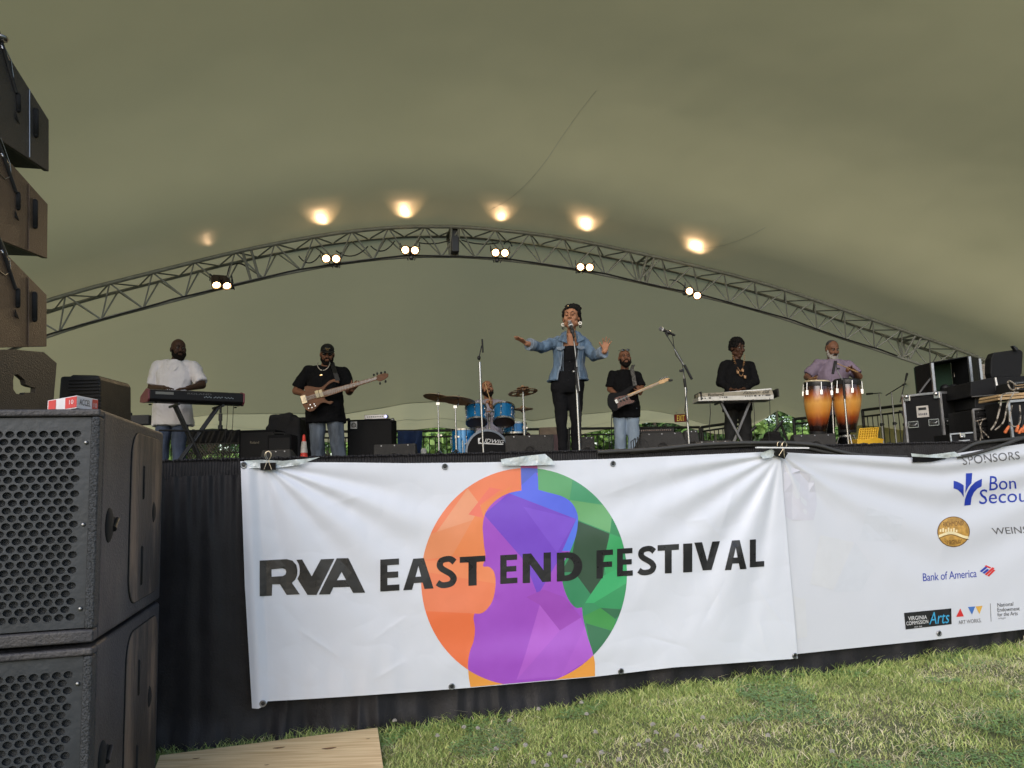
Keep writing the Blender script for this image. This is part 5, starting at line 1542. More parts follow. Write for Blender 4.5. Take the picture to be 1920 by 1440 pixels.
# ---- bass guitarist
p2 = person('bass guitarist in black t-shirt, black cap, sunglasses and faded jeans', 617, 10.9, 1.85, (613.5, 665, 0, 14, 14, 3), [(577, 698, 0), (645, 699, 0)], [(555, 733, -.02), (655, 734, -.05)], [(576, 740, -.25), (660, 731, -.3)],
            [((.9, -.2, -.3), (0, 1, 0), (.2, -.3, 1), .2, .5), ((.5, -.1, .6), (0, 1, -.2), (-.8, 0, .6), .3, .6)], SK2, BLK, (denim('denim_faded', (.10, .12, .15), .6), (.115, .095, .085)), [(598, 0), (641, 0)], heavy=1.32, belly=.10, hem=-.2, hemf=1.4, pelvis=(611, 775))
extra(p2, 'beard', beard(1.1), BEARD)
def capf(b, q, Hm):
    b.ell(q(0, .010, .060), (.094, .110, .086), Hm, 20, 12)
CAPM = M('cap_black', (.007, .007, .008), .55, bump=.05, spec=.3)
hat = extra(p2, 'cap', capf, CAPM, .007, 1)
b = MB(); q = p2['q']; n = 14; top_ = [q(.084 * math.sin(t), -.078 - .10 * math.cos(t), .052 - .014 * math.cos(t)) for t in np.linspace(-1.5, 1.5, n)]
b.prism(top_ + [q(.07, -.05, .056), q(-.07, -.05, .056)], p2['HM'] @ V((0, 0, -.007))); b.build('cap_brim', CAPM, p2['T'], smooth=True)
GOLDM = M('gold_metal', (.75, .55, .3), .25, 1, bump=0)
b = MB(); b.path([q(-.03, -.092, .085), q(-.012, -.1, .078), q(.012, -.1, .078), q(.03, -.092, .085)], .006, 6); b.path([q(-.02, -.098, .068), q(0, -.103, .06), q(.02, -.098, .068)], .006, 6); b.build('cap_emblem', GOLDM, p2['T'], smooth=True)
GLS = M('dark_glass', (.01, .01, .012), .08, bump=0, spec=.8)
def glasses(p, z=.014, up=0, mat=GLS, yy=-.094):
    q = p['q']; b = MB()
    for k in (-1, 1):
        b.ell(q(k * .033, yy, z), (.026, .006, .019), p['HM'], 14, 8); b.path([q(k * .055, yy + .004, z + .006), q(k * .08, .0, z + .008)], .0035, 6)
    b.path([q(-.01, yy - .002, z + .004), q(.01, yy - .002, z + .004)], .004, 6)
    b.build('sunglasses', mat, p['T'], smooth=2)
glasses(p2)
def chain(p, pts, r, mat, name='necklace'):
    b = MB(); b.path(pts, r, 6); return b.build(name, mat, p['T'], smooth=True)
nb = p2['nb']; ey = p2['ey']; ex = p2['ex']
chain(p2, [nb + ex * .085 * math.sin(t) - ey * (.125 + .04 * math.cos(t)) + V((0, 0, .035 - .12 * math.cos(t / 1.35) ** 2)) for t in np.linspace(-2, 2, 24)], .0065, M('silver_chain', (.7, .66, .6), .3, .9, bump=0))
b = MB(); b.ell(nb - ey * .18 + V((-.02, 0, -.15)), (.03, .008, .02)); b.build('pendant', GOLDM, p2['T'], smooth=2)
b = MB(); w = p2['WR'][0]; b.lathe([(.036, -.008), (.04, 0), (.036, .008)], w.lerp(p2['EL'][0], .12), (w - p2['EL'][0]), 16); b.build('bracelet', GOLDM, p2['T'], smooth=True)
# ---- drummer (seated)
p3 = person('bearded drummer in grey shirt seated behind the blue drum kit', 917, 11.9, 1.8, (913.5, 730, 0, 12, -14, 0), [(896, 760, 0), (939, 760, 0)], [(889, 785, -.1), (947, 785, -.12)], [(905, 775, -.35), (921, 762, -.45)],
            [((.2, -.6, .4), (0, 0, -1), (1, 0, 0), .2, .9), ((-.3, -.3, .8), (-.5, -.6, 0), (.5, -.6, .2), .2, 1.1)], SK3, M('grey_cotton', (.32, .29, .34), .85, var=.08, scale=4, bump=.08, bscale=50), (BLK, (.1, .08, .07)), [(900, -.3), (935, -.3)], heavy=1.12, belly=.05, seated=True)
extra(p3, 'beard', beard(1.15), BEARD); extra(p3, 'hair', hair_cap(.93, r=(.080, .098, .086)), HAIR)
b = MB(); b.lathe([(.16, 0), (.18, .03), (.17, .07), (.0, .08)], p3['base'] + V((0, 0, .44)), n=20); b.tube(p3['base'], p3['base'] + V((0, 0, .44)), .025)
for k in range(3): b.path([p3['base'] + V((0, 0, .25)), p3['base'] + V((.25 * math.cos(k * 2.1), .25 * math.sin(k * 2.1), .01))], .012, 8)
tag(b.build('drum_stool', BLACKP, smooth=True), 'black round drum stool under the seated drummer', 'stool')
STK = M('stick_wood', (.55, .34, .15), .5, bump=0)
def stick(a, b_, label):
    b = MB(); b.path([a, a.lerp(b_, .9), b_.lerp(a, .03), b_], [.008, .006, .003, .005], 8); tag(b.build('drumstick', STK, smooth=True), label, 'drumstick', 'drumsticks')
hd = p3['WR'][1]
stick(P(921, 757, 11.36), P(908.5, 715, 11.3), 'pale drumstick held up in front of the face of the drummer')
stick(P(905, 777, 11.5), P(893, 770, 11.2), 'pale drumstick held low over the left blue tom')
# ---- singer
p4 = person('woman singing at a microphone with both arms spread, denim jacket over black jumpsuit', 1067, 8.55, 1.74, (1071.5, 597, 0, -16, -8, 0), [(1047, 641, 0), (1094, 642, 0)], [(1015, 652, -.12), (1113, 668, -.1)], [(987, 644, -.3), (1134, 659, -.25)],
            [((-.82, -.3, .52), (.25, -.6, -.6), (.3, -.9, .2), .35, .12), ((.22, -.1, 1), (-.1, -1, .1), (-1, 0, .2), .75, .12)], SK3, None, (BLK, (.098, .062, .048)), [(1057, 0), (1082, .1)], heavy=.98, fem=True, voxel=.0065, open_mouth=True, pelvis=(1064, 728), legr=.95,
            bodytab=[(-.14, .15, .095), (-.02, .176, .12), (.08, .178, .12), (.25, .165, .11), (.42, .130, .098), (.65, .142, .115), (.82, .155, .10), (.92, .14, .08), (1.0, .06, .06)], armr=.86)
T = p4['T']; C = p4['C']; ex = p4['ex']; ey = p4['ey']; m = p4['m']
# black bodice with straight neckline
b = MB(); rs = []
for i in range(12):
    t = .30 + .46 * i / 11; a, d = interp(p4['tab'], t); rs.append(ring(C(t), ex, ey, a * m * .98 + .012, d * m * .98 + .013 + (.012 if .5 < t < .75 else 0)))
b.loft(rs); place(organic(b, .008, 2, .006, 12), 'bodice', BLK, T)
# jacket: open shell with thickness
JK = M('denim_jacket', (.085, .135, .20), .8, var=.45, scale=6, bump=.2, bscale=160, dist=.004, stretch=(2.5, 2.5, 1))
JKL = M('denim_light', (.17, .215, .27), .85, var=.25, scale=20, bump=.15, bscale=150)
b = MB(); rows = []
for i in range(22):
    t = .13 + (.955 - .13) * i / 21; a, d = interp(p4['tab'], t); row = []
    fl = .008 * max(0, 1 - (t - .13) / .4)
    a_ = a * m + .035 + fl * .8; d_ = d * m + .032 + fl * .6
    if t > .78: a_ = max(a_, (p4['SH'][1] - p4['SH'][0]).length / 2 + .0)
    gap = R(24 + 10 * (1 - t)) 
    for k in range(31):
        an = -math.pi / 2 + gap + (2 * math.pi - 2 * gap) * k / 30
        cc, ss = math.cos(an), math.sin(an)
        wv = .006 * math.sin(an * 9 + t * 5) + .008 * noise.noise(V((an * 2, t * 8, 3)))
        row.append(C(t) + ex * ((a_ + wv) * math.copysign(abs(cc) ** .87, cc)) + ey * ((d_ + wv) * math.copysign(abs(ss) ** .87, ss)))
    rows.append(row)
b.loft(rows, close=False, caps=False); JB = b.build('jacket_body', JK, T, smooth=2, solid=.012, sub=1)
hemr = rows[0]; b = MB(); b.path([q_ + V((0, 0, .012)) for q_ in hemr], .014, 6); b.build('jacket_waistband', JK, JB, smooth=True)
for sgn, ix in ((-1, 30), (1, 0)):
    b = MB(); b.path([r_[ix] for r_ in rows], .0085, 6); b.build('jacket_placket', JKL, JB, smooth=True)
for i in (0, 1):
    b = MB(); S_, E_, W_ = p4['SH'][i], p4['EL'][i], p4['WR'][i]
    b.cap(S_.lerp(p4['nb'], .25) - V((0, 0, .045)), .07, S_, .068, 14); b.cap(S_, .066, E_, .056, 16); b.cap(E_, .057, E_.lerp(W_, .45), .055, 14); b.tube(E_, E_.lerp(W_, .66), .056, .055, 16)
    me = organic(b, .009, 3, .014, 16, seed=i * 7); place(me, 'sleeve', JK, T)
    b = MB(); d_ = (W_ - E_).normalized(); c_ = E_.lerp(W_, .6); b.lathe([(.052, .0), (.064, .0), (.067, .055), (.062, .06), (.055, .055)], c_, d_, 22); b.build('cuff', JKL, T, smooth=True)
    # collar wing and chest pocket
    s = -1 if i == 0 else 1
    c0 = p4['nb'] - ey * .085 + V((0, 0, -.005))
    b = MB(); b.prism([c0 + ex * s * .045 + ey * .05 + V((0, 0, .045)), c0 + ex * s * .10 + ey * .05 + V((0, 0, .02)), c0 + ex * s * .145 - ey * .035 + V((0, 0, -.075)), c0 + ex * s * .05 - ey * .055 + V((0, 0, -.115)), c0 + ex * s * .055 - ey * .04 + V((0, 0, -.03))], -ey * .01); b.build('collar', JK, JB, bevel=.003)
    pc = C(.70) + ex * s * .105 - ey * .148
    yr = Matrix.Rotation(math.atan2(ex.y, ex.x) + s * R(22), 3, 'Z')
    b = MB(); b.prism([pc + yr @ V(q_) for q_ in [(-.045, 0, .02), (.045, 0, .02), (.045, 0, -.004), (0, 0, -.022), (-.045, 0, -.004)]], yr @ V((0, -.009, 0))); b.build('pocket_flap', JKL, JB, bevel=.002)
    b = MB(); b.ell(pc + yr @ V((0, -.012, -.006)), (.006, .004, .006)); b.build('button', STEEL, T, smooth=2)
    for x_ in (-.03, .03):
        b = MB(); b.path([pc + yr @ V((x_, -.002, -.02)), pc + yr @ V((x_ * .5, .008, -.16)), pc + yr @ V((x_ * .4, .012, -.24))], .003, 5); b.build('stitching', JKL, JB)
for k in range(4):
    b = MB(); b.ell(C(.12 + .17 * k) - ey * (interp(p4['tab'], .12 + .17 * k)[1] * m + .018), (.007, .005, .007)); b.build('button', BLACKP, T, smooth=2)
def hair4(b, q, Hm):
    b.ell(q(0, .030, .062), (.096, .104, .094), Hm, 18, 12); b.ell(q(0, .05, .0), (.083, .07, .07), Hm, 16, 10)
    for i in range(16):
        a = -1.9 + 3.8 * i / 15
        b.cap(q(.068 * math.sin(a), -.074 * math.cos(a) + .01, .080 + .010 * math.cos(a)), .017, q(.075 * math.sin(a), .06, .12), .018, 8)
    for i in range(12):
        a = 2 * math.pi * i / 12; b.ell(q(.055 * math.cos(a), .045 + .05 * math.sin(a), .135), (.026, .026, .022), Hm, 8, 6)
    for k in (-1, 1):
        b.ell(q(k * .074, .0, .05), (.024, .055, .055)); b.ell(q(k * .076, .03, .0), (.02, .045, .05))
        for j in range(4): b.cap(q(k * .078, -.03 + .012 * j, .06), .011, q(k * .083, .03, -.02 + .01 * j), .012, 8)
extra(p4, 'braided_hair', hair4, HAIR, .006, 1, .009, 55)
q = p4['q']
b = MB(); b.ell(q(-.012, -.093, .098), (.008, .006, .008)); b.build('hair_bead', GOLDM, T, smooth=2)
SHELL = M('shell_white', (.8, .76, .68), .3, bump=0)
for k in (-1, 1):
    b = MB(); cc = q(k * .086, .0, -.058)
    b.path([cc + V((.015 * math.cos(t), 0, .015 * math.sin(t))) for t in np.linspace(0, 6.283, 15)], .0065, 8)
    b.mi = 1; b.path([cc + V((.010 * math.cos(t), 0, .014 * math.sin(t) - .036)) for t in np.linspace(0, 6.283, 15)], .005, 8)
    b.build('earring', [SHELL, BLACKP], T, smooth=True)
b = MB(); b.ell(q(0, -.088, -.068), (.022, .01, .013), p4['HM']); b.build('mouth', M('mouth_dark', (.05, .012, .012), .4, bump=0), T, smooth=2)
b = MB(); b.cap(q(-.015, -.0945, -.06), .0035, q(.015, -.0945, -.06), .0035, 8); b.build('teeth', SHELL, T, smooth=2)
b = MB(); b.cap(q(-.019, -.095, -.053), .0048, q(.019, -.095, -.053), .0048, 8); b.cap(q(-.014, -.088, -.082), .0055, q(.014, -.088, -.082), .0055, 8); b.build('lips', LIPM, T, smooth=2)
BROWM = M('eyebrow', (.03, .018, .012), .8, bump=0)
def brows(p, mat=BROWM, lid=None):
    q = p['q']
    for k in (-1, 1):
        b = MB(); b.path([q(k * .014, -.0925, .032), q(k * .03, -.092, .039), q(k * .048, -.08, .034)], [.004, .0045, .003], 6); b.build('eyebrow', mat, p['T'], smooth=True)
    if lid:
        for k in (-1, 1):
            b = MB(); b.ell(q(k * .030, -.0788, .013), (.0145, .0145, .012), p['HM']); b.build('eyelid', lid, p['T'], smooth=2)
            b = MB(); b.path([q(k * .018, -.0905, .005), q(k * .03, -.0935, .003), q(k * .042, -.0885, .006)], .0022, 5); b.build('eyelashes', BROWM, p['T'])
brows(p4, lid=SK3); brows(p1); brows(p3)
# ---- guitarist
p5 = person('guitarist in black polo shirt and light blue jeans with sunglasses pushed up', 1173, 11.8, 1.8, (1171.5, 672, 0, 4, -4, 0), [(1149, 704, 0), (1194, 705, 0)], [(1143.5, 730, -.02), (1203, 728, -.05)], [(1160, 744, -.25), (1200, 738, -.28)],
            [((.75, -.2, -.75), (0, 1, 0), (.6, -.3, .6), .4, .3), ((-.1, -.2, .8), (-.3, .8, 0), (-.6, -.3, .4), .3, .9)], SK2, BLK, (denim('denim_pale', (.26, .33, .42), .16), (.102, .085, .078)), [(1163, 0), (1189, 0)], heavy=1.06, belly=.03, hem=-.16, hemf=1.2, pelvis=(1174, 771))
extra(p5, 'beard', beard(1.2), BEARD); extra(p5, 'hair', hair_cap(.92, r=(.080, .097, .086)), HAIR); brows(p5); glasses(p5, .098, mat=GLS, yy=-.068)
# ---- keyboard player right
p6 = person('keyboard player in black long sleeved shirt with short afro and bead necklaces', 1380, 11.2, 1.8, (1382.5, 653.5, 0, 26, 12, 0), [(1357, 686, 0), (1408, 687, 0)], [(1350, 717, -.02), (1416, 716, -.05)], [(1371, 731, -.3), (1394, 730, -.32)],
            [((.8, -.6, -.1), (0, 0, -1), (.4, -.8, 0), .2, .3), ((-.8, -.6, -.1), (0, 0, -1), (-.4, -.8, 0), .2, .3)], SK1, BLK, (M('black_trousers', (.012, .012, .013), .8, bump=.06), (.098, .078, .07)), [(1366, 0), (1396, 0)], heavy=1.06, belly=.02, hem=-.1, sleeve='long', pelvis=(1383, 762))
extra(p6, 'afro_hair', hair_cap(1.12, r=(.102, .116, .108)), HAIR, .007, 1, .014, 45); brows(p6)
nb = p6['nb']; ey = p6['ey']; ex = p6['ex']
BEADS = M('amber_beads', (.34, .18, .075), .35, bump=0, var=.5, scale=60)
for w_, dp, r_ in ((.085, .30, .0065), (.075, .23, .006)):
    b = MB()
    for k in range(34):
        t = k / 33; a = math.pi * t
        pt = nb + ex * w_ * math.cos(a) * (1 - .35 * math.sin(a)) - ey * (.105 + .05 * math.sin(a)) + V((0, 0, .05 - dp * math.sin(a)))
        b.ell(pt, (r_, r_, r_), n=8, m=6)
    b.build('bead_necklace', BEADS, p6['T'], smooth=2)
for dx_, dz_ in ((-.05, -.19), (.02, -.17), (.045, -.26)):
    b = MB(); c_ = nb + ex * dx_ - ey * .17 + V((0, 0, dz_)); b.prism([c_ + V((-.018, 0, .02)), c_ + V((.02, 0, .012)), c_ + V((.012, 0, -.03)), c_ + V((-.012, 0, -.024))], V((0, -.012, 0))); b.build('pendant', BEADS, p6['T'], bevel=.004)
# ---- conga player
LIL = M('lilac_cotton', (.20, .155, .215), .85, var=.07, scale=4, bump=.1, bscale=45, dist=.006)
p7 = person('grey bearded conga player in lilac shirt looking down at his drums', 1562, 11.45, 1.76, (1560.5, 655.5, -.04, 6, 22, 0), [(1534, 684, 0), (1589, 685, 0)], [(1513, 707, -.02), (1611, 706, -.1)], [(1520, 711, -.32), (1597, 692, -.32)],
            [((.6, -.6, -.3), (.3, 0, -.9), (.3, -.7, .4), .2, .9), ((-.8, -.4, .1), (-.2, .2, -.9), (0, -.9, .5), .2, .9)], SK2, LIL, (BLK, (.1, .08, .07)), [(1552, 0), (1582, 0)], heavy=1.2, belly=.05, pelvis=(1566, 768))
extra(p7, 'beard', beard(1.3), GREYB); extra(p7, 'hair', hair_cap(.95, r=(.082, .10, .09)), HAIRG); brows(p7)
q = p7['q']; b = MB(); b.cap(q(-.02, -.1, -.045), .008, q(.02, -.1, -.045), .008, 8); b.build('moustache', BEARD, p7['T'], smooth=2)
stick(P(1516, 712, 11.08), P(1533, 706.5, 10.75), 'drumstick in the conga player left of picture hand over the pale drum skin')
stick(P(1608, 698, 11.1), P(1566, 680, 10.8), 'drumstick pointing up to the left above the right conga')
# ================================================================== INSTRUMENTS AND GEAR
def C2(x, y, ox, oy, k): return (ox + x / k, oy + y / k)
def plate(b, pts, Y, th): b.prism([P(u, v, Y) for u, v in pts], V((0, th, 0)))
def rim(b, pts, Y, r): q_ = [P(u, v, Y) for u, v in pts]; b.path(q_ + q_[:1], r, 6)
def box_px(u0, u1, vt, Y, dep, name, mat, label=None, cat=None, parent=None, zb=DECK, yaw=0, bevel=.01, group=None):
    a = G(u0, Y, zb); c = G(u1, Y, zb); zt = P((u0 + u1) / 2, vt, Y).z
    m = (a + c) / 2; w = (c - a).length
    b = MB(); rot = Matrix.Rotation(yaw, 3, 'Z')
    b.box(m + rot @ V((0, dep / 2, 0)) + V((0, 0, (zt - zb) / 2)), (w, dep, zt - zb), rot)
    o = b.build(name, mat, parent, bevel=bevel)
    if label: tag(o, label, cat, group)
    return o, w, zt
K6 = lambda x, y: C2(x, y, 500, 600, 4.8)
# ---- bass guitar
WALN = M('walnut', (.15, .062, .028), .55, var=.35, scale=6, stretch=(1, 1, 6), bump=.02, spec=.3)
WALN2 = M('neck_wood', (.2, .095, .045), .6, var=.25, scale=8, bump=0)
Yb = 10.52
T = thing('bass_guitar', 'brown walnut six string bass guitar held across the body of the man in the cap', 'bass guitar', P(606, 745, Yb))
body = bez([(300, 685), (312, 740), (345, 798), (385, 822), (425, 812), (460, 775), (490, 748), (530, 745), (570, 757), (595, 740), (585, 728), (550, 730), (525, 712)], 3) + bez([(515, 690), (508, 640), (545, 590), (600, 556), (648, 566), (640, 540), (605, 533), (560, 550), (520, 585), (480, 607), (430, 603), (370, 592), (338, 605), (345, 640), (318, 665), (301, 684)], 3)
b = MB(); plate(b, [K6(*p) for p in body], Yb, .042); b.build('body', WALN, T, bevel=.008)
b = MB(); plate(b, [K6(*p) for p in [(500, 640), (985, 510), (992, 538), (515, 696)]], Yb - .012, .02); b.build('neck', WALN2, T, bevel=.003)
b = MB(); plate(b, [K6(*p) for p in [(985, 510), (1000, 495), (1060, 478), (1095, 482), (1092, 510), (1060, 535), (1020, 552), (995, 545), (988, 535)]], Yb - .008, .018); b.build('headstock', WALN, T, bevel=.003)
for i, (x, y) in enumerate([(965, 500), (995, 488), (1030, 482), (1065, 476), (1020, 566), (1070, 548)]):
    b = MB(); c = P(*K6(x, y), Yb); b.cap(c, .012, c + V((0, 0, .012 if i < 4 else -.012)), .014, 8); b.build('tuning_peg', BLACKM, T, smooth=2)
for x, y in ((455, 668), (490, 660)):
    b = MB(); c = P(*K6(x, y), Yb - .014); b.box(c, (.045, .012, .1), Matrix.Rotation(-.3, 3, 'Y')); b.build('pickup', M('pickup_cream', (.62, .5, .28), .4, bump=0), T, bevel=.004)
b = MB(); b.box(P(*K6(335, 715), Yb - .014), (.07, .016, .11), Matrix.Rotation(-.3, 3, 'Y')); b.build('bridge', M('bridge_brass', (.35, .3, .22), .3, .9, bump=0), T, bevel=.003)
for k in range(5):
    o_ = (k - 2) * 7.5
    b = MB(); b.path([P(*K6(325, 716 + o_ * 1.1), Yb - .026), P(*K6(990, 523 + o_ * .5), Yb - .02)], .0016, 4); b.build('string', STEEL, T)
for x, y in ((395, 765), (430, 758), (380, 797), (410, 790), (440, 775)):
    b = MB(); b.lathe([(.009, 0), (.009, .012), (0, .013)], P(*K6(x, y), Yb), (0, -1, 0), 10); b.build('knob', CHROME, T, smooth=True)
for k in range(18):
    t = .03 + .94 * (1 - .5 ** (k / 9)) / .78
    if t > .97: break
    A_ = V(K6(985, 511)).lerp(V(K6(505, 642)), t); B_ = V(K6(990, 536)).lerp(V(K6(512, 693)), t)
    b = MB(); b.path([P(A_.x, A_.y, Yb - .013), P(B_.x, B_.y, Yb - .013)], .002, 4); b.build('fret', STEEL, T)
b = MB(); p = [P(*K6(640, 545), Yb), P(*K6(618, 480), Yb - .0), P(*K6(600, 420), 10.68), P(*K6(590, 385), 10.86), P(*K6(560, 360), 11.0)]
b.loft([[q_ - V((.03, 0, 0)), q_ + V((.03, 0, 0))] for q_ in p], close=False, caps=False); b.build('strap', BLACKP, T, solid=.004)
# ---- electric guitar
K1 = lambda x, y: C2(x, y, 1120, 580, 4.8)
Yg = 11.45
GB = M('guitar_black', (.005, .005, .006), .5, bump=0, spec=.12, rvar=.03); MAPLE = M('maple', (.62, .38, .16), .35, var=.12, bump=0, coat=.3); TORT = M('tortoise_guard', (.09, .02, .012), .25, var=.6, scale=50, bump=0)
T = thing('electric_guitar', 'black electric guitar with dark red pickguard and pale maple neck', 'guitar', P(1167, 756, Yg))
ol = bez([(92, 800), (96, 860), (130, 905), (165, 915), (215, 885), (262, 862), (328, 847), (344, 826), (310, 822), (292, 800)], 3) + bez([(276, 760), (298, 730), (340, 700), (333, 684), (290, 695), (240, 725), (195, 748), (140, 748), (105, 762), (93, 798)], 3)
b = MB(); plate(b, [K1(*p) for p in ol], Yg, .042); b.build('body', GB, T, bevel=.01)
b = MB(); plate(b, [K1(*p) for p in [(155, 800), (190, 785), (270, 770), (300, 815), (335, 822), (320, 842), (250, 858), (205, 880), (185, 890), (180, 850)]], Yg - .004, .004); b.build('pickguard', TORT, T)
b = MB(); plate(b, [K1(*p) for p in [(270, 766), (548, 652), (556, 672), (283, 790)]], Yg - .014, .018); b.build('neck', MAPLE, T, bevel=.003)
b = MB(); plate(b, [K1(*p) for p in [(548, 650), (580, 628), (625, 615), (655, 622), (650, 640), (620, 650), (590, 668), (556, 673)]], Yg - .012, .014); b.build('headstock', MAPLE, T, bevel=.003)
b = MB(); plate(b, [K1(*p) for p in [(640, 624), (680, 630), (682, 642), (655, 650), (640, 642)]], Yg - .03, .03); b.build('tuner_clip', BLACKP, T, bevel=.003)
for k in range(6):
    b = MB(); c = P(*K1(565 + 13 * k, 638 - 4 * k), Yg - .01); b.cap(c, .006, c + V((0, 0, .022)), .008, 8); b.build('tuning_peg', CHROME, T, smooth=2)
for x in (205, 235, 262):
    b = MB(); b.box(P(*K1(x, 815 - (x - 205) * .32), Yg - .01), (.02, .014, .065), Matrix.Rotation(-.4, 3, 'Y')); b.build('pickup', BLACKP, T, bevel=.003)
b = MB(); b.box(P(*K1(172, 828), Yg - .01), (.04, .014, .06), Matrix.Rotation(-.4, 3, 'Y')); b.build('bridge', CHROME, T, bevel=.003)
for k in range(6):
    o_ = (k - 2.5) * 2.8
    b = MB(); b.path([P(*K1(172, 828 + o_), Yg - .02), P(*K1(552, 661 + o_ * .8), Yg - .018)], .0011, 4); b.build('string', STEEL, T)
b = MB(); p = [P(*K1(338, 686), Yg), P(*K1(325, 600), 11.54), P(*K1(310, 540), 11.62), P(*K1(318, 512), 11.76), P(*K1(325, 500), 11.9)]
b.loft([[q_ - V((.028, 0, 0)), q_ + V((.028, 0, 0))] for q_ in p], close=False, caps=False); b.build('strap', M('strap_grey', (.09, .085, .08), .7, var=.9, scale=40), T, solid=.004)
b = MB(); b.path([P(*K1(150, 905), Yg), P(*K1(132, 950), Yg + .05), P(*K1(126, 1040), Yg + .1), G(1147, 11.7, DECK + .01)], .006, 6)
tag(b.build('guitar_cable', BLACKP, smooth=True), 'thin cable dropping from the black electric guitar', 'cable')

# ---- left keyboard
K5 = lambda x, y: C2(x, y, 200, 600, 4.8)
lx = V((.78, .626, 0)).normalized(); ly = V((-.626, .78, 0)).normalized()
A = P(281, 752, 9.2); zb_ = A.z
KBM = M('keyboard_black', (.009, .008, .009), .5, spec=.3, bump=.03); KRED = M('keyboard_red', (.16, .035, .05), .45, bump=.03)
T = thing('stage_piano', 'long black stage piano with dark red end cheeks on a black stand', 'keyboard', A)
def KL(x, y, z): return V((A.x, A.y, zb_)) + lx * x + ly * y + V((0, 0, z))
L_ = 1.09
b = MB(); b.prism([KL(0, .0, .03), KL(0, 0, .135), KL(0, .1, .155), KL(0, .34, .08), KL(0, .36, .02), KL(0, .2, 0), KL(0, .03, 0)], lx * L_); b.build('body', KBM, T, bevel=.006)
for x in (-.022, L_ + .001):
    b = MB(); b.prism([KL(x, -.004, .028), KL(x, -.004, .14), KL(x, .1, .162), KL(x, .345, .09), KL(x, .37, .02), KL(x, .2, -.004), KL(x, .03, -.004)], lx * .021); b.build('end_cheek', KRED, T, bevel=.005)
b = MB(); b.box(KL(.16, -.002, .1), (.2, .006, .03), Matrix((lx, ly, V((0, 0, 1)))).transposed()); b.build('rear_label', M('label_grey', (.18, .18, .17), .5, bump=0), T)
for i in range(20):
    x_ = .62 + .019 * i
    if i % 7 == 5: continue
    b = MB(); b.lathe([(.007, 0), (.007, .006), (.003, .006)], KL(x_, .0, .07 + .008 * (i % 2)), -ly, 8); b.build('socket', STEEL, T, smooth=True)
for i in range(43):
    b = MB(); b.box(KL(.06 + .0228 * i, .27, .108), (.0215, .14, .018), Matrix((lx, ly, V((0, 0, 1)))).transposed()); b.build('key', M('key_white', (.7, .7, .68), .3, bump=0), T)
for x, z in ((.08, .0), (1.1, 0)):
    for y in (.06, .3):
        b = MB(); b.lathe([(.016, -.014), (.018, 0)], KL(x, y, 0), n=10); b.build('rubber_foot', BLACKP, T, smooth=True)
label_pos = [KL(.42, -.0035, .118), KL(.7, -.0035, .118), KL(.7, -.0035, .098), KL(.42, -.0035, .098)]
polys = outline_text('ROLAND', .02)
decal('lettering', polys, lambda x, y: label_pos[0].lerp(label_pos[1], x).lerp(label_pos[3].lerp(label_pos[2], x), y), M('faint_print', (.12, .12, .12), .5, bump=0), T, 0)
T = thing('keyboard_stand', 'black double braced folding stand under the black stage piano', 'keyboard stand', KL(.65, .15, -1.2))
def stl(x0, x1, y, z0=-.02):
    top = KL(x0, y, z0); bot = KL(x1, y, 0); bot.z = DECK + .02; return top, bot
for y in (.1, .2):
    for x0, x1 in ((.32, .74), (.84, .24)):
        a_, c_ = stl(x0, x1, y + .02 * (x0 > .5)); b = MB(); b.path([a_, c_], .017, 8); b.build('leg', BLACKM, T, smooth=True)
for x0 in (.32, .84):
    b = MB(); b.path([KL(x0, -.02, -.022), KL(x0, .36, -.022)], .016, 8); b.build('support_bar', BLACKM, T, smooth=True)
b = MB(); b.path([KL(.13, .1, -.33), KL(.5, .1, -.33), KL(.92, .06, -.31)], .012, 8); b.build('cross_bar', BLACKM, T, smooth=True)
for x1 in (.74, .24):
    p = KL(x1, .15, 0); p.z = DECK + .02; b = MB(); b.path([p - ly * .22, p + ly * .22], .016, 8); b.build('foot_bar', BLACKM, T, smooth=True)
b = MB(); p = KL(.83, .05, -.31); b.tube(p, p + V((0, 0, .05)), .028); b.tube(p + V((0, 0, .05)), p + V((0, 0, .11)), .016); b.box(p + V((0, 0, .15)), (.04, .03, .09)); b.tube(p + V((0, 0, .2)), p + V((0, 0, .28)), .014); b.build('clamp', BLACKP, T, bevel=.003)
b = MB()
for x, e in ((.9, .86), (.97, .94)): b.path([KL(x, 0, 0), KL(x, .02, -.25), KL(e, .06, -.7), KL(e - .03, .1, -1.1)], .004, 6)
tag(b.build('keyboard_cables', BLACKP, smooth=True), 'two thin cables hanging from the black stage piano', 'cable')
# things behind the upper cabinet
box_px(240, 279, 778, 7.2, .06, 'equipment_box', BLACKP, 'flat black box just visible over the side of the loudspeaker cabinet', 'box', zb=DECK + .47)
box_px(226, 243, 773, 7.3, .06, 'small_box', BLACKP, 'small black box beside the flat one over the cabinet side', 'box', zb=DECK + .5)

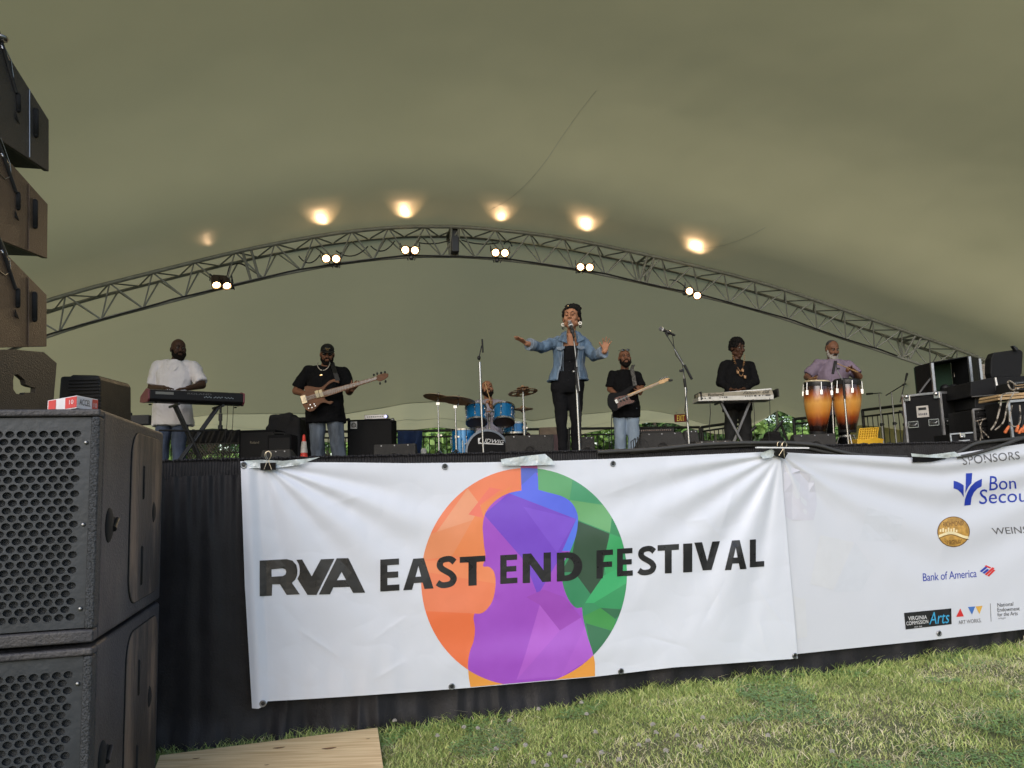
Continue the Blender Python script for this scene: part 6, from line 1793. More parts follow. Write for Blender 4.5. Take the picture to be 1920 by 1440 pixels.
# ---- right keyboard
SILV = M('keyboard_silver', (.52, .50, .46), .35, .3, bump=.02); CHAMP = M('keyboard_champagne', (.38, .34, .27), .35, .4, bump=.02)
Yk = 10.45
T = thing('synthesizer', 'silver synthesizer keyboard with its rear panel towards the audience', 'keyboard', P(1380, 752, Yk))
tl, tr, mr, br_, bl_, ml = [P(*p, Yk) for p in [(1311, 737), (1449, 730.5), (1451, 740), (1451, 749), (1309.5, 752.5), (1309.5, 744)]]
bk = V((0, .36, 0))
b = MB(); b.prism([ml, mr, br_, bl_], bk * .98); b.build('lower_case', SILV, T, bevel=.006)
b = MB(); b.prism([tl + V((0, .03, 0)), tr + V((0, .03, 0)), mr + V((0, 0, .001)), ml + V((0, 0, .001))], bk * .5); b.build('upper_panel', CHAMP, T, bevel=.006)
mpk = lambda off: (lambda u, v: P(u, v, Yk - off))
def mp_up(u, v):   # on the sloped upper panel
    t = (744 - .05 * (u - 1310) - v) / 7.2
    return P(u, v, Yk - .004 + .03 * max(t, 0))
text_decal('Roland', [(1328, 737.6), (1356.5, 736.4), (1356.5, 741.8), (1328, 743)], mp_up, INK, T, bold=.02, cut=0)
text_decal('Fantom G6', [(1394, 734.2), (1443, 732), (1442, 736.6), (1393, 739.2)], mp_up, INK, T, bold=.06, shear=.35, cut=0)
for i, (u, w) in enumerate([(1316, 5), (1322, 2), (1331, 4), (1350, 1.5), (1354, 1.5), (1358, 1.5), (1362, 3), (1398, 1.5), (1402, 1.5), (1406, 1.5), (1410, 1.5), (1416, 4), (1424, 3), (1430, 1.2), (1440, 9)]):
    b = MB(); b.box(P(u, 747.3 - .05 * (u - 1310), Yk - .002), (w / 143, .01, .016)); b.build('socket', INK, T)
for s, u in ((0, 1309), (1, 1451)):
    b = MB(); b.box(P(u, 745 - 6 * s, Yk + .18), (.02, .37, .11)); b.build('end_cheek', KBM, T, bevel=.006)
for i in range(36):
    b = MB(); b.box(P(1311, 741, Yk + .29) + V((.03 + .0262 * i, 0, .0 + .0013 * i * 1.0)), (.0245, .14, .018)); b.build('key', MATS['key_white'], T)
T = thing('keyboard_stand', 'grey single brace folding stand under the silver synthesizer', 'keyboard stand', G(1385, 10.65))
GST = M('stand_grey', (.13, .13, .135), .4, .4, bump=0)
f1 = P(1351, 754, 10.6); f2 = P(1409, 751, 10.6)
g1 = G(1411, 10.6, DECK + .02); g2 = G(1361, 10.6, DECK + .02)
for a_, c_, dy in ((f1, g1, 0), (f2, g2, .05)):
    b = MB(); d_ = V((0, dy, 0)); q_ = rotto(c_ - a_); b.box((a_ + c_) / 2 + d_, (.045, .03, (c_ - a_).length), q_); b.build('leg', GST, T, bevel=.004)
for p in (f1, f2, g1, g2):
    b = MB(); b.path([p - V((0, .12, 0)), p + V((0, .3, 0))], .015, 8); b.build('bar', GST, T, smooth=True)
b = MB(); b.path([P(1331, 752, Yk), P(1332, 775, Yk), P(1330, 800, Yk), P(1333, 820, Yk)], .005, 6); b.path([P(1412, 748, Yk), P(1415, 780, Yk), P(1414, 810, Yk), P(1418, 835, Yk)], .004, 6); b.path([P(1443, 746, Yk), P(1444, 780, Yk), P(1441, 810, Yk), P(1443, 835, Yk)], .004, 6)
tag(b.build('keyboard_cables', BLACKP, smooth=True), 'thin cables hanging from the silver synthesizer', 'cable')

# ---- drum kit
BLUE = M('drum_blue', (.008, .17, .42), .22, .35, bump=0, coat=.7, var=.08, scale=3)
HEADM = M('drum_head_dark', (.055, .035, .03), .35, bump=.02); HEADW = M('drum_head_clear', (.35, .33, .3), .35, bump=0)
D = lambda x, y: C2(x, y, 780, 620, 6)
def drum(parent, c, up, r, h, nm='shell', top=HEADW, bot=HEADM, lugs=6, hoopm=CHROME):
    up = V(up).normalized(); q_ = rotto(up)
    b = MB(); b.lathe([(r * .97, 0), (r, 0), (r, h), (r * .97, h)], c, up, 40); parent = b.build(nm, BLUE, parent, smooth=True)
    for z, mm in ((-.002, bot), (h + .002, top)):
        b = MB(); b.lathe([(0, z), (r * .985, z), (r * .985, z + .003), (0, z + .003)], c, up, 36); b.build('drum_head', mm, parent, smooth=True)
    for z in (-.012, h - .012):
        b = MB(); b.lathe([(r + .001, z), (r + .011, z), (r + .012, z + .024), (r + .001, z + .024)], c, up, 40); b.build('hoop', hoopm, parent, smooth=True)
    for k in range(lugs):
        a = 2 * math.pi * (k + .35) / lugs; d_ = q_ @ V((math.cos(a), math.sin(a), 0))
        b = MB(); b.path([c + d_ * (r + .014) + up * -.01, c + d_ * (r + .014) + up * (h + .01)], .004, 6)
        for z in (h * .28, h * .72): b.ell(c + d_ * (r + .008) + up * z, (.013, .013, .02), q_, 10, 6)
        b.build('lug', CHROME, parent, smooth=2)
cB = G(915, 10.75); cB.z = DECK + .285
T = thing('drum_kit', 'metallic blue drum kit with two mounted toms and black bass drum head', 'drum kit', (cB.x, cB.y, DECK))
axb = V((.16, -1, 0)).normalized()
b = MB(); b.lathe([(.275, -.42), (.28, -.42), (.28, 0), (.275, 0)], cB, axb, 48); b.build('bass_drum_shell', BLUE, T, smooth=True)
b = MB(); b.lathe([(0, .004), (.268, .004), (.27, -.004)], cB, axb, 48); b.build('bass_drum_head', M('bass_head_black', (.010, .010, .011), .75, bump=0, spec=.15), T, smooth=True)
for z in (-.025, -.42):
    b = MB(); b.lathe([(.268, z), (.296, z), (.298, z + .04), (.27, z + .042)], cB, axb, 48); b.build('hoop', M('hoop_silver', (.16, .18, .21), .4, .5, bump=0) if z > -.1 else BLUE, T, smooth=True)
q_ = rotto(axb)
for k in range(8):
    a = 2 * math.pi * (k + .5) / 8; d_ = q_ @ V((math.cos(a), math.sin(a), 0))
    b = MB(); b.path([cB + d_ * .303 + axb * .02, cB + d_ * .303 - axb * .14], .005, 6); b.box(cB + d_ * .3 - axb * .13, (.022, .022, .04), q_); b.build('lug', CHROME, T, smooth=False)
exb = V((1, .16, 0)).normalized()
def mpb(u, v):
    d = ray(u, v); t = (cB + axb * .0075 - CP).dot(axb) / d.dot(axb); return CP + d * t
text_decal('LUDWIG', [D(708, 1207), D(992, 1232), D(988, 1268), D(700, 1262)], mpb, WHI, T, bold=.05, shear=.2, cut=0)
decal('lettering', [[D(698, 1208), D(735, 1206), D(733, 1214), D(720, 1215), D(712, 1262), D(985, 1274), D(975, 1283), D(700, 1272)]], mpb, WHI, T, cut=0)
tp = cB + V((0, .2, .28))
b = MB(); b.box(tp + V((0, 0, .015)), (.12, .07, .03)); b.build('tom_mount', CHROME, T, bevel=.006)
for s in (-1, 1):
    b = MB(); b.path([tp + V((s * .03, 0, .02)), tp + V((s * .035, 0, .25)), tp + V((s * .06, -.0, .28)), tp + V((s * .1, .02, .27))], .013, 10); b.build('tom_post', CHROME, T, smooth=True)
    b = MB(); b.box(tp + V((s * .035, 0, .22)), (.04, .05, .04)); b.build('tom_clamp', BLACKM, T, bevel=.006)
for (u, v, lab) in ((893, 792, 0), (944, 791, 1)):
    c = P(u + .6, v, 10.72); drum(T, c, (.04 if lab else -.04, .42, .9), .138, .225)
for s in (-1, 1):
    b = MB(); p0 = cB + exb * s * .27 - V((0, 0, .05)) + V((0, .08, 0)); b.path([p0, V((p0.x + s * .12, p0.y - .12, DECK))], .008, 6); b.build('spur_leg', CHROME, T, smooth=True)
b = MB(); p0 = cB + V((.1, -.02, -.28)); b.box(p0 + V((0, -.03, .02)), (.08, .2, .02)); b.tube(p0, p0 + V((.06, -.1, .2)), .005); b.build('drum_clamp', STEEL, T)
c = G(871, 11.0); c.z = DECK + .2
T = thing('floor_tom', 'metallic blue floor tom standing left of the bass drum', 'drum', (c.x, c.y, DECK)); drum(T, c, (0, 0.02, 1), .165, .40, lugs=8)
for k in range(3):
    a = k * 2.1 + .5; p0 = c + V((.185 * math.cos(a), .185 * math.sin(a), 0)); b = MB(); b.path([p0 + V((0, 0, .25)), p0 + V((0, 0, -.19))], .007, 6); b.build('leg', CHROME, T, smooth=True)
c = G(968, 11.35); c.z = DECK + .55
T = thing('snare_drum', 'chrome and blue snare drum half hidden right of the bass drum', 'drum', (c.x, c.y, DECK)); drum(T, c, (0, .05, 1), .165, .14, lugs=6)
for k in range(3):
    a = k * 2.1 + .5; b = MB(); b.path([c + V((0, 0, -.02)), c + V((0, 0, -.3)), c + V((.25 * math.cos(a), .25 * math.sin(a), -.55))], .009, 6); b.build('leg', CHROME, T, smooth=True)
CYM = M('cymbal_bronze', (.42, .25, .14), .45, .45, var=.2, scale=30, bump=.03)
def tripod(parent, base, h, r=.011, spread=.27, mat=CHROME, hz=.32):
    b = MB(); b.path([base + V((0, 0, .06)), base + V((0, 0, h * .55))], r * 1.25, 10); b.build('lower_tube', mat, parent, smooth=True)
    b = MB(); b.path([base + V((0, 0, h * .52)), base + V((0, 0, h))], r * .85, 10); b.build('upper_tube', mat, parent, smooth=True)
    b = MB(); b.tube(base + V((0, 0, h * .53)), base + V((0, 0, h * .57)), r * 2.1); b.box(base + V((.025, 0, h * .55)), (.04, .012, .02)); b.build('height_clamp', BLACKM if mat is not CHROME else CHROME, parent)
    for k in range(3):
        a = k * 2.094 + .6; b = MB(); f = base + V((spread * math.cos(a), spread * math.sin(a), .012))
        b.path([base + V((0, 0, hz)), base + V((spread * .6 * math.cos(a), spread * .6 * math.sin(a), hz * .55)), f], r * .7, 6); b.build('leg', mat, parent, smooth=True)
        b = MB(); b.ell(f, (.014, .014, .012)); b.build('rubber_foot', BLACKP, parent, smooth=2)
def cymbal(parent, c, r, nrm, holes=0, nm='cymbal'):
    b = MB()
    if not holes: b.lathe([(r, 0), (r * .25, .012 + r * .05), (r * .2, .022 + r * .1), (0, .03 + r * .12), (0, .028 + r * .12), (r * .2, .018 + r * .1), (r * .25, .01 + r * .05), (r, -.002)], c, nrm, 40)
    else:
        q_ = rotto(nrm); cr = [(r * math.cos(t), r * math.sin(t)) for t in np.linspace(0, 2 * math.pi, 49)[:-1]]; hl = []
        for k in range(6):
            a = k * math.pi / 3; hl.append([(r * .66 * math.cos(a) + r * .17 * math.cos(t), r * .66 * math.sin(a) + r * .17 * math.sin(t)) for t in np.linspace(0, 2 * math.pi, 15)[:-1]])
        ov, res = cdt_mesh([cr] + hl, 0, lambda ids, cc: 0 if not any(inside(cc, h_) for h_ in hl) and inside(cc, cr) else None)
        b.add([c + q_ @ V((p.x, p.y, .03 * (1 - p.length / r))) for p in ov], res[0])
        b.lathe([(r * .22, .02), (r * .15, .035), (0, .045)], c, nrm, 20)
    b.build(nm, CYM, parent, smooth=2 if holes else True, solid=.003 if holes else 0)
for (u, v, Y, r, nr, lab, hl) in ((821, 746, 10.7, .20, (.16, .16, 1), 'large dark bronze cymbal on a chrome stand, leftmost of the kit', 0), (859, 751.5, 10.6, .235, (.12, .15, 1), 'large dark bronze cymbal tilted right above the floor tom', 0)):
    c = P(u, v, Y); base = V((c.x + (0 if u < 840 else -.04), c.y, DECK)); T = thing('cymbal_stand', lab, 'cymbal', base, 'cymbals of the drum kit')
    tripod(T, base, c.z - DECK - .08); b = MB(); b.path([V((base.x, base.y, c.z - .1)), c + V((0, 0, -.05)), c + V(nr).normalized() * .07], .007, 8); b.box(V((base.x, base.y, c.z - .08)), (.045, .03, .035)); b.build('tilter', CHROME, T)
    cymbal(T, c, r, nr); b = MB(); b.cap(c + V(nr).normalized() * .04, .012, c + V(nr).normalized() * .07, .01, 8); b.build('wing_nut', STEEL, T, smooth=2)
c = P(980.5, 736, 10.6); base = V((c.x + .0, c.y, DECK)); T = thing('cymbal_stand', 'cymbal with round holes and a small splash above it on a tall chrome stand', 'cymbal', base, 'cymbals of the drum kit')
tripod(T, base, c.z - DECK, .013); cymbal(T, c, .20, (-.10, .14, 1), 1); c2 = P(980, 727.5, 10.6); cymbal(T, c2, .083, (-.1, .12, 1), nm='splash_cymbal'); b = MB(); b.path([c, c2 + V((0, 0, .03))], .006, 8); b.build('rod', CHROME, T)
c = P(980.5, 766.5, 10.95); base = V((c.x + .02, c.y, DECK)); T = thing('hi_hat', 'pair of small hi-hat cymbals right of the blue toms', 'cymbal', base, 'cymbals of the drum kit')
tripod(T, base, c.z - DECK, .01); cymbal(T, c, .14, (0, -.02, 1)); cymbal(T, c - V((0, 0, .012)), .14, (0, .02, -1))
# ---- microphones on stands
def mic(parent, p, d, s=1.0, ball=True, head=STEEL):
    d = V(d).normalized()
    b = MB(); b.lathe([(.010, -.15), (.013, -.14), (.018, -.02), (.021, 0)], p, d, 16); b.build('microphone_body', BLACKP, parent, smooth=True)
    if ball:
        b = MB(); b.lathe([(.021, 0), (.026, .003), (.026, .010)], p, d, 18); b.build('microphone_ring', WHITEP, parent, smooth=True)
        b = MB(); b.ell(p + d * .03, (.0255,) * 3, None, 16, 12); b.build('microphone_grille', M('mic_mesh', (.28, .28, .29), .4, .6, bump=.4, bscale=700), parent, smooth=2)
    b = MB(); b.lathe([(.019, -.09), (.023, -.085), (.023, -.05), (.019, -.045)], p, d, 14); b.build('microphone_clip', BLACKM, parent, smooth=True)
def pole(parent, p0, p1, r, mat, nm='pole'): b = MB(); b.path([p0, p1], r, 10); return b.build(nm, mat, parent, smooth=True)
def rbase(parent, c, r=.13): b = MB(); b.lathe([(r, 0), (r, .012), (.03, .03), (.016, .05)], c, n=28); b.build('round_base', BLACKM, parent, smooth=True)
Ym = 8.22
T = thing('microphone_stand', 'silver microphone stand in front of the singing woman', 'microphone stand', G(1088, Ym))
rbase(T, G(1088, Ym)); g0 = G(1088, Ym); pt = P(1081, 722, Ym)
pole(T, g0 + V((0, 0, .03)), pt, .013, CHROME); pole(T, P(1083.5, 737, Ym), P(1080, 700, Ym), .017, BLACKP, 'clutch_grip'); pole(T, P(1082, 716, Ym - .02), P(1081, 688, Ym - .02), .012, BLACKP, 'grip')
b = MB(); b.ell(P(1076, 697, Ym), (.02, .02, .018)); b.build('knob', STEEL, T, smooth=2)
pole(T, P(1086.5, 733, Ym - .02), P(1076.5, 640, Ym - .02), .0085, STEEL, 'boom'); pole(T, P(1076.5, 642, Ym - .02), P(1075, 629, Ym + .0), .008, BLACKP, 'swivel')
mic(T, P(1070.5, 612, Ym + .04), P(1069, 606, Ym + .08) - P(1075.5, 628, Ym))
b = MB(); b.path([P(1075.5, 627, Ym), P(1077.5, 640, Ym - .05), P(1081, 660, Ym - .04), P(1078, 690, Ym - .04), P(1084, 730, Ym - .04), P(1089, 780, Ym - .03), G(1090, Ym, DECK + .03)], .004, 6); b.build('cable', BLACKP, T, smooth=True)
Ym = 9.0
T = thing('microphone_stand', 'tall boom microphone stand unused beside the silver synthesizer', 'microphone stand', G(1294, Ym))
K = K1
g0 = G(1294.5, Ym); rbase(T, g0); pole(T, g0, P(1284, 713, Ym), .012, CHROME); pole(T, P(1285, 726, Ym), P(1283, 710, Ym), .016, BLACKP, 'clutch_grip'); pole(T, P(1283, 712, Ym), P(1281, 690, Ym), .008, STEEL, 'upper_pole')
pole(T, P(1297.5, 711.5, Ym), P(1283, 684, Ym), .015, BLACKP, 'counterweight'); pole(T, P(1284, 688, Ym), P(1264, 654, Ym), .007, STEEL, 'boom'); pole(T, P(1280, 678, Ym), P(1251, 630, Ym), .005, BLACKM, 'boom')
b = MB(); b.box(P(1277, 695, Ym), (.035, .03, .03)); b.build('boom_clamp', BLACKP, T, bevel=.004); b = MB(); b.box(P(1250, 627, Ym), (.02, .03, .05), Matrix.Rotation(-.5, 3, 'Y')); b.build('clip', BLACKP, T, bevel=.004)
mic(T, P(1243.5, 618.5, Ym), P(1236, 614, Ym) - P(1256, 623.5, Ym))
b = MB(); b.path([P(1255, 622, Ym), P(1261, 628, Ym), P(1263, 645, Ym), P(1267, 665, Ym), P(1279, 682, Ym), P(1288, 730, Ym - .04), P(1284, 770, Ym - .04), P(1292, 800, Ym), G(1290, Ym)], .0045, 6); b.build('cable', BLACKP, T, smooth=True)
Ym = 9.9
T = thing('microphone_stand', 'silver overhead microphone stand in front of the drum kit', 'microphone stand', G(908, Ym))
g0 = G(908, Ym); rbase(T, g0); pole(T, g0, P(903, 775, Ym), .0125, CHROME); pole(T, P(903, 777, Ym), P(899.5, 679, Ym), .016, CHROME, 'upper_pole')
b = MB(); b.ell(P(898, 671, Ym), (.022, .02, .03)); b.build('boom_clamp', BLACKP, T, smooth=2); pole(T, P(898, 671, Ym), P(903, 648, Ym), .007, BLACKM, 'boom'); pole(T, P(905.5, 661, Ym), P(904, 636, Ym), .011, BLACKP, 'pencil_microphone')
Ym = 10.15
K7 = lambda x, y: C2(x, y, 1400, 600, 5.143)
T = thing('microphone_stand', 'short boom microphone stand pointing down between the two congas', 'microphone stand', G(1593, Ym))
g0 = G(1593.5, Ym); rbase(T, g0); pole(T, g0, P(1583, 742, Ym), .013, CHROME); pole(T, P(1584, 748, Ym), P(1581, 712, Ym), .016, BLACKP, 'clutch_grip'); pole(T, P(*K7(925, 582), Ym), P(*K7(860, 462), Ym), .007, STEEL, 'boom'); pole(T, P(*K7(868, 470), Ym), P(*K7(868, 392), Ym), .006, BLACKM, 'boom')
pole(T, P(*K7(855, 395), Ym), P(*K7(830, 520), Ym), .017, BLACKP, 'microphone_body'); b = MB(); b.box(P(*K7(880, 470), Ym), (.04, .03, .02)); b.build('boom_clamp', BLACKP, T)
for (u, vt, Y, bu, lab, bl) in ((1651, 737, 14.2, 1660, 'silver microphone stand with short boom before the side curtain, leftmost of three', (1636, 738)), (1676, 735, 13.6, 1684, 'taller silver microphone stand with boom pointing up right, middle of three', (1693, 722)), (1699, 740, 13.0, 1703, 'silver microphone stand close to the black flight case', (1698, 712))):
    T = thing('microphone_stand', lab, 'microphone stand', G(bu, Y), 'spare stands before the side curtain')
    g0 = G(bu, Y); tripod(T, g0, P(u, vt, Y).z - DECK, .014, mat=STEEL); tp_ = P(u, vt, Y)
    b = MB(); t_ = V((g0.x, g0.y, tp_.z)); b.path([t_ - (P(bl[0], bl[1], Y) - t_) * .5, t_, P(bl[0], bl[1], Y)], .009, 8); b.cap(P(bl[0], bl[1], Y), .016, P(bl[0], bl[1], Y) + (P(bl[0], bl[1], Y) - t_).normalized() * .1, .02, 8); b.build('boom', BLACKM, T, smooth=True)
T = thing('folded_stand', 'black folded music stand lying against the flight case', 'music stand', G(1690, 12.8))
for i in range(4):
    b = MB(); b.path([P(1686 + 4 * i, 770, 12.8), P(1697, 780 + 8 * i, 12.8), G(1692 + i * 3, 12.8)], .014, 6); b.build('strut', BLACKM, T, smooth=True)

# ---- congas
def mat_burst():
    m = bpy.data.materials.new('sunburst_lacquer'); m.use_nodes = True; nt = m.node_tree; b = nt.nodes['Principled BSDF']
    tc = nn(nt, 'ShaderNodeTexCoord'); sp = nn(nt, 'ShaderNodeSeparateXYZ'); nt.links.new(tc.outputs['Generated'], sp.inputs[0])
    nz = nn(nt, 'ShaderNodeTexNoise'); nz.inputs['Scale'].default_value = 5
    mp_ = nn(nt, 'ShaderNodeMapping'); mp_.inputs['Scale'].default_value = (6, 6, .6); nt.links.new(tc.outputs['Object'], mp_.inputs[0]); nt.links.new(mp_.outputs[0], nz.inputs[0])
    ad = nn(nt, 'ShaderNodeMath', operation='MULTIPLY_ADD'); nt.links.new(nz.outputs[0], ad.inputs[0]); ad.inputs[1].default_value = .10; nt.links.new(sp.outputs[2], ad.inputs[2])
    c = nn(nt, 'ShaderNodeValToRGB'); e = c.color_ramp.elements
    for p_, col in ((0.0, (.008, .004, .003)), (.2, (.012, .005, .004)), (.34, (.28, .055, .012)), (.48, (.62, .24, .04)), (.66, (.70, .34, .07)), (.82, (.35, .08, .015)), (.95, (.03, .008, .004))):
        if p_ in (0.0,): e[0].position = 0; e[0].color = (*col, 1)
        elif p_ == .95: e[-1].position = .95; e[-1].color = (*col, 1)
        else: x = e.new(p_); x.color = (*col, 1)
    nt.links.new(ad.outputs[0], c.inputs[0]); nt.links.new(c.outputs[0], b.inputs['Base Color']); b.inputs['Roughness'].default_value = .25; b.inputs['Coat Weight'].default_value = .8; b.inputs['Coat Roughness'].default_value = .05
    return m
BUR = mat_burst(); SKINH = M('conga_skin', (.55, .47, .32), .6, bump=.05)
for (u, vt, vb, lab, ri, tl_) in ((1534, 719, 814, 'sunburst conga drum at left with its pale skin showing', .168, -.02), (1589, 716, 811, 'sunburst conga drum at right, partly behind the microphone stand', .172, -.01)):
    Y = 10.5; c = P(u, vb, Y); top = P(u - 1.5, vt, Y); H_ = (top - c).length; up = (top - c).normalized(); up = (up + V((tl_ * .5, -.02, 0))).normalized()
    T = thing('conga', lab, 'conga drum', c, 'pair of conga drums')
    b = MB(); b.lathe([(ri * r_, H_ * z) for r_, z in ((.56, 0), (.62, .02), (.68, .12), (.84, .32), (.98, .5), (1.04, .64), (1.05, .74), (1.0, .86), (.94, .97))], c, up, 40); b.build('shell', BUR, T, smooth=True)
    b = MB(); b.lathe([(ri * .95, H_ * .94), (ri * 1.0, H_ * .93), (ri * 1.03, H_ * .99), (ri * 1.01, H_ * 1.015), (ri * .93, H_ * 1.02), (ri * .92, H_ * .96)], c, up, 40); b.build('rim', BLACKM, T, smooth=True)
    b = MB(); b.lathe([(ri * .99, H_ * 1.0), (ri * .97, H_ * 1.03), (ri * .9, H_ * 1.045), (0, H_ * 1.05)], c, up, 40); b.build('skin_head', SKINH if u < 1560 else BLACKP, T, smooth=True)
    b = MB(); b.lathe([(ri * .57, -.0), (ri * .63, 0), (ri * .65, .03), (ri * .6, .035)], c, up, 32); b.build('bottom_band', BLACKM, T, smooth=True)
    q_ = rotto(up)
    for k in range(6):
        a = 2 * math.pi * (k + .25) / 6; d_ = q_ @ V((math.cos(a), math.sin(a), 0))
        b = MB(); b.path([c + up * (H_ * 1.0) + d_ * ri * 1.06, c + up * (H_ * .8) + d_ * ri * 1.11], .007, 8); b.box(c + up * (H_ * .8) + d_ * ri * 1.07, (.03, .03, .06), q_); b.build('tension_lug', CHROME, T, smooth=False)
T = thing('conga_stand', 'chrome stand holding the two sunburst congas', 'stand', G(1563, 10.6))
g0 = G(1566, 10.55); b = MB(); b.path([g0 + V((0, 0, .02)), P(1559, 731, 10.55)], .013, 10); b.build('post', CHROME, T, smooth=True)
b = MB(); b.path([P(1552, 733, 10.5), P(1559, 731, 10.5), P(1569, 732, 10.5)], .011, 8); b.path([P(1555, 746, 10.5), P(1562, 748, 10.45), P(1568, 744, 10.5)], .014, 8); b.build('bracket', CHROME, T, smooth=True)
for u in (1534, 1589):
    cc = P(u, 816, 10.5); b = MB()
    for k in range(3):
        a = k * 2.1 + .4; b.path([cc + V((.1 * math.cos(a), .1 * math.sin(a), 0)), V((cc.x + .24 * math.cos(a), cc.y + .24 * math.sin(a), DECK + .01))], .012, 8)
    b.lathe([(.1, -.02), (.105, -.02), (.105, 0), (.1, 0)], cc, n=24); b.build('leg_basket', CHROME, T, smooth=True)

# ---- floor monitors
def wedge(u0, u1, vt, Y, label, dep=.45, side=0, h=None):
    a = G(u0, Y); c = G(u1, Y); w = (c - a).length; zt = P((u0 + u1) / 2, vt, Y).z - DECK
    T = thing('floor_monitor', label, 'monitor speaker', (a + c) / 2, 'wedge shaped floor monitors')
    sx = (c - a).normalized(); sy = V((-sx.y, sx.x, 0)); o_ = a
    f = lambda x, y, z: o_ + sx * x + sy * y + V((0, 0, z))
    ins = .16 * w if side else .0
    def prof(x, sgn): return [f(x, 0, 0), f(x + sgn * ins, .06, zt), f(x + sgn * ins, .16, zt), f(x, dep, .12), f(x, dep, 0)]
    pa = prof(0, 1); pb = prof(w, -1)
    b = MB(); b.add(pa + pb, [(0, 1, 2, 3, 4), (9, 8, 7, 6, 5)] + [(i, (i + 1) % 5, 5 + (i + 1) % 5, 5 + i) for i in range(5)]); b.build('cabinet', WEDGE, T, bevel=.012, seg=3)
    g_ = [pa[2].lerp(pb[2], .05).lerp(pa[3].lerp(pb[3], .05), .06), pa[2].lerp(pb[2], .95).lerp(pa[3].lerp(pb[3], .95), .06), pa[2].lerp(pb[2], .95).lerp(pa[3].lerp(pb[3], .95), .94), pa[2].lerp(pb[2], .05).lerp(pa[3].lerp(pb[3], .05), .94)]
    n_ = (g_[1] - g_[0]).cross(g_[3] - g_[0]).normalized(); n_ = n_ if n_.z > 0 else -n_
    b = MB(); b.prism([q_ + n_ * .002 for q_ in g_], n_ * .014); b.build('grille', WEDGEG, T, bevel=.004)
    for k in (.18, .5, .82):
        b = MB(); b.lathe([(.009, 0), (.007, .005), (0, .006)], f(ins + (w - 2 * ins) * k, .05, zt - .02), (0, -1, .2), 8); b.build('screw', STEEL, T, smooth=True)
    b = MB(); p_ = f(w * .5, .018, zt * .55); b.lathe([(.0, .0), (.05, 0), (.055, .01), (.06, .0)], p_ + V((0, -.0, 0)), (0, -1, .15), 20); b.build('badge_ring', WEDGE, T, smooth=True)
    return T
wedge(949, 1041, 815, 10.0, 'dark grey wedge monitor at the feet of the singer, right of the bass drum')
wedge(1190, 1302, 810, 9.8, 'large grey wedge monitor in front of the guitarist with sloping ends', side=1)
wedge(700, 779, 832, 9.9, 'low grey wedge monitor in front of the bass cabinet')
wedge(476, 553, 843, 9.0, 'low black wedge monitor by the left binder clip', side=1)
wedge(1495, 1574, 813, 9.8, 'grey wedge monitor in front of the left conga')
wedge(1308, 1377, 825, 10.2, 'low black wedge monitor below the silver synthesizer')
wedge(1088, 1118, 818, 11.2, 'small black monitor standing right of the legs of the singer', dep=.35)
wedge(1284, 1320, 806, 10.6, 'black monitor turned sideways at the foot of the boom stand', dep=.3, side=1)
# ---- amplifiers
GRC = M('amp_cloth', (.010, .0095, .010), .95, var=.3, scale=150, bump=.2, bscale=400)
T = thing('bass_cabinet', 'tall black bass speaker cabinet with square silver badge', 'amplifier', G(694, 11.35)); 
box_px(652, 737, 786, 11.35, .42, 'cabinet', CARPET, parent=T); o, w_, zt_ = box_px(654.5, 734.5, 789.5, 11.335, .02, 'grille_cloth', GRC, parent=T, zb=DECK + .03, bevel=.003)
b = MB(); lc = P(663.3, 797.2, 11.32); b.box(lc, (.095, .008, .105)); b.build('badge', M('badge_silver', (.42, .42, .42), .35, .5, bump=0), T, bevel=.002)
b = MB()
for r_ in (.032, .02): b.path([lc + V((r_ * math.cos(t), -.006, r_ * math.sin(t))) for t in np.linspace(0, 6.28, 21)], .004, 6)
b.path([lc + V((.033, -.006, .02)), lc + V((.033, -.006, -.032)), lc + V((.045, -.006, -.035))], .004, 6); b.ell(lc + V((0, -.005, 0)), (.008, .003, .008)); b.build('badge_emblem', INK, T, smooth=2)
for u, v in ((653, 787), (736, 787)):
    b = MB(); b.ell(P(u, v, 11.34), (.03, .03, .025)); b.build('corner_cap', BLACKP if u < 700 else STEEL, T, smooth=2)
T = thing('amplifier_head', 'small grey amplifier head with glowing blue light on the bass cabinet', 'amplifier', P(704, 786, 11.45)); zc = P(694, 786, 11.35).z + .003
lc = P(704, 781, 11.42); b = MB(); b.box(V((lc.x, lc.y + .12, zc + .035)), (.32, .25, .065)); b.build('chassis', ALU, T, bevel=.006)
for k in range(9):
    b = MB(); b.lathe([(.009, 0), (.008, .012), (0, .013)], V((lc.x - .11 + .027 * k, lc.y - .005, zc + .035)), (0, -1, 0), 8); b.build('knob', INK, T, smooth=True)
b = MB(); b.ell(V((lc.x + .15, lc.y - .01, zc + .035)), (.016, .008, .016)); b.build('blue_light', M('blue_glow', (.1, .1, .5), .4, bump=0, emis=(.25, .25, 1), es=4), T, smooth=2)
CLD = M('dark_cloth', (.011, .0105, .012), .95, var=.25, bump=.15, bscale=60); 
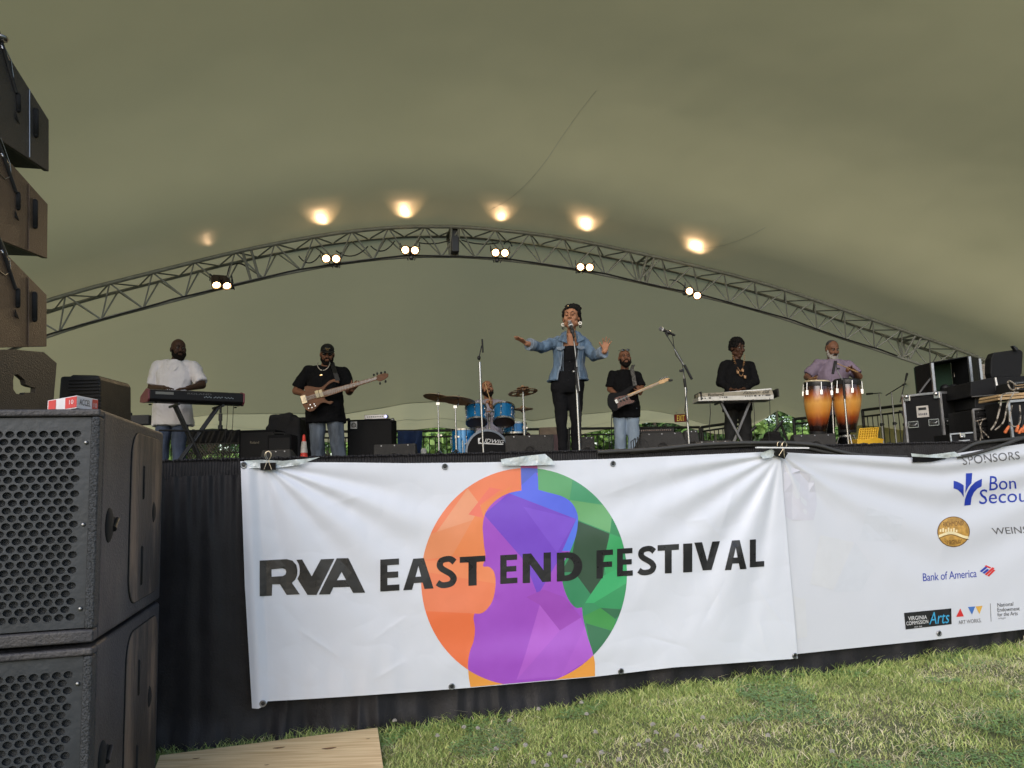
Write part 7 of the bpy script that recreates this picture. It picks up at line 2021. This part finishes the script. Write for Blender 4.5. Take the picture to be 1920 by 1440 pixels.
def cloth_heap(u0, u1, vt, Y, dep, label, mat, peaks, zb=DECK, name='draped_cloth', seed=0, wr=.03):
    b = MB(); a = G(u0, Y, zb); c = G(u1, Y, zb)
    for (f0, f1, v_) in peaks:
        x0 = a.lerp(c, f0); x1 = a.lerp(c, f1); z_ = P(u0 + (u1 - u0) * (f0 + f1) / 2, v_, Y).z
        b.box(V(((x0.x + x1.x) / 2, Y + dep / 2, (zb + z_) / 2)), ((x1 - x0).length, dep, z_ - zb))
    me = organic(b, .022, 5, wr, 5, seed=seed); T_ = bpy.data.objects.new(name, me)
    for v_ in me.vertices: v_.co.z = max(v_.co.z, zb + .002)
    me.materials.append(mat); me.polygons.foreach_set('use_smooth', [True] * len(me.polygons)); COL.objects.link(T_)
    return tag(T_, label, 'cloth')
cloth_heap(497, 562, 775, 10.9, .4, 'black cloth draped over gear beside the bass guitarist', CLD, [(0, .22, 800), (.1, .75, 776), (.3, 1.0, 783)], seed=3)
cloth_heap(543, 583, 778, 11.3, .3, 'black cover hanging behind the legs of the bass guitarist', CLD, [(0, 1, 782)], seed=8, wr=.02)
T = thing('keyboard_amplifier', 'wide black amplifier with small maker lettering left of the draped cloth', 'amplifier', G(480, 10.4))
box_px(447, 516, 806, 10.4, .45, 'cabinet', CARPET, parent=T); box_px(451, 512, 811, 10.385, .02, 'grille_cloth', GRC, parent=T, zb=DECK + .05, bevel=.003)
text_decal('Roland', [(469, 827.5), (485.5, 827), (485.5, 831.5), (469, 832)], lambda u, v: P(u, v, 10.378), M('worn_gold', (.2, .17, .12), .5, bump=0), T, bold=.02, cut=0)
T = thing('combo_amplifier', 'small black combo amplifier in front of the draped black cloth', 'amplifier', G(523, 9.8))
box_px(501, 546, 815, 9.8, .3, 'cabinet', CARPET, parent=T); box_px(504, 543, 821, 9.79, .015, 'grille_cloth', GRC, parent=T, zb=DECK + .04, bevel=.003)
b = MB(); b.path([P(512, 815, 9.9), P(515, 812, 9.9), P(532, 812, 9.9), P(536, 815, 9.9)], .01, 6); b.build('handle', BLACKP, T, smooth=True)
T = thing('tube_amplifier', 'black amplifier head with a row of bright knobs behind the right hand monitor', 'amplifier', G(1230, 12.6))
box_px(1192, 1266, 803, 12.6, .3, 'cabinet', CARPET, parent=T); box_px(1194, 1264, 803.8, 12.585, .02, 'control_panel', BLACKM, parent=T, zb=P(1230, 811, 12.6).z, bevel=.002)
for k in range(16):
    b = MB(); b.ell(P(1199 + 3.9 * k, 807.5 - .1 * k, 12.57), (.010, .012, .010)); b.build('knob', M('knob_pale', (.6, .45, .4), .4, bump=0), T, smooth=2)
box_px(1013, 1046, 801, 11.9, .35, 'cardboard_box', M('cardboard', (.16, .12, .085), .9, var=.3, scale=8), 'small brown box left of the legs of the singer', 'box', zb=DECK + .3)
box_px(1008, 1050, 815, 11.8, .45, 'equipment_case', M('maroon_case', (.05, .018, .022), .6), 'dark maroon case under the small brown box', 'case')
cloth_heap(972, 998, 812, 11.7, .3, 'dark bag lying behind the hi-hat stand', M('dark_bag', (.03, .016, .02), .9), [(0, 1, 814), (.2, .8, 810)], seed=5, name='dark_bag')
# ---- cone
T = thing('traffic_cone', 'small orange traffic cone with faded white band beside the bass guitarist', 'traffic cone', G(570, 10.0))
CON = M('cone_orange', (.62, .045, .025), .5, var=.12, bump=.05); c = G(570, 10.0); hz_ = P(569, 815, 10.0).z - DECK
b = MB(); b.box(c + V((0, 0, .012)), (.22, .22, .024)); b.build('base', CON, T, bevel=.01)
b = MB(); b.lathe([(.085, .024), (.07, .05), (.016, hz_ - .01), (.01, hz_), (0, hz_)], c, n=24); b.build('cone', CON, T, smooth=True)
b = MB(); r_ = lambda z: .0725 + (.0165 - .07) * (z - .05) / (hz_ - .06); b.lathe([(r_(z) + .002, z) for z in (hz_ * .58, hz_ * .84)], c, n=24); b.build('white_band', M('band_white', (.5, .46, .42), .6, var=.3, scale=20), T, smooth=True)
# ---- railing along the back
RAIL = M('rail_black', (.012, .012, .013), .45, bump=0)
def railing(p0, p1, Y0, Y1, label, sp=.115, drop=11.5, floor=0, posts=9):
    A = P(p0[0], p0[1], Y0); B = P(p1[0], p1[1], Y1); T = thing('railing', label, 'railing', V((A.x, A.y, floor)), 'black railings at the back of the stage')
    L = (B - A).length; A2 = P(p0[0], p0[1] + drop, Y0); B2 = P(p1[0], p1[1] + drop, Y1)
    rod('top_rail', A, B, .027, RAIL, T); rod('lower_rail', A2, B2, .018, RAIL, T)
    n = int(L / sp)
    for i in range(1, n):
        p = A2.lerp(B2, i / n); rod('baluster', p, V((p.x, p.y, max(floor, DECK - .02) + .08)), .0095, RAIL, T, 6)
    rod('bottom_rail', V((A.x, A.y, max(floor, DECK - .02) + .08)), V((B.x, B.y, max(floor, DECK - .02) + .08)), .016, RAIL, T)
    k = max(int(L / posts * 5), 1)
    for i in range(k + 1):
        p = A.lerp(B, i / k); rod('post', p, V((p.x, p.y, floor)), .03, RAIL, T)
railing((300, 812), (735, 808.5), 16.2, 16.2, 'black railing behind the left part of the band')
railing((740, 808.5), (1062, 804), 16.3, 16.5, 'black railing behind the drum kit and singer')
railing((1066, 804), (1312, 801), 16.5, 16.7, 'black railing below the exit sign')
railing((1316, 801), (1406, 788), 15.8, 14.6, 'short rising black railing behind the silver synthesizer', drop=8)
railing((1488, 786), (1519, 783), 15.0, 14.8, 'short black railing just left of the congas', drop=9)
railing((1617, 769), (1760, 752), 15.2, 13.6, 'rising black railing in front of the side curtain', drop=12.5)
# lattice gate and netting behind the left keyboard
T = thing('lattice_panel', 'black diagonal lattice panel behind the keyboard stand', 'lattice panel', G(410, 12.5))
for i in range(19):
    for s in (-1, 1):
        u = 352 + 5.6 * i; a_ = (u, 864); c_ = (u + s * 22, 832)
        def clipu(a_, c_):
            f0, f1 = 0, 1
            lo, hi = 350, 450
            d = c_[0] - a_[0]
            if a_[0] < lo or a_[0] > hi: return None
            if c_[0] > hi: f1 = (hi - a_[0]) / d
            if c_[0] < lo: f1 = (lo - a_[0]) / d
            return f1
        f1 = clipu(a_, c_)
        if f1 is None or f1 < .05: continue
        b = MB(); p0 = P(*a_, 12.5 + .02 * s); p1 = P(a_[0] + (c_[0] - a_[0]) * f1, 864 - 32 * f1, 12.5 + .02 * s); b.box((p0 + p1) / 2, (.012, .01, (p1 - p0).length), rotto(p1 - p0)); b.build('slat', RAIL, T)
for v in (833, 850, 866): rod('rail', P(349, v, 12.53), P(452, v - 2, 12.53), .012, RAIL, T)
b = MB(); rows = []
for j in range(8):
    rows.append([P(350 + (450 - 350) * i / 40, 806 + 27 * j / 7 + .8 * math.sin(i * .9), 12.6) + V((0, .03 * math.sin(i * .8 + j * .5), 0)) for i in range(41)])
b.loft(rows, close=False, caps=False); tag(b.build('rail_cloth', DRAPE, smooth=2, solid=.004), 'black ribbed cloth hung over the lattice panel', 'cloth')
# blue cloth on the rail
BLC = M('navy_cloth', (.018, .04, .13), .9, var=.2, bump=.1, bscale=40)
b = MB(); rows = []
for j in range(14):
    t = j / 13; row = []
    for i in range(31):
        s_ = i / 30; u = 746 + 46 * s_ + (2 - 4 * s_) * t * 1.5 * (1 if s_ > .5 else -1); v = 808 + 46 * t + (6 * math.sin(s_ * 3.1 + 1) * t if t > .6 else 0)
        p = P(u, v, 15.9); p.y += .07 * math.sin(s_ * 13 + t * 2) * (.3 + t); row.append(p)
    rows.append(row)
b.loft(rows, close=False, caps=False); tag(b.build('blue_cloth', BLC, smooth=2, solid=.01), 'navy blue cloth hanging over the back railing left of the cymbals', 'cloth')
box_px(790, 800, 840, 14.0, .1, 'white_bag', WHITEP, 'small white bag on the floor under the navy cloth', 'bag', bevel=.03)
# ---- exit sign
T = thing('exit_sign', 'red exit sign with yellow letters hanging at the back of the tent', 'exit sign', P(1276, 791, 17.2)); c = P(1276.5, 784, 17.2)
b = MB(); b.box(c, (.275, .06, .165)); b.build('sign_box', M('sign_red', (.28, .02, .018), .5, bump=0), T, bevel=.006)
text_decal('EXIT', [(1269.5, 778.8), (1283.8, 778.2), (1283.8, 789), (1269.5, 789.6)], lambda u, v: P(u, v, 17.165), M('sign_yellow', (.75, .6, .12), .5, bump=0, emis=(.8, .6, .1), es=.25), T, bold=.01, cut=0)
rod('hanger', P(1268, 776, 17.2), P(1268, 762, 17.2), .006, STEEL, T); rod('hanger', P(1285, 776, 17.2), P(1285, 762, 17.2), .006, STEEL, T)
# ---- dark items between synthesizer and congas
T = thing('tripod_bag', 'black folded stand leaning with a dark bag near the sky gap', 'stand', G(1457, 11.8))
b = MB(); b.path([P(1468, 789, 11.7), P(1433, 832, 11.7), G(1428, 11.7)], .022, 8); b.build('leaning_bar', BLACKM, T, smooth=True)
b = MB(); b.path([P(1464, 795, 11.9), P(1479, 832, 11.9), G(1483, 11.9)], .02, 8); b.build('leaning_bar', BLACKM, T, smooth=True)
cloth_heap(1440, 1474, 808, 11.6, .3, 'dark hump shaped bag below the sky gap', CLD, [(0, 1, 822), (.2, .8, 810)], seed=6, name='dark_bag')
b = MB(); b.path([P(1417, 800, 14.2), P(1399, 816, 14.2)], .03, 8); b.path([P(1399, 790, 14.3), P(1404, 833, 14.3)], .04, 8)
tag(b.build('stair_rail', RAIL), 'thick black handrail end behind the right leg of the synthesizer player', 'handrail')
# ---- yellow crate
T = thing('yellow_crate', 'yellow plastic grid crate tipped open on the stage edge', 'crate', G(1632, 10.2)); YEL = M('yellow_plastic', (.68, .40, .025), .4, bump=.03)
Yc = 10.2
def grid(p00, p10, p01, nx, ny, r, nm):
    ex_ = p10 - p00; ey_ = p01 - p00
    for i in range(nx + 1): rod(nm, p00 + ex_ * (i / nx), p00 + ex_ * (i / nx) + ey_, r, YEL, T, 6)
    for j in range(ny + 1): rod(nm, p00 + ey_ * (j / ny), p00 + ey_ * (j / ny) + ex_, r, YEL, T, 6)
grid(P(1609, 826, Yc), P(1644, 824, Yc), P(1612, 804, Yc + .05), 8, 5, .008, 'bar'); 
b = MB(); b.prism([P(1607, 823, Yc - .02), P(1622, 824, Yc - .02), P(1640, 820, Yc - .02), P(1658, 823, Yc - .02), P(1655, 833, Yc - .02), P(1608, 834, Yc - .02)], V((0, .3, 0))); b.build('tray', YEL, T, bevel=.008)
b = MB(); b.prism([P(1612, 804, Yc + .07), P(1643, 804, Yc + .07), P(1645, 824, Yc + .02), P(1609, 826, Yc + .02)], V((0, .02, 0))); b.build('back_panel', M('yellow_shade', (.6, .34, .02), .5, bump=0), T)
# ---- flight cases
CASE = M('case_laminate', (.008, .008, .009), .6, spec=.2, bump=.1, bscale=200); K8 = lambda x, y: C2(x, y, 1660, 640, 7.2)
def hull(name, pts, d, mat, parent, bevel=.006):
    b = MB(); b.prism(pts, d); return b.build(name, mat, parent, bevel=bevel)
def recess(parent, c, sx, up, n_, s=1.0):
    b = MB(); q_ = Matrix((sx, n_, up)).transposed()
    for dx, dz, w, h in ((0, .045, .15, .012), (0, -.045, .15, .012), (-.07, 0, .012, .09), (.07, 0, .012, .09)): b.box(c + (sx * dx + up * dz) * s + n_ * .004, (w * s, .012, h * s), q_)
    b.build('recessed_frame', CHROME, parent)
    b = MB(); b.box(c + n_ * .002, (.125 * s, .006, .08 * s), q_); b.build('recess', INK, parent)
    b = MB(); b.path([c + sx * -.05 * s + n_ * .01 + up * .01, c + sx * -.04 * s + n_ * .03 - up * .01, c + sx * .04 * s + n_ * .03 - up * .01, c + sx * .05 * s + n_ * .01 + up * .01], .007, 6); b.build('handle', STEEL, parent, smooth=True)
T = thing('flight_case', 'large black flight case with white notice and recessed handles', 'flight case', G(1735, 9.0))
Y0 = 9.0
FL, FR = G(1704, Y0 + .25), G(1774, Y0 - .05); zt = P(1735, 739.5, Y0 + .1).z
fx = (FR - FL); fx.z = 0; wl = fx.length; fx.normalize(); fn = V((fx.y, -fx.x, 0))  # outward normal to camera
RR = G(1824, Y0 + .1); rx = (RR - FR); rx.z = 0; wr_ = rx.length; rx.normalize(); rn = V((rx.y, -rx.x, 0))
body_pts = [FL, FR, RR, RR - fn * .5, FL - fn * .55]
b = MB(); b.prism([p + V((0, 0, .01)) for p in body_pts], V((0, 0, zt - DECK - .01))); b.build('case_body', CASE, T, bevel=.004)
def strip(p0, p1, w, nrm): b = MB(); b.path([p0 + nrm * .003, p1 + nrm * .003], w, 4); b.build('edge_strip', ALU, T)
U = V((0, 0, 1)); hh_ = zt - DECK
for p, q_ in ((FL, FL + U * hh_), (FR, FR + U * hh_), (RR, RR + U * hh_), (FL + U * hh_, FR + U * hh_), (FR + U * hh_, RR + U * hh_)): strip(p, q_, .017, (fn + rn) * .3)
def on(o_, d_, n_, x, z, off=.004): return o_ + d_ * x + U * z + n_ * off
recess(T, on(FL, fx, fn, .09, hh_ * .52), fx, U, fn, .75); recess(T, on(FL, fx, fn, wl - .09, hh_ * .53), fx, U, fn, .75)
recess(T, on(FR, rx, rn, .09, hh_ * .53), rx, U, rn, .75); recess(T, on(FR, rx, rn, wr_ - .07, hh_ * .53), rx, U, rn, .75)
for x in (.05, wl - .03):
    b = MB(); b.box(on(FL, fx, fn, x, hh_ - .03, .008), (.07, .03, .07), Matrix((fx, -fn, U)).transposed()); b.ell(on(FL, fx, fn, x, hh_ - .01, .02), (.03, .02, .025)); b.build('latch', CHROME, T, smooth=False, bevel=.006)
b = MB(); lc = on(FL, fx, fn, wl * .5, hh_ * .72, .004); q_ = Matrix((fx, -fn, U)).transposed(); b.box(lc, (.13, .004, .13), q_); b.build('notice', M('notice_paper', (.5, .47, .44), .7, bump=0), T)
b = MB(); b.box(lc + fn * .003 + U * .032, (.085, .004, .03), q_); b.build('notice_header', INK, T)
for s_, zz in (('TO MAKE A', .0), ('NOISE', -.035)):
    c4 = [lc + fn * .0035 + fx * x_ + U * z_ for x_, z_ in ((-.045, zz + .008), (.045, zz + .008), (.045, zz - .014), (-.045, zz - .014))]
    break
b = MB()
for k in range(5): b.box(lc + fn * .003 - U * .03 + fx * (-.04 + .02 * k), (.014, .003, .024 if k != 2 else .018), q_)
b.build('notice_print', MATS['red_ink'] if False else GREYI, T)
# upright open case on top
T2 = thing('open_case', 'open black case lid standing on the flight case with green lining and white notice', 'flight case', P(1790, 735, 9.2)); Y1 = 9.15
def PP(u, v, dy=0): return P(u, v, Y1 + dy)
z0_ = zt + .003
A1, B1_, C1 = PP(1746, 681), PP(1816, 669), PP(1835, 673, .35)
A0_, B0, C0 = [V((p.x, p.y, z0_)) for p in (A1, B1_, C1)]
lm = M('green_lining', (.012, .035, .02), .9)
b = MB(); dpt = V((-.02, .35, 0))
b.prism([A1 + dpt, B1_ + dpt, B0 + dpt, A0_ + dpt], V((0, .02, 0))); b.build('lining', lm, T2)
for p in ((A1, A0_), (B1_, B0)):
    b = MB(); b.prism([p[0], p[1], p[1] + dpt, p[0] + dpt], V((.012, 0, 0))); b.build('side_panel', CASE, T2, bevel=.003)
b = MB(); b.prism([A1, B1_, C1, A1 + dpt], V((0, 0, .012))); b.build('top_panel', CASE, T2, bevel=.003)
b = MB(); b.prism([B1_ + V((.014, 0, 0)), C1, C0, B0 + V((.014, 0, 0))], V((-.0, .02, 0))); b.build('end_panel', CASE, T2)
for p, q_ in ((A1, A0_), (B1_, B0), (C1, V((C1.x, C1.y, P(1835, 712, 9.5).z)))): 
    b = MB(); b.path([p + V((0, -.01, 0)), q_ + V((0, -.01, 0))], .02, 4); b.build('edge_strip', ALU, T2)
b = MB(); b.prism([PP(1789, 691, .3), PP(1808, 689, .3), PP(1808, 705, .3), PP(1789, 707, .3)], V((0, .004, 0))); b.build('notice', MATS['notice_paper'], T2)
b = MB(); b.prism([PP(1793, 692.5, .29), PP(1804, 691.5, .29), PP(1804, 695.5, .29), PP(1793, 696.5, .29)], V((0, .004, 0))); b.build('notice_header', INK, T2)
b = MB(); b.prism([PP(1793, 700, .29), PP(1804.5, 699, .29), PP(1804.5, 702, .29), PP(1793, 703, .29)], V((0, .004, 0))); b.build('notice_print', GREYI, T2)
for u in (1772, 1789):
    b = MB(); b.cap(V((PP(u, 730, .2).x, Y1 + .2, z0_ + .08)), .055, V((PP(u, 730, .2).x + .03, Y1 + .2, z0_ + .03)), .06, 10); b.build('coiled_cable', BLACKP, T2, smooth=2)
b = MB(); b.path([P(1748, 706, 9.2), P(1735, 722, 9.2), P(1724, 737, 9.2)], .016, 6); b.build('stay', BLACKM, T2)
# equipment at far right
def solid(name, px, Y, dep, mat, label, cat, zb=None, bevel=.01, group=None):
    b = MB(); b.prism([P(u, v, Y) for u, v in px], V((0, dep, 0))); return tag(b.build(name, mat, bevel=bevel), label, cat, group)
solid('striped_board', [(1838, 681), (1857, 686), (1857, 710), (1838, 712)], 10.6, .02, M('striped_board', (.22, .19, .16), .7, var=.7, scale=7, stretch=(.4, 1, 6)), 'greyish striped board seen between the open case and the black lid', 'board')
T = thing('equipment_case', 'open black case lid raised at the far right above the racks', 'flight case', P(1888, 710, 8.6))
b = MB(); b.prism([P(u, v, 8.6) for u, v in [(1863, 661), (1900, 656), (1914, 655), (1919, 660), (1917, 700), (1912, 708), (1860, 709), (1857, 700), (1858, 672)]], V((0, .12, 0))); b.build('lid', CASE, T, bevel=.015)
b = MB(); b.prism([P(u, v, 8.55) for u, v in [(1899, 648), (1903, 648), (1911, 655), (1905, 657)]], V((0, .05, 0))); b.build('latch', BLACKM, T, bevel=.003)
b = MB(); b.prism([P(u, v, 8.5) for u, v in [(1820, 716), (1858, 708), (1930, 704), (1930, 738), (1874, 740), (1820, 744)]], V((0, .6, 0))); b.build('tray', CASE, T, bevel=.01)
b = MB(); b.path([P(1866, 708, 8.49), P(1870, 732, 8.49)], .015, 6); b.path([P(1822, 744, 8.49), P(1873, 740, 8.49)], .006, 6); b.build('edge_strip', ALU, T)
T = thing('equipment_rack', 'black equipment rack with tangled pale cables under the raised case', 'equipment rack', G(1850, 8.4))
b = MB(); b.prism([P(1824, 768, 8.4), P(1880, 763, 8.4), V((P(1880, 763, 8.4).x, 8.4, DECK + .01)), V((P(1824, 768, 8.4).x, 8.4, DECK + .01))], V((0, .5, 0))); b.build('cabinet', CASE, T, bevel=.006)
b = MB(); b.prism([P(1828, 745, 8.6), P(1872, 743, 8.6), P(1872, 763, 8.6), P(1828, 766, 8.6)], V((0, .4, 0))); b.build('mixer', BLACKP, T, bevel=.008)
for pts in ([(1824, 768), (1829, 826)], [(1878, 764), (1886, 822)], [(1824, 768), (1878, 763)]):
    b = MB(); b.path([P(u, v, 8.385) for u, v in pts], .014, 4); b.build('edge_strip', ALU, T)
for k in range(5):
    b = MB(); b.box(P(1853, 775 + 10 * k, 8.39), (.26, .012, .045)); b.build('rack_unit', BLACKP, T, bevel=.003)
for k in range(14):
    b = MB(); b.lathe([(.006, 0), (.005, .01), (0, .011)], P(1834 + 3 * k, 773 + 10 * (k % 4), 8.38), (0, -1, 0), 8); b.build('knob', STEEL, T, smooth=True)
T = thing('wooden_shelf', 'pair of pale wooden boards laid as a shelf at the far right', 'shelf', P(1900, 747, 8.0))
for v in (738.5, 744.5):
    b = MB(); b.prism([P(1872 if v > 740 else 1874, v + 1, 8.0), P(1960, v - 6, 8.0), P(1960, v - 1, 8.0), P(1872, v + 5.5, 8.0)], V((0, .35, 0))); b.build('board', WOODL, T, bevel=.003)
T = thing('equipment_rack', 'second equipment rack below the wooden shelf at the right edge', 'equipment rack', G(1905, 7.9))
b = MB(); b.prism([P(1890, 753, 7.9), P(1975, 746, 7.9), V((P(1975, 746, 7.9).x, 7.9, DECK + .01)), V((P(1892, 753, 7.9).x, 7.9, DECK + .01))], V((0, .4, 0))); b.build('cabinet', CASE, T, bevel=.006)
for pts in ([(1890, 753), (1899, 825)], [(1890, 753), (1975, 746)]):
    b = MB(); b.path([P(u, v, 7.885) for u, v in pts], .016, 4); b.build('edge_strip', ALU, T)
T = thing('mixing_console', 'small mixer with many faders on the wooden shelf at right edge', 'mixer', P(1910, 735, 8.1))
b = MB(); b.prism([P(1900, 716, 8.1), P(1960, 709, 8.1), P(1960, 728, 8.1), P(1900, 733, 8.1)], V((0, .3, 0))); b.build('chassis', BLACKP, T, bevel=.006)
for k in range(12):
    for j in range(3):
        b = MB(); b.box(P(1904 + 4 * k, 718.5 + 4.5 * j - .45 * k, 8.09), (.012, .012, .008)); b.build('fader_knob', WOODL if j else STEEL, T)
CAB2 = M('pale_cable', (.33, .29, .24), .6, bump=0); random.seed(4)
for pts, Y, r, lab in (([(1905, 722), (1893, 714), (1890, 720), (1897, 731), (1910, 728)], 7.95, .008, 'pale cable looping left of the mixer on the shelf'),
                       ([(1910, 736), (1880, 740), (1876, 760), (1868, 790), (1858, 806)], 7.8, .008, 'pale cable hanging from the shelf end in a long curve, leftmost'),
                       ([(1902, 735), (1889, 758), (1882, 790), (1866, 806)], 7.82, .007, 'pale cable hanging from the shelf just right of the longest curve'),
                       ([(1828, 790), (1838, 788), (1848, 785), (1860, 781)], 8.3, .006, 'short pale cable running sideways across the rack front'),
                       ([(1833, 789), (1840, 808), (1838, 826)], 8.3, .006, 'pale cable dropping down the rack front at left'),
                       ([(1842, 788), (1838, 800), (1842, 822)], 8.3, .006, 'pale cable dropping down the middle of the rack front'),
                       ([(1898, 760), (1893, 790), (1903, 800), (1913, 790), (1912, 760)], 7.78, .006, 'cable loop hanging before the second rack at the right edge'),
                       ([(1840, 806), (1850, 816), (1858, 824)], 8.3, .006, 'short pale cable slanting at the foot of the rack')):
    b = MB(); b.path([P(u, v, Y + random.uniform(-.04, .04)) for u, v in bez(pts, 5)], r, 6)
    tag(b.build('pale_cable', CAB2, smooth=True), lab, 'cable', 'pale cables at the racks')
ORG = M('orange_plug', (.62, .16, .05), .5, bump=0)
for i, (a_, c_) in enumerate([((1891, 800), (1885, 810)), ((1909, 799), (1906, 808)), ((1916, 804), (1911, 811)), ((1921, 798), (1917, 809))]):
    T = thing('cable_connector', ['orange cable connector leftmost under the second rack', 'orange cable connector hanging below the second rack', 'orange cable connector slanting beside the other at right', 'orange cable connector at the very right picture edge'][i], 'connector', P(*c_, 7.75), 'orange connectors under the racks')
    b = MB(); b.cap(P(*a_, 7.75), .012, P(*c_, 7.75), .016, 10); b.build('plug', ORG, T, smooth=2)
    b = MB(); b.path([P(*a_, 7.75), P(a_[0] + 2, a_[1] - 14, 7.78), P(a_[0] + 5, a_[1] - 30, 7.8)], .006, 6); b.build('cord', BLACKP, T, smooth=True)
T = thing('small_case', 'small black case with silver latch at the foot of the large flight case', 'flight case', P(1803, 828, 7.6))
b = MB(); b.prism([P(1781, 814, 7.6), P(1824, 811, 7.6), V((P(1826, 811, 7.6).x, 7.6, DECK + .01)), V((P(1784, 814, 7.6).x, 7.6, DECK + .01))], V((0, .3, 0))); b.build('case_body', CASE, T, bevel=.005)
for pts in ([(1781, 814), (1824, 811)], [(1781.5, 815), (1785, 840)], [(1797, 827), (1818, 825.5)]):
    b = MB(); b.path([P(u, v, 7.59) for u, v in pts], .009, 4); b.build('edge_strip', ALU, T)
b = MB(); b.box(P(1804, 816, 7.585), (.05, .02, .05)); b.ell(P(1804, 819, 7.57), (.015, .01, .015)); b.build('latch', CHROME, T, bevel=.004)
# cable tangle at the foot of the right monitor
b = MB(); random.seed(9)
for k in range(5): b.path([G(1185 + 5 * k, 9.5, DECK + .02), P(1183 + 4 * k, 828 - 3 * k, 9.5), P(1190 + 6 * k, 822 + 2 * k, 9.5), G(1200 + 5 * k, 9.45, DECK + .02)], .006, 6)
tag(b.build('cable_loops', BLACKP, smooth=True), 'loops of black cable on the floor by the grey monitor before the guitarist', 'cable')
